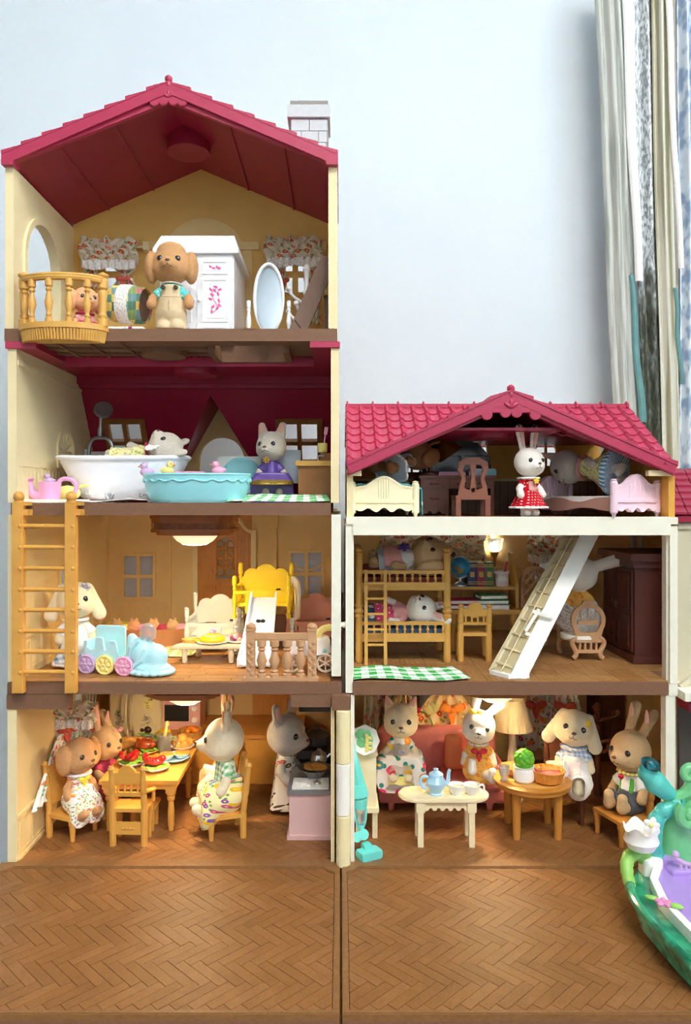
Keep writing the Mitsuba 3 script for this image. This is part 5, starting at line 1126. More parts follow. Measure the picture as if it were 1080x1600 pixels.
# washing machine
wy = 14.5; x0, x1 = X(340, wy), X(408, wy)
t = thing('washing_machine', 'pale grey washing machine with turquoise round door behind the baby bath', 'washing machine')
obj('body', box(x0, x1, wy, wy + 5, B0, Z(713, wy), .25), 'bsdf_palegrey', t); c = ((x0 + x1) / 2 + .3, wy - .05, Z(745, wy))
obj('door_ring', mv(lathe([(1.75, 0), (2.45, .05), (2.5, .3), (2.3, .45), (1.8, .35)], 40), *c, rx=90), 'bsdf_turq', t)
obj('door_glass', mv(lathe([(0, .1), (1.2, .12), (1.8, .2)], 30), *c, rx=90), 'bsdf_metal', f'{t}__door_ring')
# toilet
qy = 11; qx = X(430, qy)
t = thing('toilet', 'pale blue grey fluted toilet under the purple dress', 'toilet')
obj('bowl', lathe([(1.3, 0), (1.35, .2), (1.2, .4), (1.5, 1.6), (1.95, 2.5), (2.0, 2.9), (1.7, 3.0), (0, 2.9)], 28, qx, qy, B0), 'bsdf_paleblue', t)
obj('flute', [cyl((qx + 1.27 * math.cos(a), qy + 1.27 * math.sin(a), B0 + .45), (qx + 1.92 * math.cos(a), qy + 1.92 * math.sin(a), B0 + 2.3), .1, .14, 6) for a in np.linspace(0, 2 * math.pi, 28, endpoint=False)], 'bsdf_paleblue', f'{t}__bowl')
obj('tank', box(qx - .6, qx + 3.0, qy + 2.2, qy + 4.2, B0 + 2.4, B0 + 6.6, .3), 'bsdf_paleblue', t)
mat('bsdf_paleblue', '#b9c8d2', .3, .5, coat=.3)
# vanity
vy = 7.0
t = thing('bathroom_vanity', 'ochre brown vanity cabinet at the bathroom right wall', 'cabinet')
obj('cabinet', box(X(466, vy), X(517, vy) + .3, vy, vy + 6, B0, Z(728, vy), .1), 'bsdf_winbrown', t); obj('counter', box(X(462, vy), X(517, vy) + .3, vy - .4, vy + 6.2, Z(728, vy), Z(720, vy), .12), 'bsdf_ochre', t)
obj('shelf', box(X(500, vy), X(517, vy) + .3, vy + 1, vy + 4, Z(720, vy), Z(707, vy), .08), 'bsdf_winbrown', t)
obj('tap', [tube(spline([(X(497, vy), vy + 1, Z(720, vy)), (X(497, vy), vy + 1, Z(713, vy)), (X(507, vy), vy + .6, Z(712, vy))], 8), .14)], 'bsdf_chrome', t)
t = thing('toothbrush_cup', 'yellow cup holding a pink toothbrush on the vanity shelf', 'cup', at(504, 707, vy + 2) )
obj('cup', lathe([(.5, 0), (.55, .1), (.6, 1.1), (.52, 1.1), (.48, .2), (0, .18)], 18), 'bsdf_softyellow', t)
obj('toothbrush', [cyl((.1, 0, .3), (.35, 0, 2.3), .1), mv(box(-.22, .22, -.12, .12, -.45, .45), .42, 0, 2.6, ry=10)], 'bsdf_softpink', t)
def gcloth(label, pts, y0, y1, z, name='picnic_cloth', s=1., m='bsdf_cl_picnic', rip=.12, th=.07, n=30, rise=0.):
    """a cloth lying on a floor: four px corners at the given depths"""
    (a, b), (c, d) = pts
    def fn(u, v):
        x = (X(a, y0) * (1 - u) + X(b, y0) * u) * (1 - v) + (X(c, y1) * (1 - u) + X(d, y1) * u) * v
        return (x, y0 + (y1 - y0) * v + .25 * np.sin(u * 7), z + .06 + rip * (1 + np.sin(u * 11 + v * 5) * np.cos(v * 6 + u * 3)) + rip * .8 * np.exp(-((u - .35) * 9) ** 2) + rise * v)
    me, uv = grid_sheet(fn, n, n, th); w = abs(X(b, y0) - X(a, y0))
    return single(name, label, 'cloth', me, m, smooth=True, uv=np.stack([uv[:, 0] * w * s, uv[:, 1] * (y1 - y0) * s], 1))
gcloth('green gingham cloth on the bathroom floor at the right front', ((352, 517), (375, 510)), .1, 7, B0 + .02, rip=.06, rise=.8)
# watering can and friends
p = at(78, 778, 3.5); p[2] = B0 + .32
t = thing('watering_can', 'pink toy watering can at the bathroom left front', 'watering can', p)
obj('body', lathe([(1.05, 0), (1.1, .1), (1.25, 2.0), (1.15, 2.05), (1.05, .3), (0, .25)], 28), 'bsdf_canpink', t)
obj('spout', [tube(spline([(-1.0, 0, .6), (-1.9, 0, .7), (-2.2, 0, 1.6), (-2.45, 0, 2.0)], 14), np.linspace(.55, .3, 14), 10), mv(lathe([(.3, 0), (.8, .35), (.75, .45), (0, .45)], 20), -2.45, 0, 1.85, ry=-15)], 'bsdf_canpink', t)
obj('handle', tube(spline([(1.0, 0, 2.0), (2.2, 0, 2.35), (2.9, 0, 1.9), (2.8, 0, .8), (2.4, 0, .1)], 20), .25, 8), 'bsdf_canpink', t)
duck('lilac toy bird sitting on the pink watering can', 77, 752, 3.6, 'bsdf_lilac', .8)
p = at(106, 772, 6.5); p[2] = B0 + 1.1
t = thing('toy_boat', 'soft yellow toy boat behind the pink watering can', 'toy boat', p)
obj('hull', [ell(0, 0, 0, 1.5, .8, .9), mv(ell(1.7, 0, .5, .9, .25, .2), ry=-10), ell(-1.3, 0, .3, .5, .5, .4)], 'bsdf_softyellow', t)
single('white_tray', 'flat white tray under the pink watering can', 'tray', [box(X(36, 2), X(146, 2), .6, 7, B0, B0 + .22, .08), box(X(38, 2), X(144, 2), .8, 1.1, B0 + .2, B0 + .36, .05)], 'bsdf_tray')
me, uv = grid_sheet(lambda u, v: (X(122, 3) + (X(229, 3) - X(122, 3)) * u, .3 + 4.5 * v, B0 + .12 + .3 * np.exp(-((u - .82) * 5) ** 2) * (1 - .3 * v) + .05 * np.sin(u * 14)), 30, 10, .08)
single('white_towel', 'thin white towel on the floor before the bathtub', 'towel', me, 'bsdf_cl_white', smooth=True, uv=uv)

# ---------------------------------------------------------------- nursery
N0 = 19.7
t = thing('toy_ladder', 'ochre ladder with ball tops leaning on the tall house front at left', 'ladder')
lz0, lz1 = Z(1082, -1.2), Z(785, -1.2)
for a, b in ((21, 38), (103, 120)):
    x0, x1 = X(a, -1.2), X(b, -1.2)
    sk = obj('stringer', [bevext(rect(x0, x1, lz0, lz1), -1.7, -.7, .1)], 'bsdf_honey', t)
    obj('ball_top', [ell((x0 + x1) / 2, -1.2, lz1 + .6, .58, k=3), cyl(((x0 + x1) / 2, -1.2, lz1 - .05), ((x0 + x1) / 2, -1.2, lz1 + .2), .5)], 'bsdf_honey', sk)
    obj('hook', [box(x1 - .2, x1 + .5, -1.5, -.2, Z(805, -1), Z(803, -1) + .5, .08), box(x1 - .2, x1 + .5, -1.4, -.3, Z(790, -1), Z(784, -1), .08)], 'bsdf_honey', sk)
    obj('peg', [ell(x1 - .25, -1.72, Z(py, -1.4), .22, .12, .22) for py in (822, 855, 888, 921, 953, 986, 1018, 1050)], 'bsdf_honey', sk)
for py in (822, 855, 888, 921, 953, 986, 1018, 1050): obj('rung', cyl((X(36, -1), -1.2, Z(py, -1.2)), (X(106, -1), -1.2, Z(py, -1.2)), .24, n=12), 'bsdf_honey', t)
# baby train
ky = 4.0; k_ = (D + ky) / F
t = thing('toy_train', 'pale blue baby train with round flower wheels on the nursery floor', 'toy train', (X(204, ky), ky, N0), -14)
obj('wagon', [bevext(Polygon([(-4.9, 1.0), (-1.0, 1.0), (-1.0, 2.4), (-1.3, 3.6), (-1.9, 3.6), (-2.1, 2.6), (-2.6, 2.4), (-2.9, 3.9), (-3.5, 3.9), (-3.6, 2.6), (-4.3, 2.5), (-4.9, 2.9)]).buffer(.15), -1.4, -1.0), box(-5.0, -1.0, -1.3, 1.6, .8, 1.25, .15), bevext(rrect(-5.2, -1.4, 1.0, 5.0, .4), 1.2, 1.6), box(-5.2, -4.8, -1.2, 1.6, 1, 3.6, .12)], 'bsdf_paleturq', t)
eng = lambda p: smin(smin(s_ell(p, (1.6, 0, 2.2), (1.5, 1.5, 2.0)), s_ell(p, (3.2, 0, 1.9), (1.3, 1.3, 1.5)), .4), smin(s_ell(p, (2.6, 0, .75), (2.3, 1.8, .55)), s_cone(p, (.2, 0, 1), (.2, 0, 3.9), .8, .55), .3), .35)
obj('engine', sdf(eng, [-1.2, -2.2, -.1], [5.2, 2.2, 5], .14), 'bsdf_paleturq', t, smooth=True)
obj('bumper', [ell(2.6 + 2.2 * math.cos(a), 1.7 * math.sin(a), .35, .6, .55, .35) for a in np.linspace(-2.6, 1.2, 11)], 'bsdf_paleturq', f'{t}__engine')
obj('cab_frame', [tube([(.2, -1.0, 1.2), (.9, -1.5, 3.2), (1.5, -1.2, 3.9)], .3), tube([(1.0, -1.55, 1.0), (2.2, -1.5, 1.8), (2.4, -1.2, 2.9)], .2)], 'bsdf_paleturq', f'{t}__engine')
obj('chimney', lathe([(.85, 0), (.95, .9), (.7, 1.5), (.3, 1.75), (0, 1.8)], 20, 2.2, 0, 3.9), 'bsdf_clear', t)
for x, m in ((-4.6, 'bsdf_lilac'), (-2.3, 'bsdf_softyellow'), (.1, 'bsdf_softpink')):
    wk = obj('wheel', mv(lathe([(1.1, 0), (1.12, .3), (.95, .4), (.85, .3), (0, .3)], 28), x, -1.45, 1.05, rx=90), m, t)
    obj('wheel_flower', [mv(ell(.5, 0, 0, .34, .1, .24), x, -1.82, 1.05, ry=a) for a in range(0, 360, 60)] + [ell(x, -1.85, 1.05, .2, .12, .2)] + [ell(x + .98 * math.cos(a), -1.83, 1.05 + .98 * math.sin(a), .1) for a in np.linspace(0, 6.28, 20)], m, wk)
# basket with babies
qy = 20; p = at(230, 990, qy); p[2] = N0
t = thing('baby_basket', 'long oval tan basket of sleeping baby dolls by the back wall', 'basket', p)
bm = lathe([(.8, 0), (.85, .2), (1.0, 2.2), (1.05, 2.5), (.97, 2.5), (.8, .5), (0, .4)], 40); v = np.array(bm.vertices); v[:, 0] *= 6.0; v[:, 1] *= 2.3
obj('body', trimesh.Trimesh(v, bm.faces, process=False), 'bsdf_basketpink', t); obj('cushion', ell(0, 0, 1.7, 5.2, 1.9, .7), 'bsdf_skin', t)
mat('bsdf_basketpink', lambda p, n, uv: mix(cc('#d99a6e'), cc('#b9744c'), smoothstep(.3, .7, .5 + .5 * dr.sin(p.z * 3600) * dr.sin(p.x * 2600))), .6)
for i, (dx, m, m2, l) in enumerate(((-3.6, 'bsdf_fur_tan', 'bsdf_softyellow', 'tan baby doll in yellow at the left end of the oval basket'), (-1.2, 'bsdf_fur_peach', 'bsdf_softpink', 'peach baby doll in pink second from left in the oval basket'), (1.4, 'bsdf_fur_peach', 'bsdf_cl_pinkdeep', 'peach baby doll in rose in the middle right of the oval basket'), (4.0, 'bsdf_fur_tan', 'bsdf_softpink', 'tan baby doll at the right end of the oval basket'))):
    t2 = thing('baby_doll', l, 'baby doll', (p[0] + dx, qy - .2, N0 + 2.4), 0)
    hd = lambda q: smin(smin(s_ell(q, (-.5, 0, .3), (.85, .8, .75)), s_ell(q, (-.95, -.4, .2), (.4, .4, .3)), .2), np.minimum(s_ell(q, (-.3, .35, 1.0), (.25, .25, .4)), s_ell(q, (-.9, .35, .9), (.25, .25, .4))), .1)
    obj('head', sdf(hd, [-1.8, -1.4, -.8], [.8, 1.2, 1.6], .11), m, t2, smooth=True); obj('clothes', ell(.7, 0, 0, .9, .85, .6, 3), m2, t2)
    obj('eye', [ell(-.7 - .3 * q, -.68 + .1 * q, .42, .09) for q in (0, 1)], 'bsdf_eye', t2)
p = at(184, 980, 24); p[2] = N0
single('yellow_pouf', 'small ribbed yellow pouf behind the oval basket', 'pouf', lathe([(1.4 + .1 * (i % 2), i * .35) for i in range(8)] + [(0, 2.5)], 24), 'bsdf_yellowplastic', p)
gcloth('green gingham rug under the oval basket in the nursery', ((225, 300), (240, 318)), 12.5, 21, N0 + .02, 'small_rug', m='bsdf_cl_rug', rip=.03)
cloth('bsdf_cl_rug', gingham('#8a9a4a', '#e6e4c4', 1.6))
# low table
ly = 10.5; p = at(330, 1028, ly); p[2] = N0
t = thing('low_table', 'low ivory table with a yellow cake in the nursery', 'table', p)
obj('top', bevext(Polygon([(-4.4, -1.8), (4.2, -1.8), (4.2, 3.2), (-2.6, 3.2)]), 1.7, 2.15, .1, 'xy'), 'bsdf_tableivory', t)
for x, y in ((-3, -1.2), (2.6, -1.2), (-2, 2.6), (3.4, 2.6)): obj('leg', cyl((x, y, 0), (x, y, 1.75), .3, .38), 'bsdf_tableivory', t)
t = thing('yellow_cake', 'round yellow cake with pink topping on a pale plate', 'cake', (p[0] + .2, ly - .2, N0 + 2.17))
obj('plate', lathe([(.9, 0), (1.9, .2), (1.85, .28), (.9, .1), (0, .1)], 30), 'bsdf_tray', t); obj('cake', lathe([(1.45, .12), (1.6, .5), (1.3, .95), (.5, 1.2), (0, 1.25)], 28), 'bsdf_cakeyellow', t); obj('cream_swirl', [tube([(1.1 * math.cos(a), 1.1 * math.sin(a), .95) for a in np.linspace(0, 6.28, 20, endpoint=False)], .12, 6, True), ell(0, 0, 1.35, .4, .4, .3), ell(.3, -.2, 1.6, .3, .25, .25)], 'bsdf_softpink', t)
mat('bsdf_cakeyellow', '#eebb1e', .4)
t = thing('round_pan', 'small wooden frying pan left of the yellow cake', 'pan', (p[0] - 2.6, ly + .5, N0 + 2.17), 20)
obj('pan', lathe([(1.0, 0), (1.1, .4), (1.0, .4), (.9, .15), (0, .12)], 24), 'bsdf_ochre', t); obj('handle', mv(box(-.18, .18, -2.2, -.9, .2, .4), 0, 0, 0, rz=30), 'bsdf_yellowplastic', t)
rnd = random.Random(2)
t = thing('fruit_platter', 'small dish of purple and orange fruit right of the yellow cake', 'fruit dish', (p[0] + 3.2, ly + .4, N0 + 2.17))
obj('dish', lathe([(.9, 0), (1.5, .25), (1.45, .32), (0, .1)], 24), 'bsdf_tray', t)
for i in range(14):
    a, r = rnd.uniform(0, 6.28), rnd.uniform(.2, 1.2); obj('fruit', ell(r * math.cos(a), r * math.sin(a) * .8, .45 + rnd.uniform(0, .5), .33), ('bsdf_plum', 'bsdf_ribbon_orange', 'bsdf_softpink')[i % 3], t)
mat('bsdf_plum', '#7a3a5a', .4)
# cots
def cot(label, px, py, y, m, w, l, h, rz=0, base=N0, back=3.6):
    p = at(px, py, y); p[2] = base
    t = thing('cot', label, 'cot', p, rz)
    for x in (-w / 2, w / 2):
        for yy, hh in ((0, h), (l, h + 1.2)): obj('post', [turned(BAL, .5, hh, x, yy, 0), ell(x, yy, hh + .15, .3)], m, t)
    for x in (-w / 2, w / 2):
        obj('side_rail', [box(x - .15, x + .15, 0, l, h * .72, h * .72 + .35), box(x - .15, x + .15, 0, l, h * .25, h * .25 + .35)], m, t)
        for i in range(6): obj('spindle', cyl((x, l * (i + 1) / 7, h * .25), (x, l * (i + 1) / 7, h * .75), .13, n=8), m, t)
    hp_ = unary_union([rect(-w / 2, w / 2, .8, h * .95)] + [Point(u * w, h * .95).buffer(w * r) for u, r in ((-.28, .16), (0, .24), (.28, .16))]).difference(unary_union([rect(-w * .3, -w * .08, 1.4, h * .55)]))
    obj('headboard', bevext(hp_, l - .15, l + .2), m, t)
    obj('footboard', [bevext(rect(-w * .3, w * .15, .6, h * .62), -.15, .2), box(-w / 2, w / 2, -.15, .15, h * .62, h * .62 + .4)], m, t)
    obj('butterfly', [ell(q * .14, -.2, h * .45, .16, .05, .14) for q in (-1, 1)] + [ell(w * .24 + q * .14, l - .2, h * .6, .16, .05, .14) for q in (-1, 1)], 'bsdf_black', t)
    obj('mattress', box(-w / 2 + .2, w / 2 - .2, .2, l - .2, h * .3, h * .3 + .4, .15), m, t)
    return t
cot('pale grey toddler cot left of the slide in the nursery', 333, 1000, 15.5, 'bsdf_palegrey', 6.8, 6, 5.4, 0)
cot('dusty pink toddler cot at the right wall of the nursery', 492, 1000, 17.5, 'bsdf_cotpink', 7.0, 6.0, 5.2, 0)
yz = Z(965, 15)
cot('bright yellow upper cot standing high behind the white slide', 409, 965, 14.5, 'bsdf_yellowplastic', 6.9, 6.0, 5.0, 0, base=yz)
tb = thing('cot_stand', 'pale stand carrying the yellow upper cot', 'bed frame')
for px in (365, 453):
    for yy in (14.5, 20.5): obj('post', turned(BAL, .5, yz - N0, X(px + 3, 14.5), yy, N0), 'bsdf_palegrey', tb)
obj('board', box(X(365, 14.5) + .3, X(453, 14.5) - .1, 19, 20, N0, yz - .3), 'bsdf_walnut', tb)
obj('scroll_arm', [tube(spline([(X(q, 18), 18, Z(912, 18)), (X(q + 8, 18), 18, Z(905, 18)), (X(q + 12, 18), 18, Z(915, 18)), (X(q + 12, 18), 18, Z(960, 18))], 16), .45, 10) for q in (452,)], 'bsdf_tray', tb)
# slide
t = thing('toy_slide', 'white toddler slide running down from the yellow cot', 'slide')
s0, s1 = at(412, 934, 13.6), at(396, 1037, 6.0); s1[2] = N0 + .3; s0 = np.array([s0[0], s0[1], s0[2]])
def sl_fn(u, v):
    q = v ** 1.0; x = s0[0] + (s1[0] - s0[0]) * q; y = s0[1] + (s1[1] - s0[1]) * q; z = s0[2] + (s1[2] - s0[2]) * (q + .12 * np.sin(q * math.pi)) 
    return (x + (u - .5) * (3.1 + .5 * q), y, np.maximum(z, N0 + .25))
obj('chute', grid_sheet(sl_fn, 8, 24, .25)[0], 'bsdf_whiteplastic', t, smooth=40)
for q in (0, 1):
    pts = np.stack([np.array(sl_fn(np.array(float(q)), np.array(v))) for v in np.linspace(0, 1, 24)])
    obj('side_wall', [grid_sheet(lambda u, v: (np.interp(v, np.linspace(0, 1, 24), pts[:, 0]), np.interp(v, np.linspace(0, 1, 24), pts[:, 1]), np.interp(v, np.linspace(0, 1, 24), pts[:, 2]) - .1 + .85 * u), 4, 30, .28)[0]], 'bsdf_whiteplastic', t, smooth=40)
mid_ = np.array(sl_fn(np.array(.5), np.array(.3)))
obj('butterfly', [ell(mid_[0] + q * .28, mid_[1] - .15, mid_[2] + .22, .3, .12, .22) for q in (-1, 1)], 'bsdf_black', t)
# balustrade at the front right
gy = .4; t = thing('balustrade', 'tan balustrade with carved posts at the nursery front right', 'railing')
g0 = N0 - .05
obj('bottom_rail', box(X(381, gy), X(498, gy), gy - .5, gy + .5, g0, g0 + .35), 'bsdf_tan', t)
obj('top_rail', [box(X(396, gy), X(484, gy), gy - .3, gy + .3, Z(998, gy), Z(989, gy)), box(X(396, gy), X(484, gy), gy - .2, gy + .2, Z(1001, gy), Z(998, gy))], 'bsdf_tan', t)
for a in (392, 488):
    x = X(a, gy); pk = obj('post', [bx(x, gy, g0, .95, .8, Z(985, gy) - g0), bx(x, gy, Z(985, gy), 1.1, 1.0, .2), ell(x, gy, Z(979, gy), .55, .5, .4)], 'bsdf_tan', t)
    obj('carving', [mv(ell(.2 * (-1) ** i, 0, 0, .2, .1, .28), x, gy - .42, g0 + .9 + i * .42, ry=30 * (-1) ** i) for i in range(9)], 'bsdf_tan', pk)
for a in (409, 429, 449, 470): obj('baluster', turned(BAL, .82, Z(1000, gy) - g0 - .3, X(a, gy), gy, g0 + .3), 'bsdf_tan', t)
# pram
py_ = 5.5; p = at(470, 1035, py_); p[2] = N0
t = thing('doll_pram', 'white and pale blue doll pram behind the tan balustrade', 'pram', p)
obj('body', [mv(lathe([(0, 0), (1.6, .3), (2.1, 1.4), (2.2, 2.2), (2.0, 2.2), (1.8, 1.2), (0, .5)], 28), 1.0, 0, 1.2)], 'bsdf_tray', t)
me, uv = grid_sheet(lambda u, v: (1.0 + (2.3 + .3 * v + .08 * np.sin(u * 40)) * np.sin(u * 6.28), (2.3 + .3 * v) * -np.cos(u * 6.28) * .95, 3.7 - 1.6 * v), 60, 8, .08)
obj('blanket', [me, ell(1.0, 0, 3.6, 2.3, 2.2, .5)], 'bsdf_whiteplastic', t); obj('pillow', ell(2.2, -1.2, 2.4, .9, .8, .6), 'bsdf_turq', t)
for x, y in ((-.9, -1.6), (2.9, -1.6), (-.9, 1.6), (2.9, 1.6)):
    wk = obj('wheel', mv(tube([(.95 * math.cos(a), .95 * math.sin(a), 0) for a in np.linspace(0, 6.28, 24, endpoint=False)], .16, 6, True), x, y, 1.05, rx=90), 'bsdf_tray', t)
    obj('spoke', [mv(cyl((0, 0, 0), (0, 0, .9), .09, n=6), x, y, 1.05, ry=60 * i) for i in range(6)], 'bsdf_tray', wk)
obj('handle', tube(spline([(2.0, -1, 3.4), (2.3, -1, 4.6), (3.2, -1, 5.0), (4.5, -1, 4.5)], 14), .4, 10), 'bsdf_softyellow', t)
# ceiling lamps of the three lit rooms
def ceiling_lamp(label, px, y, zc, w, drop, power, d=7.0):
    """wooden ceiling lamp hanging under a slab: fluted wooden base, glass bowl that gives the light"""
    x = X(px, y); t = thing('toy_ceiling_lamp', label, 'ceiling lamp', (x, y, zc))
    octo = lambda k: Polygon([(-w / 2 * k, -d / 2 * k + 1.2), (-w / 2 * k + 1.4, -d / 2 * k), (w / 2 * k - 1.4, -d / 2 * k), (w / 2 * k, -d / 2 * k + 1.2), (w / 2 * k, d / 2 * k), (-w / 2 * k, d / 2 * k)])
    obj('base', [ext(octo(.97), -1.0, 0, 'xy'), ext(octo(.9), -1.75, -.9, 'xy'), ext(octo(.98), -2.1, -1.7, 'xy'), ext(octo(.86), -2.45, -2.05, 'xy'), ext(octo(1.0), -.45, -.05, 'xy')], 'bsdf_lampwood', t, smooth=False)
    obj('flute', [box(-w * .45 + i * w * .9 / 40 - .05, -w * .45 + i * w * .9 / 40 + .05, -d / 2 * .9 - .14, -d / 2 * .9 + .1, -1.68, -1.0, .02) for i in range(41)], 'bsdf_lampwood', f'{t}__base')
    def bowl(bp, name, L):
        m = lathe([(r * w * .44, z * drop) for r, z in bp], 48); v = np.array(m.vertices); a = np.arctan2(v[:, 1], v[:, 0]); q = 1 + .03 * np.sin(24 * a); v[:, 0] *= q; v[:, 1] *= q * .8; v[:, 2] -= 2.4
        obj(name, trimesh.Trimesh(v, m.faces[:, ::-1], process=False), 'bsdf_ivory2', t, smooth=False, emitter={'type': 'area', 'radiance': {'type': 'rgb', 'value': [power * L * c for c in LAMPC]}})
    bowl([(.62, 0), (.6, -.25), (.5, -.62), (.37, -.86)], 'bowl', .014)
    bowl([(.37, -.86), (.3, -.95), (.15, -1.02), (.01, -1.05)], 'bowl_centre', 3.3)
    return t
LAMPC = (1.0, .75, .42)
mat('bsdf_lampwood', speck('#8a4e1c', '#a8652a', 80), .4, .5)
ceiling_lamp('wooden ceiling lamp with glowing ribbed bowl in the nursery', 305, 10, 37.55, 9.9, 1.35, 9.5 * LAMP_W)
ceiling_lamp('wooden ceiling lamp glowing over the dining table', 291, 9.5, 18.25, 8.9, 1.2, 12 * LAMP_W)
ceiling_lamp('wooden ceiling lamp glowing above the sofa in the sitting room', 775, 11, 18.15, 9.0, 1.2, 13 * LAMP_W)
# ---------------------------------------------------------------- kitchen
tf, tb_ = 7.0, 19.0; tX0, tX1 = X(154, tf), X(278, tf); tz = 6.25
t = thing('dining_table', 'honey wooden dining table laden with food in the kitchen', 'table')
obj('top', [box(tX0, tX1, tf, tb_, tz - .45, tz, .1), box(tX0 + .3, tX1 - .3, tf + .3, tb_ - .3, tz - 1.1, tz - .4)], 'bsdf_honey', t)
for x in (tX0 + 1.0, tX1 - 1.0):
    for y in (tf + .9, tb_ - .9): obj('leg', [turned(LEG, .62, tz - 1.0, x, y, 0), bx(x, y, tz - 1.6, 1.1, 1.1, 1.2)], 'bsdf_honey', t)
def chair(name, label, loc, rz, w=3.4, d=3.2, sh=2.7, bh=7.2, m='bsdf_honey', solid=False, arms=False, high=False, group=None, s=1.0):
    """wooden chair facing -y; backrest at +y"""
    t = thing(name, label, 'chair', loc, rz, group, s=s)
    obj('seat', box(-w / 2, w / 2, -d / 2, d / 2, sh - .4, sh, .12), m, t)
    for x in (-w / 2 + .35, w / 2 - .35): obj('leg', turned([(.5, 0), (.7, .05), (.6, .1), (.9, .75), (1.1, .8), (1.1, 1)], .42, sh - .35, x, -d / 2 + .4, 0), m, t)
    for x in (-w / 2 + .3, w / 2 - .3):
        obj('leg', [cyl((x, d / 2 - .3, 0), (x, d / 2 - .3, sh), .38, .42, 10)], m, t)
        obj('back_post', [mv(turned([(1, 0), (1, .3), (.8, .34), (1.1, .4), (1, .6), (.8, .9), (1.1, .94), (.6, 1)], .36, bh - sh + .3, 0, 0, 0), x, d / 2 - .3, sh - .05, rx=-7)], m, t)
    k = bh - sh; bq = lambda z0, z1, y=.16: mv(box(-w / 2 + .3, w / 2 - .3, -y, y, z0, z1), 0, d / 2 - .3, sh, rx=-7)
    if solid: obj('back_panel', [bq(.9, k - .4, .14)] + [mv(bevext(rect(-w / 2 + .75, w / 2 - .75, 1.3, k - .9), -.22, -.1), 0, d / 2 - .3, sh, rx=-7)], m, t)
    else:
        obj('top_rail', [mv(bevext(unary_union([rect(-w / 2 + .3, w / 2 - .3, k * .62, k * .9), Point(0, k * .86).buffer(w * .24)]), -.18, .18), 0, d / 2 - .3, sh, rx=-7)], m, t)
        obj('cross_rail', bq(k * .3, k * .4), m, t)
        for i in range(4): obj('spindle', mv(cyl((-w * .27 + i * w * .18, 0, k * .38), (-w * .27 + i * w * .18, 0, k * .66), .14, n=8), 0, d / 2 - .3, sh, rx=-7), m, t)
    if arms:
        for q in (-1, 1): obj('arm', [tube(spline([(q * (w / 2 - .2), d / 2 - .3, sh + 1.9), (q * (w / 2 + .1), 0, sh + 1.6), (q * (w / 2 + .1), -d / 2, sh + 1.2)], 10), .26, 8), cyl((q * (w / 2 + .1), -d / 2 + .3, sh - .1), (q * (w / 2 + .1), -d / 2 + .3, sh + 1.2), .2)], m, t)
    if high: obj('stretcher', [box(-w / 2 + .3, w / 2 - .3, d / 2 - .45, d / 2 - .15, sh * .3, sh * .62)] + [mv(ell(0, 0, 0, .2, .08, .14), x, d / 2 - .1, sh * .46, ry=40 * x) for x in (-.6, -.2, .2, .6)], m, t)
    return t
chair('dining_chair', 'honey wooden armchair with carved back at the table front, its back to the viewer', (X(206, 5.2), 5.2, 0), 178, 4.2, 3.0, 4.3, 9.0, arms=True, high=True)
chair('dining_chair', 'honey wooden dining chair under the poodle in the floral dress', (X(113, 7.0), 7.2, 0), 65, 4.3, 4.2, 2.8, 8.5, solid=True)
chair('dining_chair', 'honey wooden dining chair under the fox doll with its back turned', (X(350, 7.2), 7.4, 0), -72, 4.4, 4.4, 2.8, 8.4, solid=False)
chair('dining_chair', 'honey wooden dining chair behind, under the tan rabbit with raised ear', (X(352, 13.4), 13.2, 0), -80, 4.0, 4.0, 2.8, 8.0)
chair('dining_chair', 'honey wooden dining chair under the rabbit in deep pink', (X(158, 13.4), 13.2, 0), 75, 4.0, 4.0, 2.8, 7.5, solid=True)
single('small_stool', 'small honey wooden stool tucked under the table right side', 'stool', [box(-1.6, 1.6, -1.5, 1.5, 2.6, 3.0, .1)] + [cyl((x, y, 0), (x, y, 2.7), .3, .36) for x in (-1.1, 1.1) for y in (-1, 1)], 'bsdf_honey', (X(226, 9), 9.0, 0))
mat('bsdf_lettuce', speck('#8fc24a', '#5f9a2e', 300), .5); mat('bsdf_lobster', speck('#c0141a', '#8a0c10', 200), .22, .6, coat=.6); mat('bsdf_roast', speck('#a8441c', '#7a2a10', 250), .3, .5, coat=.4); mat('bsdf_choc', '#3a1a10', .3, .5, coat=.4)
mat('bsdf_corn', '#f0c020', .35); mat('bsdf_bun', speck('#f3c26a', '#d98a30', 120), .4); mat('bsdf_orangefruit', '#e8862a', .35); mat('bsdf_bluebowl', '#8fc0de', .35); mat('bsdf_plate', '#f2efe8', .3, .5, coat=.3); mat('bsdf_cookie', speck('#d09a4e', '#a86f2c', 300), .7)
def dish(name, label, px, py, food, fm, r=1.75, cat='plate of food', garnish=True, plate='bsdf_plate', group=None):
    y = 9.
    for _ in range(20): y = (EYE - tz) * F / (py - CY) - D
    t = thing(name, label, cat, (X(px, y), y, tz + .02), group=group)
    obj('plate', lathe([(r * .6, 0), (r, .45), (r * .97, .55), (r * .6, .2), (0, .18)], 30), plate, t)
    rnd = random.Random(px)
    if garnish:
        ms = []
        for i in range(16):
            a = i * 2.4; q = r * .85 * math.sqrt((i + 1) / 16); ms.append(mv(ell(0, 0, 0, .5, .4, .12), q * math.cos(a), q * math.sin(a), .42 + .1 * rnd.random(), rx=rnd.uniform(-25, 25), ry=rnd.uniform(-25, 25)))
        obj('lettuce', ms, 'bsdf_lettuce', t, kind='stuff')
    for nm, me, mm in food: obj(nm, me, mm or fm, t, smooth=40)
    return t
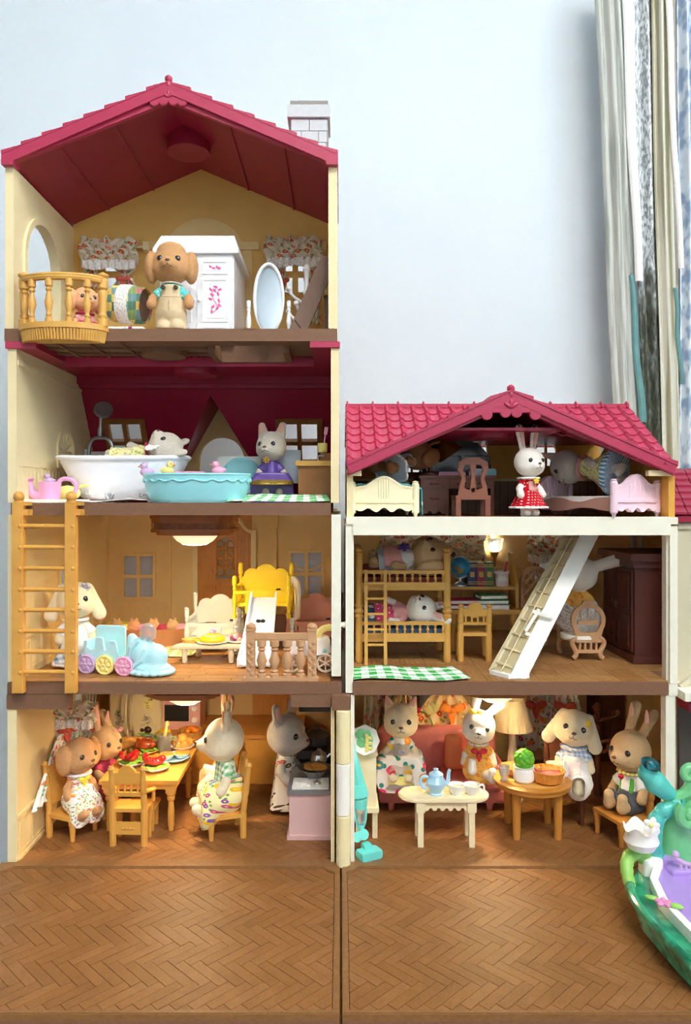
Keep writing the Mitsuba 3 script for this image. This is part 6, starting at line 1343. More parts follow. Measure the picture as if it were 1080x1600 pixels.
def lob(k):
    b = [ell(0, 0, .95, 1.05, .6, .5), ell(-.75, 0, 1.15, .5, .5, .45), ell(.8, .1, 1.25, .5, .45, .4)] + [ell(-.6 + .35 * i, -.05, 1.35, .2, .5, .18) for i in range(5)]
    b += [tube(spline([(-.9, q * .3, 1.0), (-1.3, q * .8, 1.4), (-.9, q * 1.0, 1.7)], 8), np.linspace(.16, .3, 8), 7) for q in (-1, 1)]
    return mv(J(*b), rz=k)
dish('lobster_plate', 'red lobster on lettuce in a white dish at the table front left', 207, 1195, [('lobster', lob(70), 'bsdf_lobster')], None)
dish('lobster_plate', 'red lobster on lettuce in a white dish at the table front right corner', 243, 1203, [('lobster', lob(20), 'bsdf_lobster')], None)
dish('roast_plate', 'brown roast on a round wicker platter at the middle of the table', 226, 1176, [('roast', [ell(0, 0, 1.0, 1.25, .9, .8, 3), ell(.9, 0, 1.1, .6, .5, .5)] + [tube([(-.9 + .3 * i, -.85, .9), (-.9 + .3 * i, 0, 1.85), (-.9 + .3 * i, .85, .9)], .08, 6) for i in range(7)], 'bsdf_roast')], None, 2.0, plate='bsdf_wicker')
dish('corn_plate', 'heap of yellow corn on lettuce in a white dish', 256, 1158, [('corn', [ell(.45 * math.cos(i * 2.4) * math.sqrt(i) * .45, .45 * math.sin(i * 2.4) * math.sqrt(i) * .45, .95 + .35 * (i < 9), .34) for i in range(20)], 'bsdf_corn')], None, 1.7)
dish('chocolate_plate', 'dark chocolate balls on lettuce at the table back left', 231, 1149, [('chocolate', ell(.7 * math.cos(i * 1.26) * (i < 5), .7 * math.sin(i * 1.26) * (i < 5), 1.0 + .7 * (i >= 5), .6), 'bsdf_choc') for i in range(6)], None, 1.8)
dish('fruit_plate', 'orange glazed fruit on lettuce at the table back', 276, 1143, [('fruit', ell(.75 * math.cos(i * 1.05), .7 * math.sin(i * 1.05), .95, .5), 'bsdf_orangefruit') for i in range(6)] + [('fruit', ell(0, 0, 1.35, .5), 'bsdf_roast')], None, 1.8)
dish('gratin_dish', 'two golden gratins in a pale blue dish at the table right edge', 272, 1188, [('gratin', mv(lathe([(.6, 0), (.95, .5), (.9, .6), (0, .75)], 22), q * .9, q * .35, .35), 'bsdf_bun') for q in (-1, 1)] + [('cup', mv(lathe([(.65, 0), (1.0, .5), (.95, .5)], 22), q * .9, q * .35, .32), 'bsdf_plate') for q in (-1, 1)], None, 2.0, garnish=False, plate='bsdf_bluebowl')
dish('bun_plate', 'pile of glowing round buns on the table under the lamp', 285, 1170, [('bun', ell(.75 * math.cos(i * 1.26 + .4), .75 * math.sin(i * 1.26 + .4), .8, .68, .65, .58), 'bsdf_bun') for i in range(5)] + [('bun', ell(0, 0, 1.45, .65, .6, .55), 'bsdf_bun')], None, 1.6, garnish=False)
dish('bread_basket', 'wicker basket of orange bread at the table back right', 298, 1156, [('basket_wall', lathe([(1.4, .1), (1.7, 1.3), (1.8, 1.4), (1.6, 1.4), (1.3, .3)], 28), 'bsdf_wicker')] + [('bread', mv(ell(0, 0, 0, .8, .42, .4), .5 * math.cos(i * 2), .5 * math.sin(i * 2), 1.4, rz=i * 50), 'bsdf_orangefruit') for i in range(5)], None, 1.7, garnish=False, plate='bsdf_wicker', cat='bread basket')
dish('bread_basket', 'square wicker basket of pale bread beside the roast at the table left', 205, 1168, [('basket_wall', bevext(rect(-1.6, 1.6, -1.0, 1.0).difference(rect(-1.35, 1.35, -.75, .75)), .1, 1.1, .05, 'xy'), 'bsdf_wicker')] + [('bread', mv(ell(0, 0, 0, .6, .34, .3), -.9 + .45 * i, .15 * (-1) ** i, 1.05, rz=60), 'bsdf_bun') for i in range(5)], None, 1.2, garnish=False, plate='bsdf_wicker', cat='bread basket')
y = (EYE - tz) * F / (1150 - CY) - D
t = thing('juice_jug', 'clear jug with yellow lemonade and fruit at the table back', 'jug', (X(256, 17), 17.3, tz + .02))
obj('glass', lathe([(.75, 0), (.85, .1), (.95, 2.3), (.88, 2.3), (.78, .2), (0, .15)], 24), 'bsdf_clear', t); obj('lemonade', lathe([(.7, .2), (.82, 1.7), (0, 1.72)], 20), 'bsdf_corn', t); obj('fruit_stick', [mv(ell(0, 0, 0, .22, .18, 1.3), .15, 0, 2.5, ry=12), ell(.4, 0, 3.7, .3, .2, .4)], 'bsdf_softyellow', t); obj('handle', tube(spline([(.9, 0, 2.0), (1.5, 0, 1.8), (1.4, 0, .8), (.85, 0, .6)], 10), .1, 6), 'bsdf_clear', t)
# fridge, microwave and worktop at the back
fy = 24.
t = thing('fridge', 'cream two door fridge with paper notes at the kitchen back wall', 'fridge')
x0, x1, zt = X(172, fy), X(252, fy), 17.0
obj('body', box(x0, x1, fy, fy + 8, 0, zt, .2), 'bsdf_cream', t)
xm = X(208, fy)
for a, b, hx in ((x0 + .1, xm - .06, xm - .5), (xm + .06, x1 - .1, xm + .5)):
    dk = obj('door', box(a, b, fy - .4, fy, 5.0, zt - .2, .15), 'bsdf_cream', t); obj('handle', tube(spline([(hx, fy - .4, 6), (hx, fy - .75, 6.4), (hx, fy - .75, 14), (hx, fy - .4, 14.4)], 12), .14, 8), 'bsdf_cream', dk)
obj('drawer', box(x0 + .1, x1 - .1, fy - .4, fy, .3, 4.9, .15), 'bsdf_cream', t)
rnd = random.Random(8); sc = []
for cx_, cz_, n in ((X(188, fy), Z(1120, fy), 14), (X(229, fy), Z(1122, fy), 7), (X(233, fy), Z(1097, fy), 10)):
    for i in range(n):
        q = (cx_ + rnd.uniform(-.5, .5), cz_ + rnd.uniform(-1, 1)); sc.append(tube([(q[0] + u * .25, fy - .46, q[1] + rnd.uniform(-.18, .18)) for u in (-1, -.3, .3, 1)], .035, 5))
obj('paper_note', bevext(rect(X(226, fy), X(240, fy), Z(1107, fy), Z(1090, fy)), fy - .47, fy - .41, .02), 'bsdf_softyellow', t)
obj('handwriting', sc, 'bsdf_black', t, kind='stuff')
wy = 22.
t = thing('kitchen_counter', 'wooden kitchen counter along the back wall', 'counter', )
obj('cabinet', box(X(255, wy), X(470, wy), wy + 1, KD - .3, 0, 6.4, .08), 'bsdf_honey', t); obj('worktop', box(X(254, wy), X(472, wy), wy + .5, KD - .2, 6.4, 6.9, .1), 'bsdf_wood', t)
t = thing('microwave', 'pink microwave oven with dark window on the kitchen counter', 'microwave', (X(285, 25), 25, 6.92))
obj('body', box(-2.9, 2.5, 0, 4.5, 0, 4.4, .25), 'bsdf_micropink', t); obj('door_window', box(-2.5, .9, -.08, .1, 1.2, 3.5, .08), 'bsdf_black', t)
for z in (1.4, 3.0): obj('dial', mv(lathe([(.4, 0), (.36, .25), (0, .27)], 16), 1.7, -.02, z, rx=90), 'bsdf_plate', t)
mat('bsdf_micropink', '#dba6a0', .4)
t = thing('plank_door', 'small brown plank door on the kitchen back wall', 'door')
obj('leaf', [box(X(395, KD), X(450, KD), KD - .4, KD, 7, 17.8, .06)], 'bsdf_wood', t); [obj('plank', box(X(395 + i * 9, KD) + .08, X(404 + i * 9, KD) - .08, KD - .55, KD - .3, 7.2, 17.6, .05), 'bsdf_wood', t) for i in range(6)]; obj('panel_frame', [ext(rect(X(402, KD), X(444, KD), 12.8, 16.8).difference(rect(X(406, KD), X(440, KD), 13.4, 16.2)), KD - .75, KD - .5)], 'bsdf_wood', t)
# pink sink unit at the right
uy = 5.6; ux0, ux1 = X(452, uy), X(516, uy)
t = thing('sink_unit', 'pink kitchen unit with white and grey top at the kitchen right wall', 'kitchen unit')
uz = Z(1241, uy) + .0
obj('cabinet', box(ux0, ux1 + .3, uy, uy + 8, 0, uz, .1), 'bsdf_unitpink', t); obj('plinth', box(ux0 - .25, ux1 + .3, uy - .25, uy + 8, 0, .5, .1), 'bsdf_unitpink', f'{t}__cabinet'); obj('worktop', box(ux0 - .2, ux1 + .3, uy - .3, uy + 8.2, uz, uz + .5, .1), 'bsdf_metalgrey', t)
obj('board', box(ux0 + .3, ux1 - .2, uy + .2, uy + 3.6, uz + .45, uz + .62, .06), 'bsdf_plate', t)
mat('bsdf_unitpink', '#d9b3ae', .4); mat('bsdf_metalgrey', '#8d8f92', .35, .6, .5)
rnd = random.Random(3)
single('sugar_lumps', 'white lumps scattered on the pink unit', 'sugar', [mv(box(-.2, .2, -.15, .15, 0, .16), ux0 + 1.6 + rnd.uniform(-.7, .7), uy + 1.4 + rnd.uniform(-.5, .5), uz + .62, rz=rnd.uniform(0, 90)) for _ in range(14)], 'bsdf_plate', kind='stuff')
single('ladle', 'small metal ladle on the pink unit', 'ladle', [ell(ux0 + 3.2, uy + 1.3, uz + .85, .45, .45, .28), cyl((ux0 + 3.2, uy + 1.3, uz + .9), (ux0 + 3.1, uy + 2.6, uz + 1.3), .09)], 'bsdf_chrome')
t = thing('cookie_bowl', 'grey metal bowl of golden cookies on the pink unit', 'bowl', (X(492, uy + 4), uy + 4.2, uz + .52))
obj('bowl', lathe([(.9, 0), (1.9, 1.1), (2.05, 1.2), (1.85, 1.15), (.9, .2), (0, .15)], 28), 'bsdf_metal', t)
for i in range(5): obj('cookie', mv(lathe([(.6, -.12), (.72, 0), (.6, .14), (0, .2)], 16), .8 * math.cos(i * 1.26), .7 * math.sin(i * 1.26), 1.1, rx=15, rz=i * 40), 'bsdf_cookie', t)
t = thing('kitchen_stove', 'dark stove with pots in the shade behind the pink unit', 'stove', (X(495, 16), 15.5, 0))
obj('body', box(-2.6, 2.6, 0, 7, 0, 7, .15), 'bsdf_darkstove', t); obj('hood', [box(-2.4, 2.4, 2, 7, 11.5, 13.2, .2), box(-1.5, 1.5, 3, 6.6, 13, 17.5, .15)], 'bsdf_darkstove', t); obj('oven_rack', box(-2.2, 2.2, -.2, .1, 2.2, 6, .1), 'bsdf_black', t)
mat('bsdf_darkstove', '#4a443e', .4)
t = thing('cooking_pot', 'dark lidded cooking pot on the stove', 'pot', (X(495, 17), 17.5, 7.02))
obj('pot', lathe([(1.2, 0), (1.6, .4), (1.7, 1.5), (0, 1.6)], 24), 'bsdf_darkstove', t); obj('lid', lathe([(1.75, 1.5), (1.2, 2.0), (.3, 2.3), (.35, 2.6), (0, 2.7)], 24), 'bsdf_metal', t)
t = thing('kettle', 'small grey metal kettle on the shaded stove front', 'kettle', (X(498, 12), 14.2, uz + .6))
gathered('ruffled floral valance with lace at the kitchen side window', 66, 152, 12, 1094, 1128)
obj('body', [lathe([(.8, 0), (1.1, .5), (.9, 1.3), (.3, 1.7), (.3, 1.95), (0, 2)], 22), tube([(.8, 0, .6), (1.5, 0, 1.3)], .2)], 'bsdf_chrome', t)
sd = thing('toy_curtain', 'white floral drape with coral bow hanging at the kitchen left wall', 'curtain')
me, uv = grid_sheet(lambda u, v: (-34.5 + (.12 + .3 * v) * np.sin(u * 28), 11.6 - 5.6 * v + (u - .5) * (2.6 + 4.6 * v ** .8), 10.4 - 6.0 * v - .4 * u * v), 50, 20, .08)
obj('drape', me, 'bsdf_cl_curtain_white', sd, smooth=True, uv=np.stack([uv[:, 0] * 6, uv[:, 1] * 11], 1)); bow(sd, (-33.9, 12.2, 10.6), 1.9, 'bsdf_ribbon_coral', rot('z', 35)[:3, :3])
sd = thing('toy_curtain', 'beige floral drape with coral bow at the kitchen back left corner', 'curtain')
ruffle(sd, 'drape', X(118, 20), X(165, 20), Z(1165, 20), 17.5, 20, 'bsdf_cl_curtain', .35, 4, .3, 3, tie=(.45, .35)); bow(sd, at(146, 1128, 19), 2.0, 'bsdf_ribbon_coral')

# ---------------------------------------------------------------- attic of the lower house
R0 = 37.44
mat('bsdf_bedcream', '#eee3bc', .4, .5); mat('bsdf_bedpink', '#eccdd8', .4, .5); mat('bsdf_bedpink2', '#b98a7c', .45, .4); mat('bsdf_deskbrown', speck('#7a4634', '#92583f', 60, (.3, 1, 1)), .38, .5); mat('bsdf_darkpanel', '#1c1518', .12, .6, coat=.5); mat('bsdf_bronze', '#8a5a2a', .35, .6, .7)
def toy_bed(label, px0, px1, y, head, m, L=11, rz=0, m2=None):
    x0, x1 = X(px0, y), X(px1, y); w = x1 - x0
    t = thing('toy_bed', label, 'bed', ((x0 + x1) / 2, y, R0), rz)
    def board(hh, yy, nm):
        zt = hh; u = np.linspace(-1, 1, 61); hz_ = zt * (.72 + .28 * np.clip(np.cos(u * math.pi * .62) ** 2 + .12 * np.exp(-((np.abs(u) - .75) * 7) ** 2), 0, 1.2))
        low = .75 + .25 * np.cos(u * 4 * math.pi) * np.exp(-u * u)
        pl = Polygon([(a * (w / 2 - .25), b) for a, b in zip(u, hz_)] + [(a * (w / 2 - .25), b) for a, b in zip(u[::-1], low[::-1])])
        k = obj(nm, [ext(pl, yy - .2, yy + .2), ext(pl.difference(pl.buffer(-.22)), yy - .3, yy + .3), box(-w / 2 + .3, w / 2 - .3, yy - .38, yy + .3, zt * .34, zt * .42)], m, t)
        obj('reed', [cyl((i * .28, yy - .22, zt * .45), (i * .28, yy - .22, zt * .93), .07, n=6) for i in range(-2, 3)] + [ext(rect(q * w * .17 - .05, q * w * .17 + .05, zt * .45, zt * .85), yy - .26, yy) for q in (-1, 1)], m, k)
        for q in (-1, 1): obj('post', [turned([(.4, 0), (.6, .08), (1, .12), (1, .9), (.7, .94), (.9, .97), (.3, 1)], .42, zt * .88, q * (w / 2 - .25), yy, 0, 12)], m, t)
    board(head, 0, 'footboard'); board(head * 1.05, L, 'headboard')
    for q in (-1, 1):
        uu = np.linspace(0, 1, 40); pl = Polygon([(L * a, 1.9 + .25 * math.sin(a * 12)) for a in uu] + [(L * a, .8 - .2 * math.cos(a * 10)) for a in uu[::-1]])
        obj('side_rail', ext(pl, q * (w / 2 - .4) - .15, q * (w / 2 - .4) + .15, 'yz'), m2 or m, t)
    obj('mattress', box(-w / 2 + .5, w / 2 - .5, .4, L - .4, 1.2, 2.3, .3), 'bsdf_cl_white', t)
    return t
toy_bed('cream wooden toy bed at the left of the lower attic', 547, 653, 1.4, 4.5, 'bsdf_bedcream')
me, uv = grid_sheet(lambda u, v: (X(553, 5) + (X(655, 5) - X(553, 5)) * np.clip(u * 1.25, 0, 1) + .35 * np.clip(u * 1.25 - 1, 0, 1), 2.2 + 8 * v, R0 + np.where(u < .8, 3.3 + .25 * np.sin(u * 13 + v * 5), 3.3 - (u - .8) * 15.5) + .15 * np.sin(v * 12)), 40, 20, .12)
single('floral_blanket', 'turquoise floral blanket spilling over the right side of the cream bed', 'blanket', me, 'bsdf_cl_bluefloral', smooth=True, uv=np.stack([uv[:, 0] * 11, uv[:, 1] * 8], 1))
t = toy_bed('pink wooden toy bed at the right of the lower attic', 943, 1044, .9, 4.7, 'bsdf_bedpink', 13.5, 27, 'bsdf_bedpink2')
# desk
dy = 11.0; dx0, dx1 = X(657, dy), X(772, dy); dz0, dzt = R0, Z(743, dy)
t = thing('writing_desk', 'dark brown writing desk with drawers in the lower attic', 'desk')
obj('top', box(dx0 - .2, dx1 + .2, dy - .3, dy + 6, dzt - .35, dzt, .1), 'bsdf_deskbrown', t)
obj('carcass', [box(dx0, dx0 + 3.5, dy, dy + 5.8, dz0 + .7, dzt - .3, .08), box(dx0, dx1, dy + .1, dy + 5.8, dzt - 1.6, dzt - .3, .06), box(dx1 - .4, dx1, dy, dy + 5.8, dz0, dzt - .3, .06), box(dx0, dx0 + .4, dy, dy + .5, dz0, dz0 + 1), box(dx0 + 3.1, dx0 + 3.5, dy, dy + .5, dz0, dz0 + 1)], 'bsdf_deskbrown', t)
for a, b, c, e in ((dx0 + .2, dx0 + 3.3, dzt - 1.55, dzt - .5), (dx0 + .2, dx0 + 3.3, dz0 + .9, dzt - 1.7), (dx0 + 3.6, dx1 - 2.6, dzt - 1.5, dzt - .5), (dx1 - 2.4, dx1 - .5, dzt - 1.5, dzt - .5)):
    k = obj('drawer', bevext(rect(a, b, c, e), dy - .22, dy + .1), 'bsdf_deskbrown', t); obj('pull', [tube([((a + b) / 2 - .5, dy - .2, (c + e) / 2), ((a + b) / 2 - .4, dy - .4, (c + e) / 2), ((a + b) / 2 + .4, dy - .4, (c + e) / 2), ((a + b) / 2 + .5, dy - .2, (c + e) / 2)], .1, 7)], 'bsdf_deskbrown', k)
obj('scalloped_apron', ext(unary_union([rect(dx0, dx0 + 3.5, dz0 + .5, dz0 + .9)] + [Point(dx0 + .6 + i * 1.1, dz0 + .55).buffer(.4) for i in range(3)]), dy - .05, dy + .2), 'bsdf_deskbrown', t)
bz = dzt; pl = Polygon([(X(660, 17), bz), (X(764, 17), bz), (X(766, 17), bz + 1), (X(762, 17), Z(712, 17)), (X(745, 17), Z(693, 17)), (X(705, 17), Z(687, 17)), (X(668, 17), Z(693, 17)), (X(655, 17), Z(705, 17)), (X(658, 17), bz + 2)]).buffer(.3).buffer(-.2)
obj('back_screen', [ext(pl, 16.6, 17.1)], 'bsdf_darkpanel', t); obj('shelf', [box(X(690, 16.5), X(760, 16.5), 15.2, 16.7, Z(712, 16), Z(709, 16)), box(X(720, 16), X(724, 16), 15.2, 16.7, bz, Z(709, 16))], 'bsdf_darkpanel', t)
t = thing('desk_lamp', 'bronze desk lamp with curved arm and flared shade on the writing desk', 'desk lamp', at(672, 743, 13.5))
p0 = at(672, 743, 13.5); q = lambda a, b: tuple(at(a, b, 13.5) - p0)
obj('base', lathe([(1.3, 0), (1.3, .3), (.5, .5), (0, .55)], 24), 'bsdf_deskbrown', t); obj('arm', tube(spline([q(672, 740), q(668, 715), q(670, 697), q(682, 691), q(694, 692)], 20), .3, 10), 'bsdf_bronze', t)
sp = q(694, 697); a = np.linspace(0, 1, 8)
sh = lathe([(.5, 0), (.9, -.3), (1.25, -1.0), (1.5, -1.6), (1.75, -2.1), (1.6, -2.05), (1.1, -1.0), (.4, -.2)], 32); v = np.array(sh.vertices); v[:, :2] *= (1 + .06 * np.sin(8 * np.arctan2(v[:, 1], v[:, 0])))[:, None]
obj('shade', mv(trimesh.Trimesh(v, sh.faces, process=False), sp[0] - .3, 0, sp[2] + .6, ry=-35), 'bsdf_bronze', t)
for i, (px, w, m, l) in enumerate(((705, 1.7, 'bsdf_softpink', 'pale pink book lying on the writing desk'), (745, 1.1, 'bsdf_paleblue', 'pale blue book lying on the writing desk'), (762, .9, 'bsdf_turq', 'small turquoise box at the right end of the writing desk'))):
    p = at(px, 742, 13); single('toy_book' if i < 2 else 'small_box', l, 'book' if i < 2 else 'box', [box(-w, w, -1, 1, 0, .35 + .4 * (i > 0), .05), box(-w + .1, w - .1, -.9, 1.05, .1, .5 + .4 * (i > 0), .03)], m, (p[0], 13, dzt + .01))
# desk chair with pierced back
cy_ = 5.2; cx0, cx1 = X(712, cy_), X(766, cy_); cm = (cx0 + cx1) / 2; cw = (cx1 - cx0) / 2
t = thing('pierced_back_chair', 'reddish brown chair with pierced splat back before the writing desk', 'chair', (cm, cy_, R0))
zs = Z(774, cy_) - R0; ztp = Z(716, cy_) - R0
out = Polygon([(-cw * .82, zs), (-cw * .75, zs + 1), (-cw * .6, zs + 2), (-cw * .85, zs + 3), (-cw * .8, ztp - .5), (-cw * .35, ztp), (cw * .35, ztp), (cw * .8, ztp - .5), (cw * .85, zs + 3), (cw * .6, zs + 2), (cw * .75, zs + 1), (cw * .82, zs)]).buffer(.2).buffer(-.1)
holes = unary_union([Polygon([(q * .45, zs + .7), (q * .95, zs + .9), (q * .75, zs + 1.9), (q * 1.05, zs + 2.9), (q * .9, ztp - .9), (q * .45, ztp - .8), (q * .3, zs + 2)]).buffer(.08) for q in (-1, 1)] + [Point(0, zs + .6).buffer(.25)])
obj('back', [bevext(out.difference(holes), -.25, .25)], 'bsdf_deskbrown', t); obj('seat', box(-cw, cw, -.3, 3.6, zs - .5, zs, .12), 'bsdf_deskbrown', t)
for x in (-cw + .3, cw - .3):
    for yy in (0, 3.2): obj('leg', [box(x - .3, x + .3, yy - .25, yy + .25, 0, zs - .3, .08)], 'bsdf_deskbrown', t)
single('pillow_board', 'dusty pink headboard panel behind the white rabbit in the lower attic', 'headboard', [bevext(rrect(X(862, 15), X(882, 15), R0, Z(748, 15), .4), 14.8, 15.3)], 'bsdf_bedpink2')

# ---------------------------------------------------------------- bedroom in the middle
M0 = 19.72
ky = 9.5; kx0, kx1 = X(556, ky), X(704, ky); kd = 7.5
zu, zl, zt = Z(922, ky), Z(1002, ky), Z(855, ky)
t = thing('bunk_bed', 'ochre wooden bunk bed at the bedroom left', 'bunk bed')
for x in (kx0 + .4, kx1 - .4):
    for yy in (ky, ky + kd): obj('post', [turned([(.8, 0), (1, .03), (.9, .06), (.9, .38), (1.2, .4), (.8, .42), (1.3, .44), (.8, .47), (1.1, .49), (.9, .51), (.9, .94), (1.1, .95), (.7, .96), (1.0, .985), (.5, 1)], .48, zt - M0, x, yy, M0)], 'bsdf_ochre', t)
for z in (zl, zu):
    for a, c, e in ((ky, z, .95), (ky, z + 2.0, .4), (ky + kd, z, .95)): obj('rail', box(kx0 + .3, kx1 - .3, a - .3, a + .3, c, c + e, .1), 'bsdf_ochre', t)
    for i in range(11): obj('spindle', turned(BAL, .3, 1.1, kx0 + 1.3 + (kx1 - kx0 - 2.2) * i / 10, ky, z + .92, 10), 'bsdf_ochre', t)
    for x in (kx0 + .4, kx1 - .4): obj('bed_end', box(x - .2, x + .2, ky + .2, ky + kd - .2, z - .2, z + 3.6, .1), 'bsdf_ochre', t)
    obj('mattress', box(kx0 + .8, kx1 - .8, ky + .4, ky + kd - .4, z + .3, z + 1.5, .3), 'bsdf_cl_quiltred' if z == zu else 'bsdf_cl_quiltblue', t)
p = at(672, 893, 13); single('bunk_pillow', 'pale pink floral pillow on the upper bunk', 'pillow', ell(0, 0, 0, 1.9, 1.5, .5, 3), 'bsdf_cl_quilt', (X(674, 13), 13, zu + 1.8), uv=cuv, smooth=True)
single('bunk_pillow', 'grey blue pillow on the lower bunk', 'pillow', ell(0, 0, 0, 2.2, 1.5, .5, 3), 'bsdf_cl_greywhite', (X(668, 13), 13, zl + 1.8), uv=cuv, smooth=True)
single('bunk_quilt', 'dark blue folded quilt at the left end of the lower bunk', 'quilt', [ell(X(580, 13), 13, zl + 2.4, 2.0, 2.4, .9, 3), ell(X(575, 13), 13, zl + 3.2, 1.4, 2.0, .9, 3)], 'bsdf_cl_quiltblue', uv=cuv, smooth=True)
single('bunk_quilt', 'brownish red folded quilt at the left end of the upper bunk', 'quilt', [ell(X(585, 13), 13, zu + 2.2, 2.2, 2.4, .8, 3)], 'bsdf_cl_quiltred', uv=cuv, smooth=True)
t = thing('bunk_ladder', 'ochre ladder hooked on the front of the bunk bed', 'ladder')
ly = ky - 1.0
for a, b in ((570, 572), (599, 602)): obj('stringer', mv(box(-.2, .2, -.16, .16, 0, Z(890, ly) - M0, .06), X(b, ly), ly - .6, M0, rx=-3), 'bsdf_ochre', t)
for py in (912, 936, 960, 984, 1008): obj('rung', box(X(571, ly), X(602, ly), ly - .55, ly - .2, Z(py, ly), Z(py - 3, ly), .05), 'bsdf_ochre', t)
# study desk with hutch
sy_ = 15.; s0_, s1_ = X(700, sy_), X(822, sy_); sz_ = Z(953, sy_)
t = thing('study_desk', 'ochre study desk with shelf hutch beside the bunk bed', 'desk')
obj('top', box(s0_, s1_, sy_, sy_ + 7, sz_ - .6, sz_, .1), 'bsdf_ochre', t)
for x in (s0_ + .8, s1_ - 1.4): obj('leg', turned(LEG, .6, sz_ - M0 - .5, x, sy_ + 1, M0), 'bsdf_ochre', t)
sh_ = Z(916, 18)
obj('shelf', box(s0_ + .3, X(805, 18), 17.5, 21.5, sh_ - .4, sh_, .08), 'bsdf_ochre', t)
for i in range(13): obj('back_board', box(s0_ + .3 + i * .82, s0_ + 1.08 + i * .82, 21.3, 21.6, sz_, sh_ + 2.2, .05), 'bsdf_ochre', t)
u = np.linspace(0, 1, 20)
for x in (X(806, 18), s0_ + .3): obj('side_board', ext(Polygon([(17.2, sz_), (21.6, sz_), (21.6, sh_ + 4.3), (20.2, sh_ + 4.2), (19.2, sh_ + 2.5), (18.0, sh_ + 1.2), (17.2, sh_)]), x - .2, x + .2, 'yz'), 'bsdf_ochre', t)
mat('bsdf_globe', lambda p, n, uv: mix(cc('#2f8fb8'), cc('#a8924a'), smoothstep(.52, .56, fbm(p.x * 70, p.y * 70, p.z * 70))), .35, .5)
g0 = at(719, 885, 18.5)
t = thing('desk_globe', 'blue desk globe on a chrome stand on the hutch shelf', 'globe', (g0[0], 18.5, sh_ + .02))
gz = g0[2] - sh_
obj('sphere', ell(0, 0, gz, 1.35, k=3), 'bsdf_globe', t); obj('meridian', tube([(1.55 * math.sin(a), 0, gz + 1.55 * math.cos(a)) for a in np.linspace(-.7, -3.9, 24)], .16, 8), 'bsdf_chrome', t); obj('stand', [lathe([(1.0, 0), (1.0, .2), (.7, .4), (.25, .6), (.25, gz - 1.5)], 22)], 'bsdf_chrome', t); obj('pivot', cyl((-1.1, 0, gz + 1.3), (-.7, 0, gz + 1.75), .25), 'bsdf_black', t)
for i, (px, c, l) in enumerate(((738, '#2a3a6e', 'dark blue book standing next to the globe'), (752, '#9a2340', 'crimson book standing between the blue and green books'), (765, '#2f6e3e', 'green book standing at the right of the row'))):
    mat(f'bsdf_book{i}', c, .45); t = thing('shelf_book', l, 'book', (X(px, 18), 18, sh_ + .01), 4 - 3 * i, group='books standing on the hutch shelf')
    obj('cover', [box(-.55, .55, 0, 2.2, 0, 3.1 - .1 * (i == 1), .12)], f'bsdf_book{i}', t); obj('gold_band', [box(-.57, .57, -.03, .3, z, z + .12, .02) for z in (.25, .5, 2.5, 2.75)] + [box(-.3, .3, -.04, .1, 1.2, 1.9, .02)], 'bsdf_gold', t); obj('pages', box(-.42, .42, .2, 2.1, 2.9, 3.15, .02), 'bsdf_softyellow', t)
t = thing('pencil_pot', 'pink and white pot with a red pen on the hutch shelf', 'pot', (X(785, 18), 18.3, sh_ + .01))
obj('pot', lathe([(.75, 0), (.85, .1), (.85, 1.6), (1.0, 1.7), (1.0, 1.95), (.8, 1.95), (.75, .3), (0, .25)], 24), 'bsdf_cl_quilt', t); obj('pen', [mv(box(-.12, .12, -.12, .12, 0, 3.0, .04), .1, 0, .3, ry=12)], 'bsdf_ribbon_red', t)
p = at(722, 944, 16.5)
for px, w, n, l, m in ((723, 2.2, 2, 'stack of red books on the study desk', 'bsdf_book1'), (768, 2.2, 3, 'stack of green topped books on the study desk', 'bsdf_book2')):
    for i in range(n):
        mm = m if i > 0 or n == 2 else 'bsdf_plate'
        ll = {(723, 0): 'lower red book lying on the study desk', (723, 1): 'upper red book lying on the study desk', (768, 0): 'white book under the green books on the study desk', (768, 1): 'middle green book lying on the study desk', (768, 2): 'topmost green book lying on the study desk'}[(px, i)]
        t = thing('desk_book', ll, 'book', (X(px, 16.5), 16.6, sz_ + .02 + i * .62), 6 * i - 4); s = 1 - .08 * i
        obj('cover', [box(-w * s, w * s, -1.5 * s, 1.5, 0, .1, .03), box(-w * s, w * s, -1.5 * s, 1.5, .48, .58, .03), box(-w * s, w * s, 1.3, 1.5, 0, .58, .03)], mm, t); obj('pages', box(-w * s + .12, w * s - .12, -1.4 * s, 1.35, .08, .5, .02), 'bsdf_plate', t)
chair('study_chair', 'ochre ladder back chair tucked at the study desk', (X(739, 11.5), 11.5, M0), 178, 4.0, 3.6, Z(985, 11.5) - M0, Z(942, 12.5) - M0, 'bsdf_ochre')
# wall lamp
wl_ = at(773, 858, KD - 1.6); t = thing('wall_lamp', 'small brass wall lamp with glowing glass shade in the bedroom', 'wall lamp', wl_)
obj('bracket', [tube(spline([(0, 1.6, -2.6), (0, .6, -2.8), (0, 0, -2.0), (0, 0, -1.0)], 12), .22, 8), lathe([(.1, -1.3), (.45, -1.0), (.7, -.4), (.5, -.4)], 16), mv(lathe([(.6, 0), (.5, .25), (0, .3)], 16), 0, 1.6, -2.6, rx=90)], 'bsdf_brass', t); mat('bsdf_brass', '#b08a4a', .3, .6, .8)
obj('shade', lathe([(.55, -.4), (1.1, .1), (1.2, .9), (1.35, 1.6), (1.3, 1.6), (1.12, .9), (1.0, .2)], 20), 'bsdf_clear', t)
obj('bulb', ell(0, 0, .4, .5, .5, .7), 'bsdf_ivory2', t, smooth=True, emitter={'type': 'area', 'radiance': {'type': 'rgb', 'value': [26 * LAMP_W * c for c in (1, .74, .42)]}})
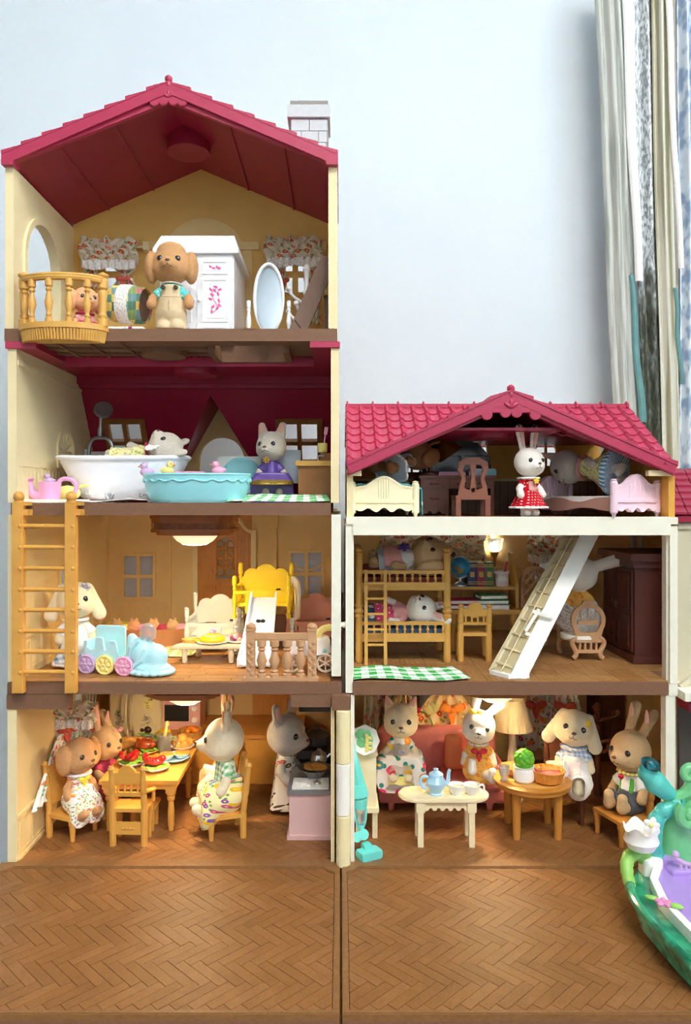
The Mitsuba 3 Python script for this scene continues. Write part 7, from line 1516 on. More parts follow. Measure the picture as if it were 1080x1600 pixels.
# curtains
gathered('dim ruffled floral valance at the bedroom window above the bunk bed', 592, 756, KD - 1.2, 832, 880, lower=[(720, 752, 870, 910, None, None, None)])
gathered('dim ruffled floral valance at the bedroom window left of the ladder board', 822, 892, KD - 1.2, 832, 872, lower=[(826, 848, 862, 900, (.6, .4), None, None), (858, 884, 862, 900, (.6, .4), None, None)])
# ivory stair-slide leaning across the room
t = thing('attic_stairs', 'ivory attic stairs leaning diagonally across the bedroom', 'stairs')
q0, q1 = at(779, 1046, 2.0), at(906, 826, 10.0); q0[2] = M0 + .05; q1[2] = 35.5
dv = q1 - q0; Ls = float(np.linalg.norm(dv)); ez = dv / Ls; ex = np.cross(ez, [0, 1, 0]); ex = np.array([.82, .1, -.5]) - ez * (np.array([.82, .1, -.5]) @ ez); ex /= np.linalg.norm(ex); ey = np.cross(ez, ex)
m4 = np.eye(4); m4[:3, 0], m4[:3, 1], m4[:3, 2], m4[:3, 3] = ex, ey, ez, q0
lay = lambda m: (lambda w: (w.apply_transform(m4), w)[1])(m.copy())
b0, b1 = np.array(at(765, 1032, 3.0)), np.array(at(795, 1056, .6)); b0[2] = b1[2] = M0
tA, tB = np.array(at(886, 832, 9.5)), np.array(at(946, 832, 6.5)); tA[2] = tB[2] = 35.4
def plank3(a0, a1, c0, c1, th):
    """a board between two edges a0-a1 and c0-c1, with thickness along the vector th"""
    v = np.array([a0, a1, c1, c0]); v = np.vstack([v, v + np.array(th)])
    return trimesh.Trimesh(v, [[0, 1, 2], [0, 2, 3], [4, 6, 5], [4, 7, 6], [0, 5, 1], [0, 4, 5], [1, 6, 2], [1, 5, 6], [2, 7, 3], [2, 6, 7], [3, 4, 0], [3, 7, 4]], process=False)
xr = np.array([2.2, .0, 0])
fr0, fr1 = b1 + np.array([.0, 0, .05]), np.array(at(908, 836, 7.0)); fr1[2] = 35.35
bk0, bk1 = b0 + np.array([.0, .6, .3]), np.array(at(884, 836, 9.5)); bk1[2] = 35.35
obj('side_board', [plank3(fr0, fr1, fr0 + xr * .9, fr1 + xr, (.12, .5, 0))], 'bsdf_ivory2', t, smooth=False)
obj('side_board', [plank3(bk0, bk1, bk0 + [.25, 0, 0], bk1 + [.3, 0, 0], (.6, -.1, .4))], 'bsdf_stairbeige', t, smooth=False)
obj('tread_bed', [plank3(bk0 + [.2, .2, -.2], bk1 + [.3, .2, -.3], fr0 + [.1, .3, .1], fr1 + [.1, .4, .1], (.35, .3, -.2))], 'bsdf_stairbeige', t, smooth=False)
mat('bsdf_stairbeige', '#d2c49c', .5)
mA0, mA1 = (bk0 + fr0) / 2, (bk1 + fr1) / 2
obj('centre_rib', plank3(mA0, mA1, mA0 + [.3, .1, .2], mA1 + [.3, .1, .2], (.2, -.3, .5)), 'bsdf_stairbeige', t, smooth=False)
for i in range(10):
    f_ = (i + .5) / 10; a_, c_ = bk0 + (bk1 - bk0) * f_, fr0 + (fr1 - fr0) * f_
    obj('tread', [plank3(a_ + [.25, -.1, .1], a_ + [.6, -.1, .2], c_ + [.0, .35, .15], c_ + [.35, .35, .25], (0, -.02, .08))], 'bsdf_stairbeige', t, smooth=False)
mid = fr0 + (fr1 - fr0) * .36
obj('latch', [mv(box(-.7, 1.8, -.35, -.05, -.2, .15, .06), *(mid + [.2, 0, 1.3]), ry=18), mv(box(-.7, 1.8, -.35, -.05, -.2, .15, .06), *(mid + [-.6, 0, -1.2]), ry=18), mv(box(-1.0, -.65, -.4, 0, -1.4, 1.5, .06), *(mid + [.2, 0, 0]), ry=32)], 'bsdf_ivory2', t)
obj('foot', plank3(b0, b0 + [.3, .1, 0], b1, b1 + [2.4, .5, 0], (0, .1, .45)), 'bsdf_ivory2', t, smooth=False)
# balloon back chair
hy = 10.5; hx0, hx1 = X(892, hy), X(946, hy); hm, hw_ = (hx0 + hx1) / 2, (hx1 - hx0) / 2; H_ = Z(942, hy) - M0; hs_ = Z(1000, hy) - M0
t = thing('balloon_back_chair', 'tan balloon back chair under the rabbit seen from behind', 'chair', (hm, hy, M0))
ob = unary_union([Point(0, H_ - hw_).buffer(hw_, quad_segs=12), Polygon([(-hw_, H_ - hw_), (hw_, H_ - hw_), (hw_ * .7, hs_ + .2), (-hw_ * .7, hs_ + .2)]), Polygon([(-1, H_ - .5), (1, H_ - .5), (.6, H_ + .3), (-.6, H_ + .3)])])
ib = unary_union([Point(0, H_ - hw_).buffer(hw_ * .74, quad_segs=12), Polygon([(-hw_ * .74, H_ - hw_), (hw_ * .74, H_ - hw_), (hw_ * .48, hs_ + 1), (-hw_ * .48, hs_ + 1)])])
obj('back_hoop', [bevext(ob.difference(ib), -.25, .25), box(-hw_ * .6, hw_ * .6, -.2, .2, hs_ + 1.9, hs_ + 2.4)], 'bsdf_tan', t)
for q in (-1, 0, 1): obj('spindle', mv(turned(BAL, .2, H_ - hs_ - 3.0, 0, 0, 0, 10), q * .85, 0, hs_ + 2.3, ry=q * 5), 'bsdf_tan', t)
obj('seat', [mv(lathe([(2.0, 0), (2.3, .3), (2.2, .7), (0, .75)], 28), -.6, 1.8, hs_ - .2)], 'bsdf_tray', t)
for q in (-1, 1): obj('leg', tube(spline([(q * hw_ * .6, 0, hs_ + .3), (q * hw_ * .9, 0, hs_ - .6), (q * hw_ * .7, 0, 1.0), (q * hw_ * .85, 0, .25)], 14), .32, 8), 'bsdf_tan', t); obj('leg', tube(spline([(q * 1.6 - .6, 3.4, hs_), (q * 2.0 - .6, 3.5, hs_ - 1), (q * 1.7 - .6, 3.5, .2)], 10), .28, 8), 'bsdf_tan', t)
obj('apron', [box(-hw_ * .72, hw_ * .72, -.25, .25, hs_ - .3, hs_ + .6), box(-hw_ * .7, hw_ * .7, -.2, .2, .9, 1.3)] + [cyl((x, 0, 1.1), (x, 0, hs_), .16) for x in (-1, -.35, .35, 1)], 'bsdf_tan', t)
t = thing('lattice_chair', 'tan lattice back chair half hidden by the attic stairs', 'chair', (X(836, 20), 20, M0), 15)
lo_ = unary_union([rect(-2.2, 2.2, 5, 8.5), Point(0, 8.5).buffer(2.2)])
lat = unary_union([affinity.rotate(rect(-8, 8, q - .13, q + .13), a, origin=(0, 0)) for a in (45, -45) for q in np.arange(-12, 12, .95)])
obj('lattice_back', [ext(lo_.difference(lo_.buffer(-.4)), -.2, .2), ext(lat.intersection(lo_), -.08, .08)], 'bsdf_tan', t); obj('seat', lathe([(2.2, 4.2), (2.3, 4.6), (0, 4.8)], 24, 0, -1.8, 0), 'bsdf_tray', t)
for x in (-1.7, 1.7):
    for yy in (0, -3.2): obj('leg', cyl((x, yy, 0), (x, yy, 4.4 if yy else 6), .28), 'bsdf_tan', t)
# dark wardrobe
t = thing('wardrobe', 'dark mahogany wardrobe at the bedroom right wall', 'wardrobe')
mat('bsdf_mahogany', speck('#4a2018', '#5e2b20', 60, (1, 1, .25)), .4, .5)
wx0_, wy0, wy1 = 35.25, 8.6, 19.2; wt = 31.3
obj('body', box(wx0_, 44, wy0, wy1, M0 + .5, wt, .08), 'bsdf_mahogany', t); obj('plinth', box(wx0_ - .3, 44.3, wy0 - .3, wy1, M0, M0 + .9, .1), 'bsdf_mahogany', t)
obj('cornice', [box(wx0_ - .4, 44.4, wy0 - .5, wy1, wt - .1, wt + .8, .15), box(wx0_ - .9, 44.9, wy0 - 1.0, wy1 + .2, wt + .7, wt + 1.6, .2)], 'bsdf_mahogany', t)
ym = (wy0 + wy1) / 2
for a, b in ((wy0 + .4, ym - .1), (ym + .1, wy1 - .4)):
    k = obj('door', [ext(rect(a, b, M0 + 1.3, wt - .4), wx0_ - .25, wx0_ + .1, 'yz')] + [ext(rect(a + .6, b - .6, c, e).difference(rect(a + .85, b - .85, c + .25, e - .25)), wx0_ - .45, wx0_ - .2, 'yz') for c, e in ((M0 + 1.9, M0 + 5.6), (M0 + 6.2, wt - 1))], 'bsdf_mahogany', t)
    obj('handle', ell(wx0_ - .5, ym + (.6 if a > ym else -.6), M0 + 6.6, .3, .2, .6), 'bsdf_mahogany', k)
gcloth('green gingham cloth on the bedroom floor before the bunk bed', ((552, 736), (553, 708)), -.3, 5.9, M0 + .03, rip=.1, s=.85)
# ---------------------------------------------------------------- sitting room
mat('bsdf_sofa', speck('#d8837a', '#cc766e', 80), .6, .3, sheen=.3)
fy = 13.5; f0_, f1_ = X(592, fy), X(792, fy)
t = thing('sofa', 'pink sofa at the back of the sitting room', 'sofa')
def rb(x0, x1, y0, y1, z0, z1, r=.5):
    q = lambda p: np.linalg.norm(np.maximum(np.abs(p - np.array([(x0 + x1) / 2, (y0 + y1) / 2, (z0 + z1) / 2])) - (np.array([x1 - x0, y1 - y0, z1 - z0]) / 2 - r), 0), axis=1) - r
    return sdf(q, [x0 - .3, y0 - .3, z0 - .3], [x1 + .3, y1 + .3, z1 + .3], .22)
obj('frame', rb(f0_, f1_, fy, fy + 7, .9, 2.9), 'bsdf_sofa', t, smooth=True)
w3 = (f1_ - f0_ - 1.4) / 2
for i in range(2): obj('seat_cushion', rb(f0_ + .7 + i * w3, f0_ + .7 + (i + 1) * w3, fy - .3, fy + 5, 2.5, 4.2), 'bsdf_sofa', t, smooth=True)
obj('backrest', rb(f0_ + .2, f1_ - .2, fy + 5, fy + 7.5, 1.5, 9.0, .8), 'bsdf_sofa', t, smooth=True)
for x in (f0_, f1_ - 1.6): obj('armrest', rb(x, x + 1.6, fy + .2, fy + 7, 1.2, 5.8, .7), 'bsdf_sofa', t, smooth=True)
for x in (f0_ + 1.6, f1_ - 2): obj('foot', cyl((x, fy + .8, 0), (x, fy + .8, 1.1), .35, .55), 'bsdf_sofa', t)
single('sofa_cushion', 'orange square cushion in the middle of the pink sofa', 'cushion', rb(X(696, 16), X(724, 16), 16, 17.4, 4.3, Z(1150, 16), .5), 'bsdf_cushorange', smooth=True); mat('bsdf_cushorange', '#e2895a', .7)
# tea table
ty = 5.0; p = at(694, 1300, ty)
t = thing('tea_table', 'ivory oval tea table with teapot before the sofa', 'table', (X(695, ty), ty, 0)); tzt = Z(1246, ty - 1.2)
top = unary_union([rect(-3.6, 3.0, -1.6, 2.2), Point(-3.2, .3).buffer(1.9), Point(3.0, .3).buffer(1.9)]).buffer(.2)
obj('top', bevext(top, tzt - .45, tzt, .1, 'xy'), 'bsdf_tableivory', t)
for x in (-2.9, 2.9):
    for yy in (-1.2, 1.8): obj('leg', [box(x - .32, x + .32, yy - .32, yy + .32, 0, tzt - .4, .06), box(x - .5, x + .5, yy - .42, yy + .42, tzt - 1.6, tzt - .4, .06)], 'bsdf_tableivory', t)
obj('apron', [ext(unary_union([rect(-2.9, 2.9, tzt - 1.2, tzt - .4)] + [Point(-2.2 + i * .9, tzt - 1.2).buffer(.3) for i in range(6)]), -1.3, -1.05)], 'bsdf_tableivory', t)
p = at(681, 1248, ty)
t = thing('toy_teapot', 'pale blue teapot on the ivory tea table', 'teapot', (X(681, ty), ty - .2, tzt + .02))
obj('body', lathe([(.75, 0), (.8, .12), (.65, .25), (1.1, 1.0), (1.15, 1.4), (.8, 2.0), (.65, 2.2), (0, 2.25)], 30), 'bsdf_teablue', t); obj('lid', lathe([(.85, 2.15), (.8, 2.35), (.4, 2.6), (.2, 2.65), (.3, 2.9), (0, 3.0)], 26), 'bsdf_teablue', t); obj('spout', tube(spline([(1.0, 0, 1.1), (1.4, 0, 1.6), (1.45, 0, 2.4), (1.6, 0, 2.8)], 12), np.linspace(.28, .18, 12), 8), 'bsdf_teablue', t); obj('handle', tube(spline([(-.9, 0, 1.9), (-1.6, 0, 1.9), (-1.7, 0, 1.1), (-1.0, 0, .7)], 14), .18, 8), 'bsdf_teablue', t); mat('bsdf_teablue', '#a8d0e6', .25, .6, coat=.4)
for px, l in ((713, 'white tea cup in the middle of the ivory tea table'), (737, 'white tea cup at the right end of the ivory tea table')):
    t = thing('tea_cup', l, 'cup', (X(px, ty), ty - .3, tzt + .02), group='white tea cups on the ivory table')
    obj('cup', lathe([(.5, 0), (.55, .12), (.85, .6), (1.0, 1.15), (.92, 1.15), (.7, .5), (0, .35)], 26), 'bsdf_plate', t); obj('handle', tube(spline([(.8, 0, .9), (1.35, 0, 1.0), (1.3, 0, .4), (.7, 0, .4)], 10), .12, 7), 'bsdf_plate', t); obj('tea', lathe([(.86, .8), (0, .82)], 20), 'bsdf_tea', t)
mat('bsdf_tea', '#b8a488', .2)
# round table
ry = 8.0; rx_ = X(832, ry); rzt = 6.3
t = thing('round_table', 'round ochre table with pie basket in the sitting room', 'table', (rx_, ry, 0))
obj('top', [lathe([(4.2, rzt - .9), (4.35, rzt - .8), (4.4, rzt - .4), (4.55, rzt - .3), (4.6, rzt - .12), (4.4, rzt), (0, rzt)], 56)], 'bsdf_wood', t); obj('inlay', lathe([(3.7, rzt - .1), (3.75, rzt + .05), (3.6, rzt + .05), (0, rzt + .03)], 50), 'bsdf_ochre', t)
for a in (225, 315, 45, 135): obj('leg', cyl((3.4 * math.cos(math.radians(a)) , 3.2 * math.sin(math.radians(a)), 0), (3.4 * math.cos(math.radians(a)), 3.2 * math.sin(math.radians(a)), rzt - .6), .42, .55), 'bsdf_wood', t)
onr = lambda px, dy: (X(px, ry + dy), ry + dy, rzt + .08)
t = thing('drinking_glass', 'small clear drinking glass at the left edge of the round table', 'glass', onr(788, -1.0)); obj('glass', lathe([(.45, 0), (.5, .05), (.3, .25), (.55, .7), (.75, 1.6), (.68, 1.6), (.48, .7), (0, .5)], 24), 'bsdf_clear', t)
t = thing('potted_plant', 'bright green bush in a white pot on the round table', 'potted plant', onr(819, -1.4))
obj('pot', lathe([(.95, 0), (1.2, .25), (1.3, 1.2), (1.1, 1.6), (1.25, 1.8), (1.05, 1.8), (0, 1.5)], 28), 'bsdf_plate', t)
obj('bush', sdf(lambda p: s_ell(p, (0, 0, 2.6), (1.2, 1.1, 1.15)) + .14 * np.sin(p[:, 0] * 8) * np.sin(p[:, 1] * 8 + 1) * np.sin(p[:, 2] * 8), [-1.7, -1.7, 1.2], [1.7, 1.7, 4.2], .1), 'bsdf_bushgreen', t, smooth=True); mat('bsdf_bushgreen', speck('#6cc02c', '#3f8f1c', 300), .45)
t = thing('pie_basket', 'orange lattice basket holding a pie on the round table', 'basket', onr(856, -1.6))
bk_ = lathe([(1.3, 0), (1.6, .2), (1.9, 1.3), (2.0, 1.45), (1.75, 1.45), (1.5, .5), (0, .4)], 48); v = np.array(bk_.vertices); a = np.arctan2(v[:, 1], v[:, 0]); v[:, :2] *= (1 + .03 * np.sin(20 * a))[:, None]
obj('basket', trimesh.Trimesh(v, bk_.faces, process=False), 'bsdf_pieorange', t); mat('bsdf_pieorange', speck('#e59a44', '#c97826', 200), .5)
obj('filling', [ell(0, 0, 1.0, 1.5, 1.4, .4, 3)], 'bsdf_sofa', t); obj('lattice', [cyl((-1.4, q, 1.45), (1.4, q, 1.45), .12, n=6) for q in (-.2, .3, .8)] + [cyl((q, -.4, 1.5), (q, 1.3, 1.5), .12, n=6) for q in (-.8, -.2, .4, 1.0)], 'bsdf_pieorange', t)
t = thing('pie_dish', 'orange wicker dish behind the green bush on the round table', 'dish', onr(805, 1.2)); obj('dish', lathe([(1.1, 0), (1.7, .9), (1.5, .9), (0, .5)], 26), 'bsdf_wicker', t)
t = thing('dip_bowl', 'tiny glass bowl of red dip behind the pie basket', 'bowl', onr(878, .8)); obj('bowl', lathe([(.5, 0), (.85, .7), (.75, .7), (0, .2)], 22), 'bsdf_clear', t); obj('dip', lathe([(.7, .5), (0, .55)], 18), 'bsdf_roast', t)
# standing lamp with pleated shade
lx, ly = X(801, 17), 17.0; lt = Z(1092, ly)
t = thing('table_lamp', 'cream lamp with pleated conical shade between the two rabbits', 'lamp', (lx, ly, 0)); zb = Z(1138, ly)
sh = lathe([(2.65, zb), (1.45, lt), (1.3, lt), (2.5, zb)], 96); v = np.array(sh.vertices); a = np.arctan2(v[:, 1], v[:, 0]); v[:, :2] *= (1 + .015 * np.sign(np.sin(48 * a)))[:, None]
obj('shade', trimesh.Trimesh(v, sh.faces, process=False), 'bsdf_lampshade', t, smooth=False); scene['bsdf_lampshade'] = {'type': 'principledthin', 'base_color': {'type': 'rgb', 'value': C('#f6eccb')}, 'roughness': .7, 'diff_trans': .9}
obj('stem', turned([(1.6, 0), (1.6, .03), (.6, .06), (1.0, .15), (.55, .4), (.9, .5), (.6, .7), (.5, .95), (.4, 1)], .85, zb + .5, 0, 0, 0), 'bsdf_bedcream', t)
# side table that carries the lamp foot and shelf with ornament at left
t = thing('narrow_shelf', 'narrow cream shelf cabinet at the sitting room left wall', 'shelf')
obj('cabinet', [box(X(556, 6), X(588, 6), 5.8, 10, Z(1265, 6), Z(1180, 6), .1), box(X(556, 6), X(590, 6), 5.6, 10.2, Z(1180, 6), Z(1175, 6), .08), box(X(556, 6), X(592, 6), 5.5, 10.2, Z(1268, 6), Z(1260, 6), .1)], 'bsdf_tableivory', t)
for x in (560, 586): obj('leg', box(X(x, 6) - .3, X(x, 6) + .3, 5.9, 6.5, 0, Z(1265, 6), .06), 'bsdf_tableivory', t)
p = at(571, 1156, 5.6)
t = thing('salad_plate', 'white octagonal plate with green salad and a yellow flower leaning on the narrow shelf', 'plate', p, -12)
obj('plate', mv(lathe([(0, 0), (1.2, .05), (1.75, .35), (1.7, .42), (1.1, .18), (0, .15)], 8), rx=78), 'bsdf_plate', t)
rnd = random.Random(1)
obj('lettuce', [mv(ell(0, 0, 0, .42, .16, .38), rnd.uniform(-.8, .8), -.3, rnd.uniform(-.9, .9), ry=rnd.uniform(0, 90)) for _ in range(18)], 'bsdf_saladgreen', t, kind='stuff'); mat('bsdf_saladgreen', '#7ac88a', .4)
obj('yellow_flower', [mv(ell(.25, -.55, 0, .3, .14, .22), .4, 0, z, ry=a) for z in (-.8, -.2, .4) for a in (0, 120, 240)], 'bsdf_softyellow', t)
single('lilac_jar', 'lilac jar standing behind the salad plate', 'jar', lathe([(.75, 0), (.8, .2), (.8, 1.7), (.6, 1.8), (0, 1.85)], 20), 'bsdf_lilac', (X(572, 8), 8, Z(1142, 8) - 1.6))
# vacuum cleaner
vy = 2.0; q = lambda a, b, d=0: tuple(at(a, b, vy + d)); mat('bsdf_vac', '#6fd6cc', .35, .5, coat=.3)
t = thing('vacuum_cleaner', 'turquoise upright vacuum cleaner leaning at the sitting room left front', 'vacuum cleaner')
obj('handle', tube(spline([q(551, 1165, 1), q(555, 1190), q(560, 1215), q(562, 1240)], 14), np.linspace(.3, .75, 14), 10), 'bsdf_vac', t)
obj('body', [tube([q(561, 1225), q(563, 1243), q(564, 1246)], [.75, .95, .8], 16), tube([q(563, 1246), q(563, 1262)], [.8, .72], 16)], 'bsdf_vac', t)
obj('dust_cup', tube([q(563, 1262), q(564, 1285)], [.62, .5], 16), 'bsdf_clear', t); obj('frame', [tube(spline([q(555, 1248), q(555, 1275), q(560, 1290), q(564, 1298)], 12), .2, 8), tube(spline([q(571, 1262), q(570, 1285), q(565, 1298)], 10), .16, 8), tube([q(563, 1288), q(566, 1305)], .35, 10)], 'bsdf_vac', t)
obj('wheel', [tube([q(558, 1308, -.4), q(558, 1308, .4)], .55, 16), tube([q(568, 1304, -.5), q(568, 1304, .5)], .6, 16)], 'bsdf_vac', t)
hd_ = at(577, 1326, .8); hd_[2] = .12; obj('head', [mv(box(-1.25, 1.25, -.8, .8, 0, .85, .25), *hd_, rz=28), mv(box(-.5, .4, .0, 1.2, .5, 1.3, .2), *hd_, rz=20)], 'bsdf_vac', t)
# gathered golden drapes and window curtains
t = thing('toy_curtain', 'golden floral curtain gathered with an orange bow between the cat and the rabbit', 'curtain')
ruffle(t, 'drape', X(660, 22), X(735, 22), Z(1165, 22), 18.0, 22, 'bsdf_cl_curtain_gold', .6, 4, .55, 1, tie=(.26, .16)); bow(t, at(707, 1110, 20.6), 2.2, 'bsdf_ribbon_orange')
t = thing('toy_curtain', 'golden curtain stump above the head of the cream cat', 'curtain')
ruffle(t, 'drape', X(605, 22), X(655, 22), Z(1125, 22), 18.0, 22, 'bsdf_cl_curtain_gold', .5, 4, .3, 5, tie=(.5, .25))
t = thing('toy_curtain', 'dim floral curtain at the left of the sitting room window', 'curtain')
ruffle(t, 'drape', X(572, 24), X(612, 24), Z(1160, 24), 15.2, 24, 'bsdf_cl_curtain', .6, 4, .3, 2)
for a, b, c, e, l in ((812, 862, 1104, 838, 'white floral drape tied with a coral bow right of the pleated lamp'), (862, 905, 1106, 883, 'white floral drape tied with a coral bow behind the lop eared rabbit')):
    t = thing('toy_curtain', l, 'curtain'); ruffle(t, 'drape', X(a, 27), X(b, 27), Z(1170, 27), 17.9, 27, 'bsdf_cl_curtain_white', .45, 4, .35, a, tie=(.2, .22)); bow(t, at(e, c, 25.8), 2.1, 'bsdf_ribbon_coral')
t = thing('toy_tulips', 'red and yellow flower sprig beside the cat head', 'flowers', at(672, 1110, 18))
obj('red_bloom', ell(-1.6, 0, .1, .4, .3, .45), 'bsdf_ribbon_red', t); obj('yellow_bloom', [mv(ell(0, 0, 0, .35, .25, .8), -.4 + .45 * i, 0, .2 * i, ry=-50 + 20 * i) for i in range(4)], 'bsdf_softyellow', t); obj('stem', tube(spline([(-1.4, .1, -.1), (-.4, .2, -.6), (.4, .2, -2.2)], 8), .1, 6), 'bsdf_leafgreen', t)
# coat tree
t = thing('coat_stand', 'dark wooden coat stand behind the lop eared rabbit', 'coat stand'); cx, cy_ = X(934, 19), 19.
obj('pole', turned([(1, 0), (1, .1), (.7, .14), (.7, .6), (1.1, .65), (.7, .7), (.8, .92), (1.3, .95), (.9, .97), (.5, 1)], .55, Z(1098, 19), cx, cy_, 0), 'bsdf_darkwood', t)
for a, z in ((200, 1118), (-15, 1116), (250, 1120), (190, 1148), (-30, 1150), (290, 1165)):
    c, s = math.cos(math.radians(a)), math.sin(math.radians(a)); zz = Z(z, 19); obj('arm', [tube(spline([(cx, cy_, zz - 1.2), (cx + 1.2 * c, cy_ + s, zz - .5), (cx + 2.3 * c, cy_ + 1.6 * s, zz - .2), (cx + 2.7 * c, cy_ + 2 * s, zz + .5)], 12), .26, 8), ell(cx + 2.7 * c, cy_ + 2 * s, zz + .5, .4)], 'bsdf_darkwood', t)
chair('bench_stool', 'small wooden chair under the tan rabbit at the right wall', (X(975, 5.6), 6.0, 0), -70, 4.8, 4.6, 3.0, 8.0, 'bsdf_wood', solid=True)
chair('armless_chair', 'wooden chair under the lop eared rabbit behind the round table', (X(882, 11.5), 11.6, 0), -12, 4.6, 4.2, 4.9, 9.5, 'bsdf_darkwood', solid=True)

# ---------------------------------------------------------------- green fairy boat toy at the right edge
mat('bsdf_fgreen', speck('#7ec98a', '#5fb47a', 40), .35, .5, coat=.3); mat('bsdf_fteal', speck('#5cc4b4', '#46b0a6', 60), .35, .5, coat=.3); mat('bsdf_fpurple', '#a98ad0', .4); mat('bsdf_flime', speck('#a8d46a', '#7fc05a', 80), .4)
mat('bsdf_emerald', lambda p, n, uv: mix(cc('#0f6a4c'), cc('#2a9a72'), smoothstep(.35, .65, fbm(p.x * 60, p.y * 60, p.z * 60))), .12, .7, coat=1.0)
t = thing('fairy_boat', 'emerald green toy boat with purple seat and twisted teal arch at the right edge', 'toy boat')
# hull: outline from the front tip running back and to the right
hy = lambda px, py, z: (lambda k: ((px - CX) / k, F / k * 1.0 - D, z))( (py - CY) / (EYE - z) if True else 0)
def onz(px, py, z): k = (py - CY) / (EYE - z); return np.array([(px - CX) / k, F / k - D, z])
H0 = 2.6
edge = [onz(985, 1382, H0), onz(1000, 1420, H0), onz(1030, 1455, H0), onz(1060, 1488, H0), onz(1085, 1512, H0)]
inner = [onz(1110, 1490, H0 + .2), onz(1110, 1400, H0 + .2)]
pol = Polygon([tuple(e[:2]) for e in edge] + [(46, edge[-1][1] + .5), (46, -2.0), (36.5, -2.0), tuple(onz(1000, 1345, H0)[:2])])
obj('hull', [ext(pol.buffer(-.9), .0, .8, 'xy'), ext(pol.buffer(-.3), .6, 1.7, 'xy'), ext(pol.buffer(-.05), 1.6, H0, 'xy')], 'bsdf_emerald', t)
obj('gunwale', tube(spline([e + [0, 0, .1] for e in edge], 30), .42, 10), 'bsdf_emerald', t)
pr = onz(990, 1370, 3.4)
obj('prow_scroll', [tube(spline([edge[0] + [.3, -.3, -1.2], edge[0] + [-.1, .2, .4], edge[0] + [.2, 1.2, 1.8], edge[0] + [1.6, 2.2, 2.0], edge[0] + [2.4, 2.4, 1.2]], 26), np.linspace(.5, .75, 26) * (1 + .08 * np.sin(np.arange(26) * 2.2)), 14)], 'bsdf_flime', t)
pol2 = pol.buffer(-1.7); obj('deck_rim', ext(pol2.difference(pol2.buffer(-.7)), H0, H0 + 1.0, 'xy'), 'bsdf_plate', t); obj('deck', ext(pol2.buffer(-.5), H0 + .1, H0 + .75, 'xy'), 'bsdf_fpurple', t)
fp = onz(1037, 1410, H0 + 1.2)
obj('flower', [mv(ell(.42, 0, 0, .36, .26, .2), *fp, rz=a) for a in range(0, 360, 72)], 'bsdf_canpink2', t); mat('bsdf_canpink2', '#d889b8', .4); obj('leaf', [mv(ell(0, 0, 0, .6, .3, .2), fp[0] + .9, fp[1] - .6, fp[2], rz=-30), mv(ell(0, 0, 0, .6, .3, .2), fp[0] - .7, fp[1] + .8, fp[2], rz=-30)], 'bsdf_flime', t)
sy0 = -8.5
obj('seat', [rb(X(1036, sy0), X(1072, sy0), sy0, -6.0, 2.3, Z(1342, sy0), .4), rb(X(1050, -10), X(1092, -10), -10, -7, 2.3, 3.9, .4)], 'bsdf_fpurple', t, smooth=True); obj('seat_back', [rb(X(1006, sy0), X(1038, sy0), -8.6, -6.8, 2.2, Z(1342, sy0), .35)], 'bsdf_plate', t, smooth=True)
obj('rail', [tube(spline([at(1052, 1338, -9.5), at(1062, 1345, -9.5), at(1085, 1352, -9.5)], 12), .22, 8), ell(*at(1056, 1335, -9.5), .35)], 'bsdf_lilac', t)
for i in range(3): obj('rail_post', cyl(tuple(at(1064 + 8 * i, 1348, -9.5)), tuple(at(1064 + 8 * i, 1366, -9.5)), .18, n=8), 'bsdf_lilac', t)
A_ = -7.5
path = spline([at(1032, 1352, A_), at(1021, 1320, A_), at(1022, 1295, A_), at(1030, 1272, A_), at(1045, 1262, A_), at(1062, 1256, A_)], 44)
obj('twisted_arch', [tube(path, .62 + .16 * np.abs(np.sin(np.arange(44) * .42)), 12)], 'bsdf_fteal', t)
obj('arch_groove', [tube([p_ + .62 * np.array([math.cos(i * .42 + ph), -.5, math.sin(i * .42 + ph)]) for i, p_ in enumerate(path)], .16, 6) for ph in (0, 2.1, 4.2)], 'bsdf_fteal', f'{t}__twisted_arch')
tr = lambda p: smin(smin(s_cone(p, at(1050, 1352, -6.5), at(1058, 1280, -6.5), 1.9, 1.2), s_cone(p, at(1058, 1280, -6.5), at(1085, 1250, -6.5), 1.3, 1.6), .8), s_cone(p, at(1048, 1290, -6.7), at(1062, 1335, -6.7), .9, 1.4), .6)
obj('trunk', sdf(tr, np.array(at(1020, 1370, -6.5)) - [1, 3, 1], np.array(at(1100, 1225, -6.5)) + [2, 3, 1], .2), 'bsdf_fgreen', t, smooth=True)
def scroll(px, py, y, r, n=2.0, w=.7, rot0=0.):
    a = np.linspace(rot0, rot0 + n * math.pi, 30); rr = np.linspace(r, r * .2, 30); c = at(px, py, y)
    return tube(np.stack([c[0] + rr * np.cos(a), np.full(30, y) - np.linspace(0, .4, 30), c[2] + rr * np.sin(a)], 1), np.linspace(w, w * .6, 30), 10)
obj('leaf_scroll', [scroll(1078, 1274, -8.5, 1.1, 2.4, .62, 2.2), tube(spline([at(1040, 1262, -7.3), at(1052, 1248, -7.3), at(1072, 1240, -7.3), at(1082, 1225, -7.3), at(1085, 1212, -7.3)], 20), np.linspace(.5, .8, 20), 10), scroll(1076, 1210, -7.3, .75, 1.6, .5, 1.0)], 'bsdf_fgreen', f'{t}__trunk')
lf = lambda p: smin(s_cone(p, at(1012, 1208, -7.3), at(1045, 1240, -7.3), .95, .75), s_cone(p, at(1025, 1224, -7.4), at(1038, 1236, -7.4), 1.1, .8), .3)
obj('large_leaf', sdf(lf, np.array(at(1005, 1250, -7.3)) - [1, 1.6, 1.2], np.array(at(1052, 1195, -7.3)) + [1, 1.6, 1.2], .14), 'bsdf_fteal', t, smooth=True)
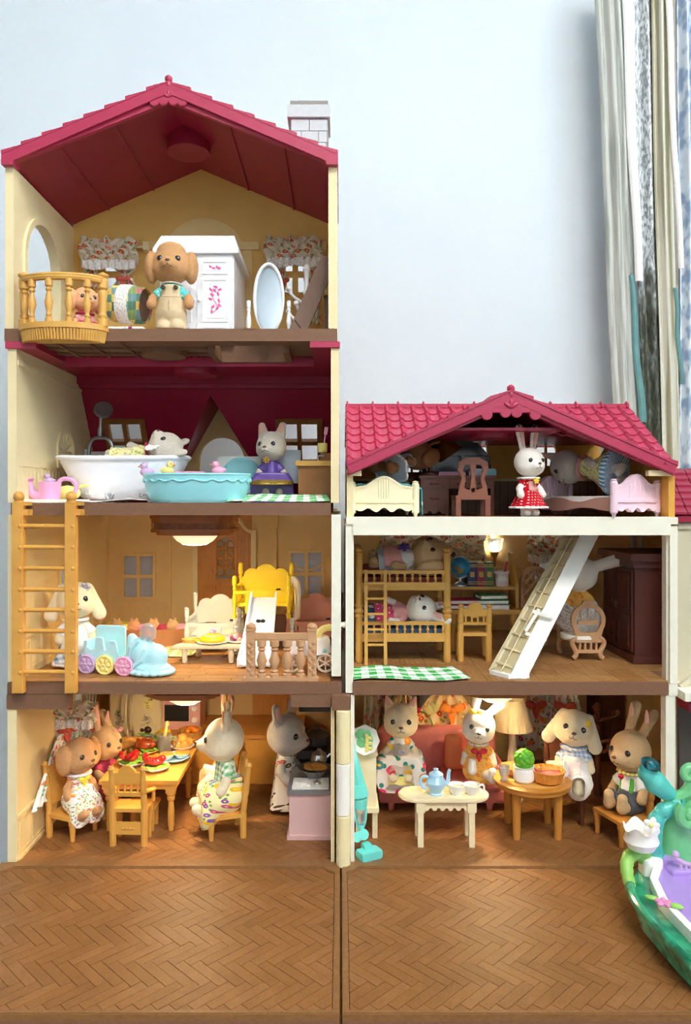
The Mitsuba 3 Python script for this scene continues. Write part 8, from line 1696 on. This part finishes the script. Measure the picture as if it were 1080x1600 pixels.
scene['bsdf_bead'] = {'type': 'roughdielectric', 'alpha': .05, 'int_ior': 1.45, 'specular_transmittance': {'type': 'rgb', 'value': C('#8ad0dc')}}
obj('glass_bead', mv(ell(0, 0, 0, 1.0, .8, .62, 3), *at(1017, 1194, -8.0), ry=25), 'bsdf_bead', t)
cp = at(1004, 1326, -9); k_ = lathe([(.3, 0), (1.2, .25), (1.65, 1.0), (1.45, 1.7), (1.7, 2.35), (1.55, 2.3), (1.3, 1.6), (1.45, 1.0), (0, .4)], 40); v = np.array(k_.vertices); a = np.arctan2(v[:, 1], v[:, 0]); v[:, 2] += (v[:, 2] > 1.9) * .3 * np.sin(5 * a)
obj('flower_cup', [mv(trimesh.Trimesh(v, k_.faces, process=False), cp[0] - .1, cp[1], cp[2] - .2)], 'bsdf_plate', t); obj('small_flower', [mv(ell(.45, 0, 0, .4, .16, .32), *at(1018, 1290, -10.2), ry=a) for a in range(0, 360, 72)], 'bsdf_plate', f'{t}__flower_cup'); obj('flower_heart', ell(*at(1018, 1290, -10.4), .22, .18, .22), 'bsdf_softyellow', f'{t}__flower_cup')

# ---------------------------------------------------------------- house at the far right edge
t = thing('dollhouse_annex', 'red roofed dollhouse annex cut off by the right edge', 'dollhouse annex'); ay = 4.
obj('wall', box(X(1056, ay), 50.6, ay, ay + 1.0, -1.6, Z(815, ay), .1), 'bsdf_annex', t); mat('bsdf_annex', '#c9c0a4', .5)
rp = [(X(1020, 16), 16, Z(735, 16)), (50, 16, Z(735, 16)), (50, ay - .8, Z(806, ay)), (X(1058, ay) - 1.2, ay - .8, Z(806, ay))]
v = np.array(rp); v = np.vstack([v, v - [0, 0, .7]]); obj('roof', trimesh.Trimesh(v, [[0, 2, 1], [0, 3, 2], [4, 5, 6], [4, 6, 7], [3, 7, 6], [3, 6, 2], [0, 4, 7], [0, 7, 3], [0, 1, 5], [0, 5, 4]], process=False), 'bsdf_redshade', t, smooth=False)
P0, P1 = np.array(rp[0]), np.array(rp[3]); n_ = 7
for j in range(n_):
    a_ = P0 + (P1 - P0) * j / n_; b_ = P0 + (P1 - P0) * (j + 1.15) / n_
    for i in range(6):
        x = a_[0] + .2 + i * 1.9; dx = (b_ - a_)[0]
        obj('tile', plank3(np.array([x, a_[1], a_[2]]), np.array([x + 1.8, a_[1], a_[2]]), np.array([x + dx, b_[1], b_[2] + .3]), np.array([x + dx + 1.8, b_[1], b_[2] + .3]), (0, 0, .25)), 'bsdf_redshade', f'{t}__roof', smooth=False)
obj('ledge', [box(36.75, 50, -1.5, ay, Z(1090, -1) - .3, Z(1081, -1), .1)], 'bsdf_ivory', t); obj('trim', [box(X(1058, ay), 50, ay - .3, ay, Z(818, ay) - .6, Z(818, ay)), tube([(X(1060, 2), 1.5, Z(1072, 2)), (X(1082, 2), 1.5, Z(1056, 2))], .5, 8)], 'bsdf_annex', t); obj('red_bracket', box(X(1070, 2), 48, 1, ay, Z(1108, 2), Z(1096, 2)), 'bsdf_redshade', t)
obj('dark_shade_panel', box(X(1058, ay), 50, ay - .6, ay - .1, 0, Z(1100, ay)), 'bsdf_darkstove', t)  # dark panel standing in for the shade below the ledge

# ---------------------------------------------------------------- wrapped material at the upper right, simplified into curtain folds
mat('bsdf_cur_cream', lambda p, n, uv: mix(cc('#c6c8c0'), cc('#9fa39c'), smoothstep(.35, .75, fbm(uv.x * 9, uv.y * .5, 1.))), .7, .2)
mat('bsdf_cur_white', '#f6f6f2', .6); mat('bsdf_cur_tan', lambda p, n, uv: mix(cc('#d2d0c0'), cc('#a09b80'), smoothstep(.4, .7, noise(uv.x * 14, uv.y * .3))), .7)
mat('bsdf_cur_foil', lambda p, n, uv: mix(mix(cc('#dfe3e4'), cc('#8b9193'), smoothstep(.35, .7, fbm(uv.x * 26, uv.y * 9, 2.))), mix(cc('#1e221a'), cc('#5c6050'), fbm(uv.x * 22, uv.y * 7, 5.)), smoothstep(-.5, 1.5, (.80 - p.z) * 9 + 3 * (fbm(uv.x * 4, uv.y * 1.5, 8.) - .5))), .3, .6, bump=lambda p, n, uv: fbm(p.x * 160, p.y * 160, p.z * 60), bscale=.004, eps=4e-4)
mat('bsdf_cur_teal', speck('#6d9c9a', '#5c8a8a', 60), .6); mat('bsdf_cur_grey', speck('#b3b0a6', '#a5a298', 80), .8)
mat('bsdf_cur_blue', lambda p, n, uv: mix(cc('#dfe8f2'), cc('#8fa6c2'), smoothstep(.35, .7, fbm(uv.x * 8, uv.y * 3, 2.))), .25, .6)
t = thing('curtain', 'cream and crinkled silvery wrapped material as curtain folds, with teal and dark green lower folds at the upper right', 'curtain')
def fold(name, pxt, pxb, m, y=34., pyt=-60, pyb=1000, amp=.5, n=2, bulge=0., seed=0, fl=0):
    y0 = y
    def fn(u, v):
        a = X(pxt[0], y0) + (X(pxt[1], y0) - X(pxt[0], y0)) * u; b = X(pxb[0], y0) + (X(pxb[1], y0) - X(pxb[0], y0)) * u
        return (a + (b - a) * v + .15 * np.sin(v * 9 + seed), y0 - bulge * np.sin(u * math.pi) - amp * np.sin(u * n * 2 * math.pi + seed) * (1 + .3 * np.sin(v * 7)), Z(pyt, y0) + (Z(pyb, y0) - Z(pyt, y0)) * v)
    me, uv = grid_sheet(fn, 10 * n + 12, 40, .12); w = abs(X(pxt[1], y) - X(pxt[0], y))
    return obj(name, me, m, t, smooth=True, uv=np.stack([uv[:, 0] * w * .3, uv[:, 1] * 20], 1))
fold('cream_fold', (926, 972), (976, 1014), 'bsdf_cur_cream', 33.5, amp=.3, n=3, bulge=.8)
fold('white_edge', (968, 986), (992, 1004), 'bsdf_cur_white', 32.6, pyb=440, amp=.05, n=1, bulge=.4)
fold('teal_edge', (982, 990), (998, 1010), 'bsdf_cur_teal', 32.7, pyt=430, pyb=660, amp=.05, n=1, bulge=.3)
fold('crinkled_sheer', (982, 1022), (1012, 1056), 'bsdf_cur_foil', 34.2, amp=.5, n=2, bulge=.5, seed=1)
fold('tan_fold', (1014, 1044), (1040, 1066), 'bsdf_cur_tan', 33.4, amp=.4, n=2, bulge=.5, seed=2)
fold('white_edge', (1036, 1046), (1060, 1068), 'bsdf_cur_white', 32.6, pyb=420, amp=.05, n=1, bulge=.3)
fold('teal_edge', (1052, 1058), (1062, 1068), 'bsdf_cur_teal', 32.9, pyt=450, pyb=600, amp=.05, n=1, bulge=.2)
fold('grey_panel', (1040, 1070), (1062, 1090), 'bsdf_cur_grey', 35.0, amp=.1, n=1)
fold('blue_sheer', (1062, 1110), (1066, 1130), 'bsdf_cur_blue', 34.0, amp=.7, n=3, seed=4)
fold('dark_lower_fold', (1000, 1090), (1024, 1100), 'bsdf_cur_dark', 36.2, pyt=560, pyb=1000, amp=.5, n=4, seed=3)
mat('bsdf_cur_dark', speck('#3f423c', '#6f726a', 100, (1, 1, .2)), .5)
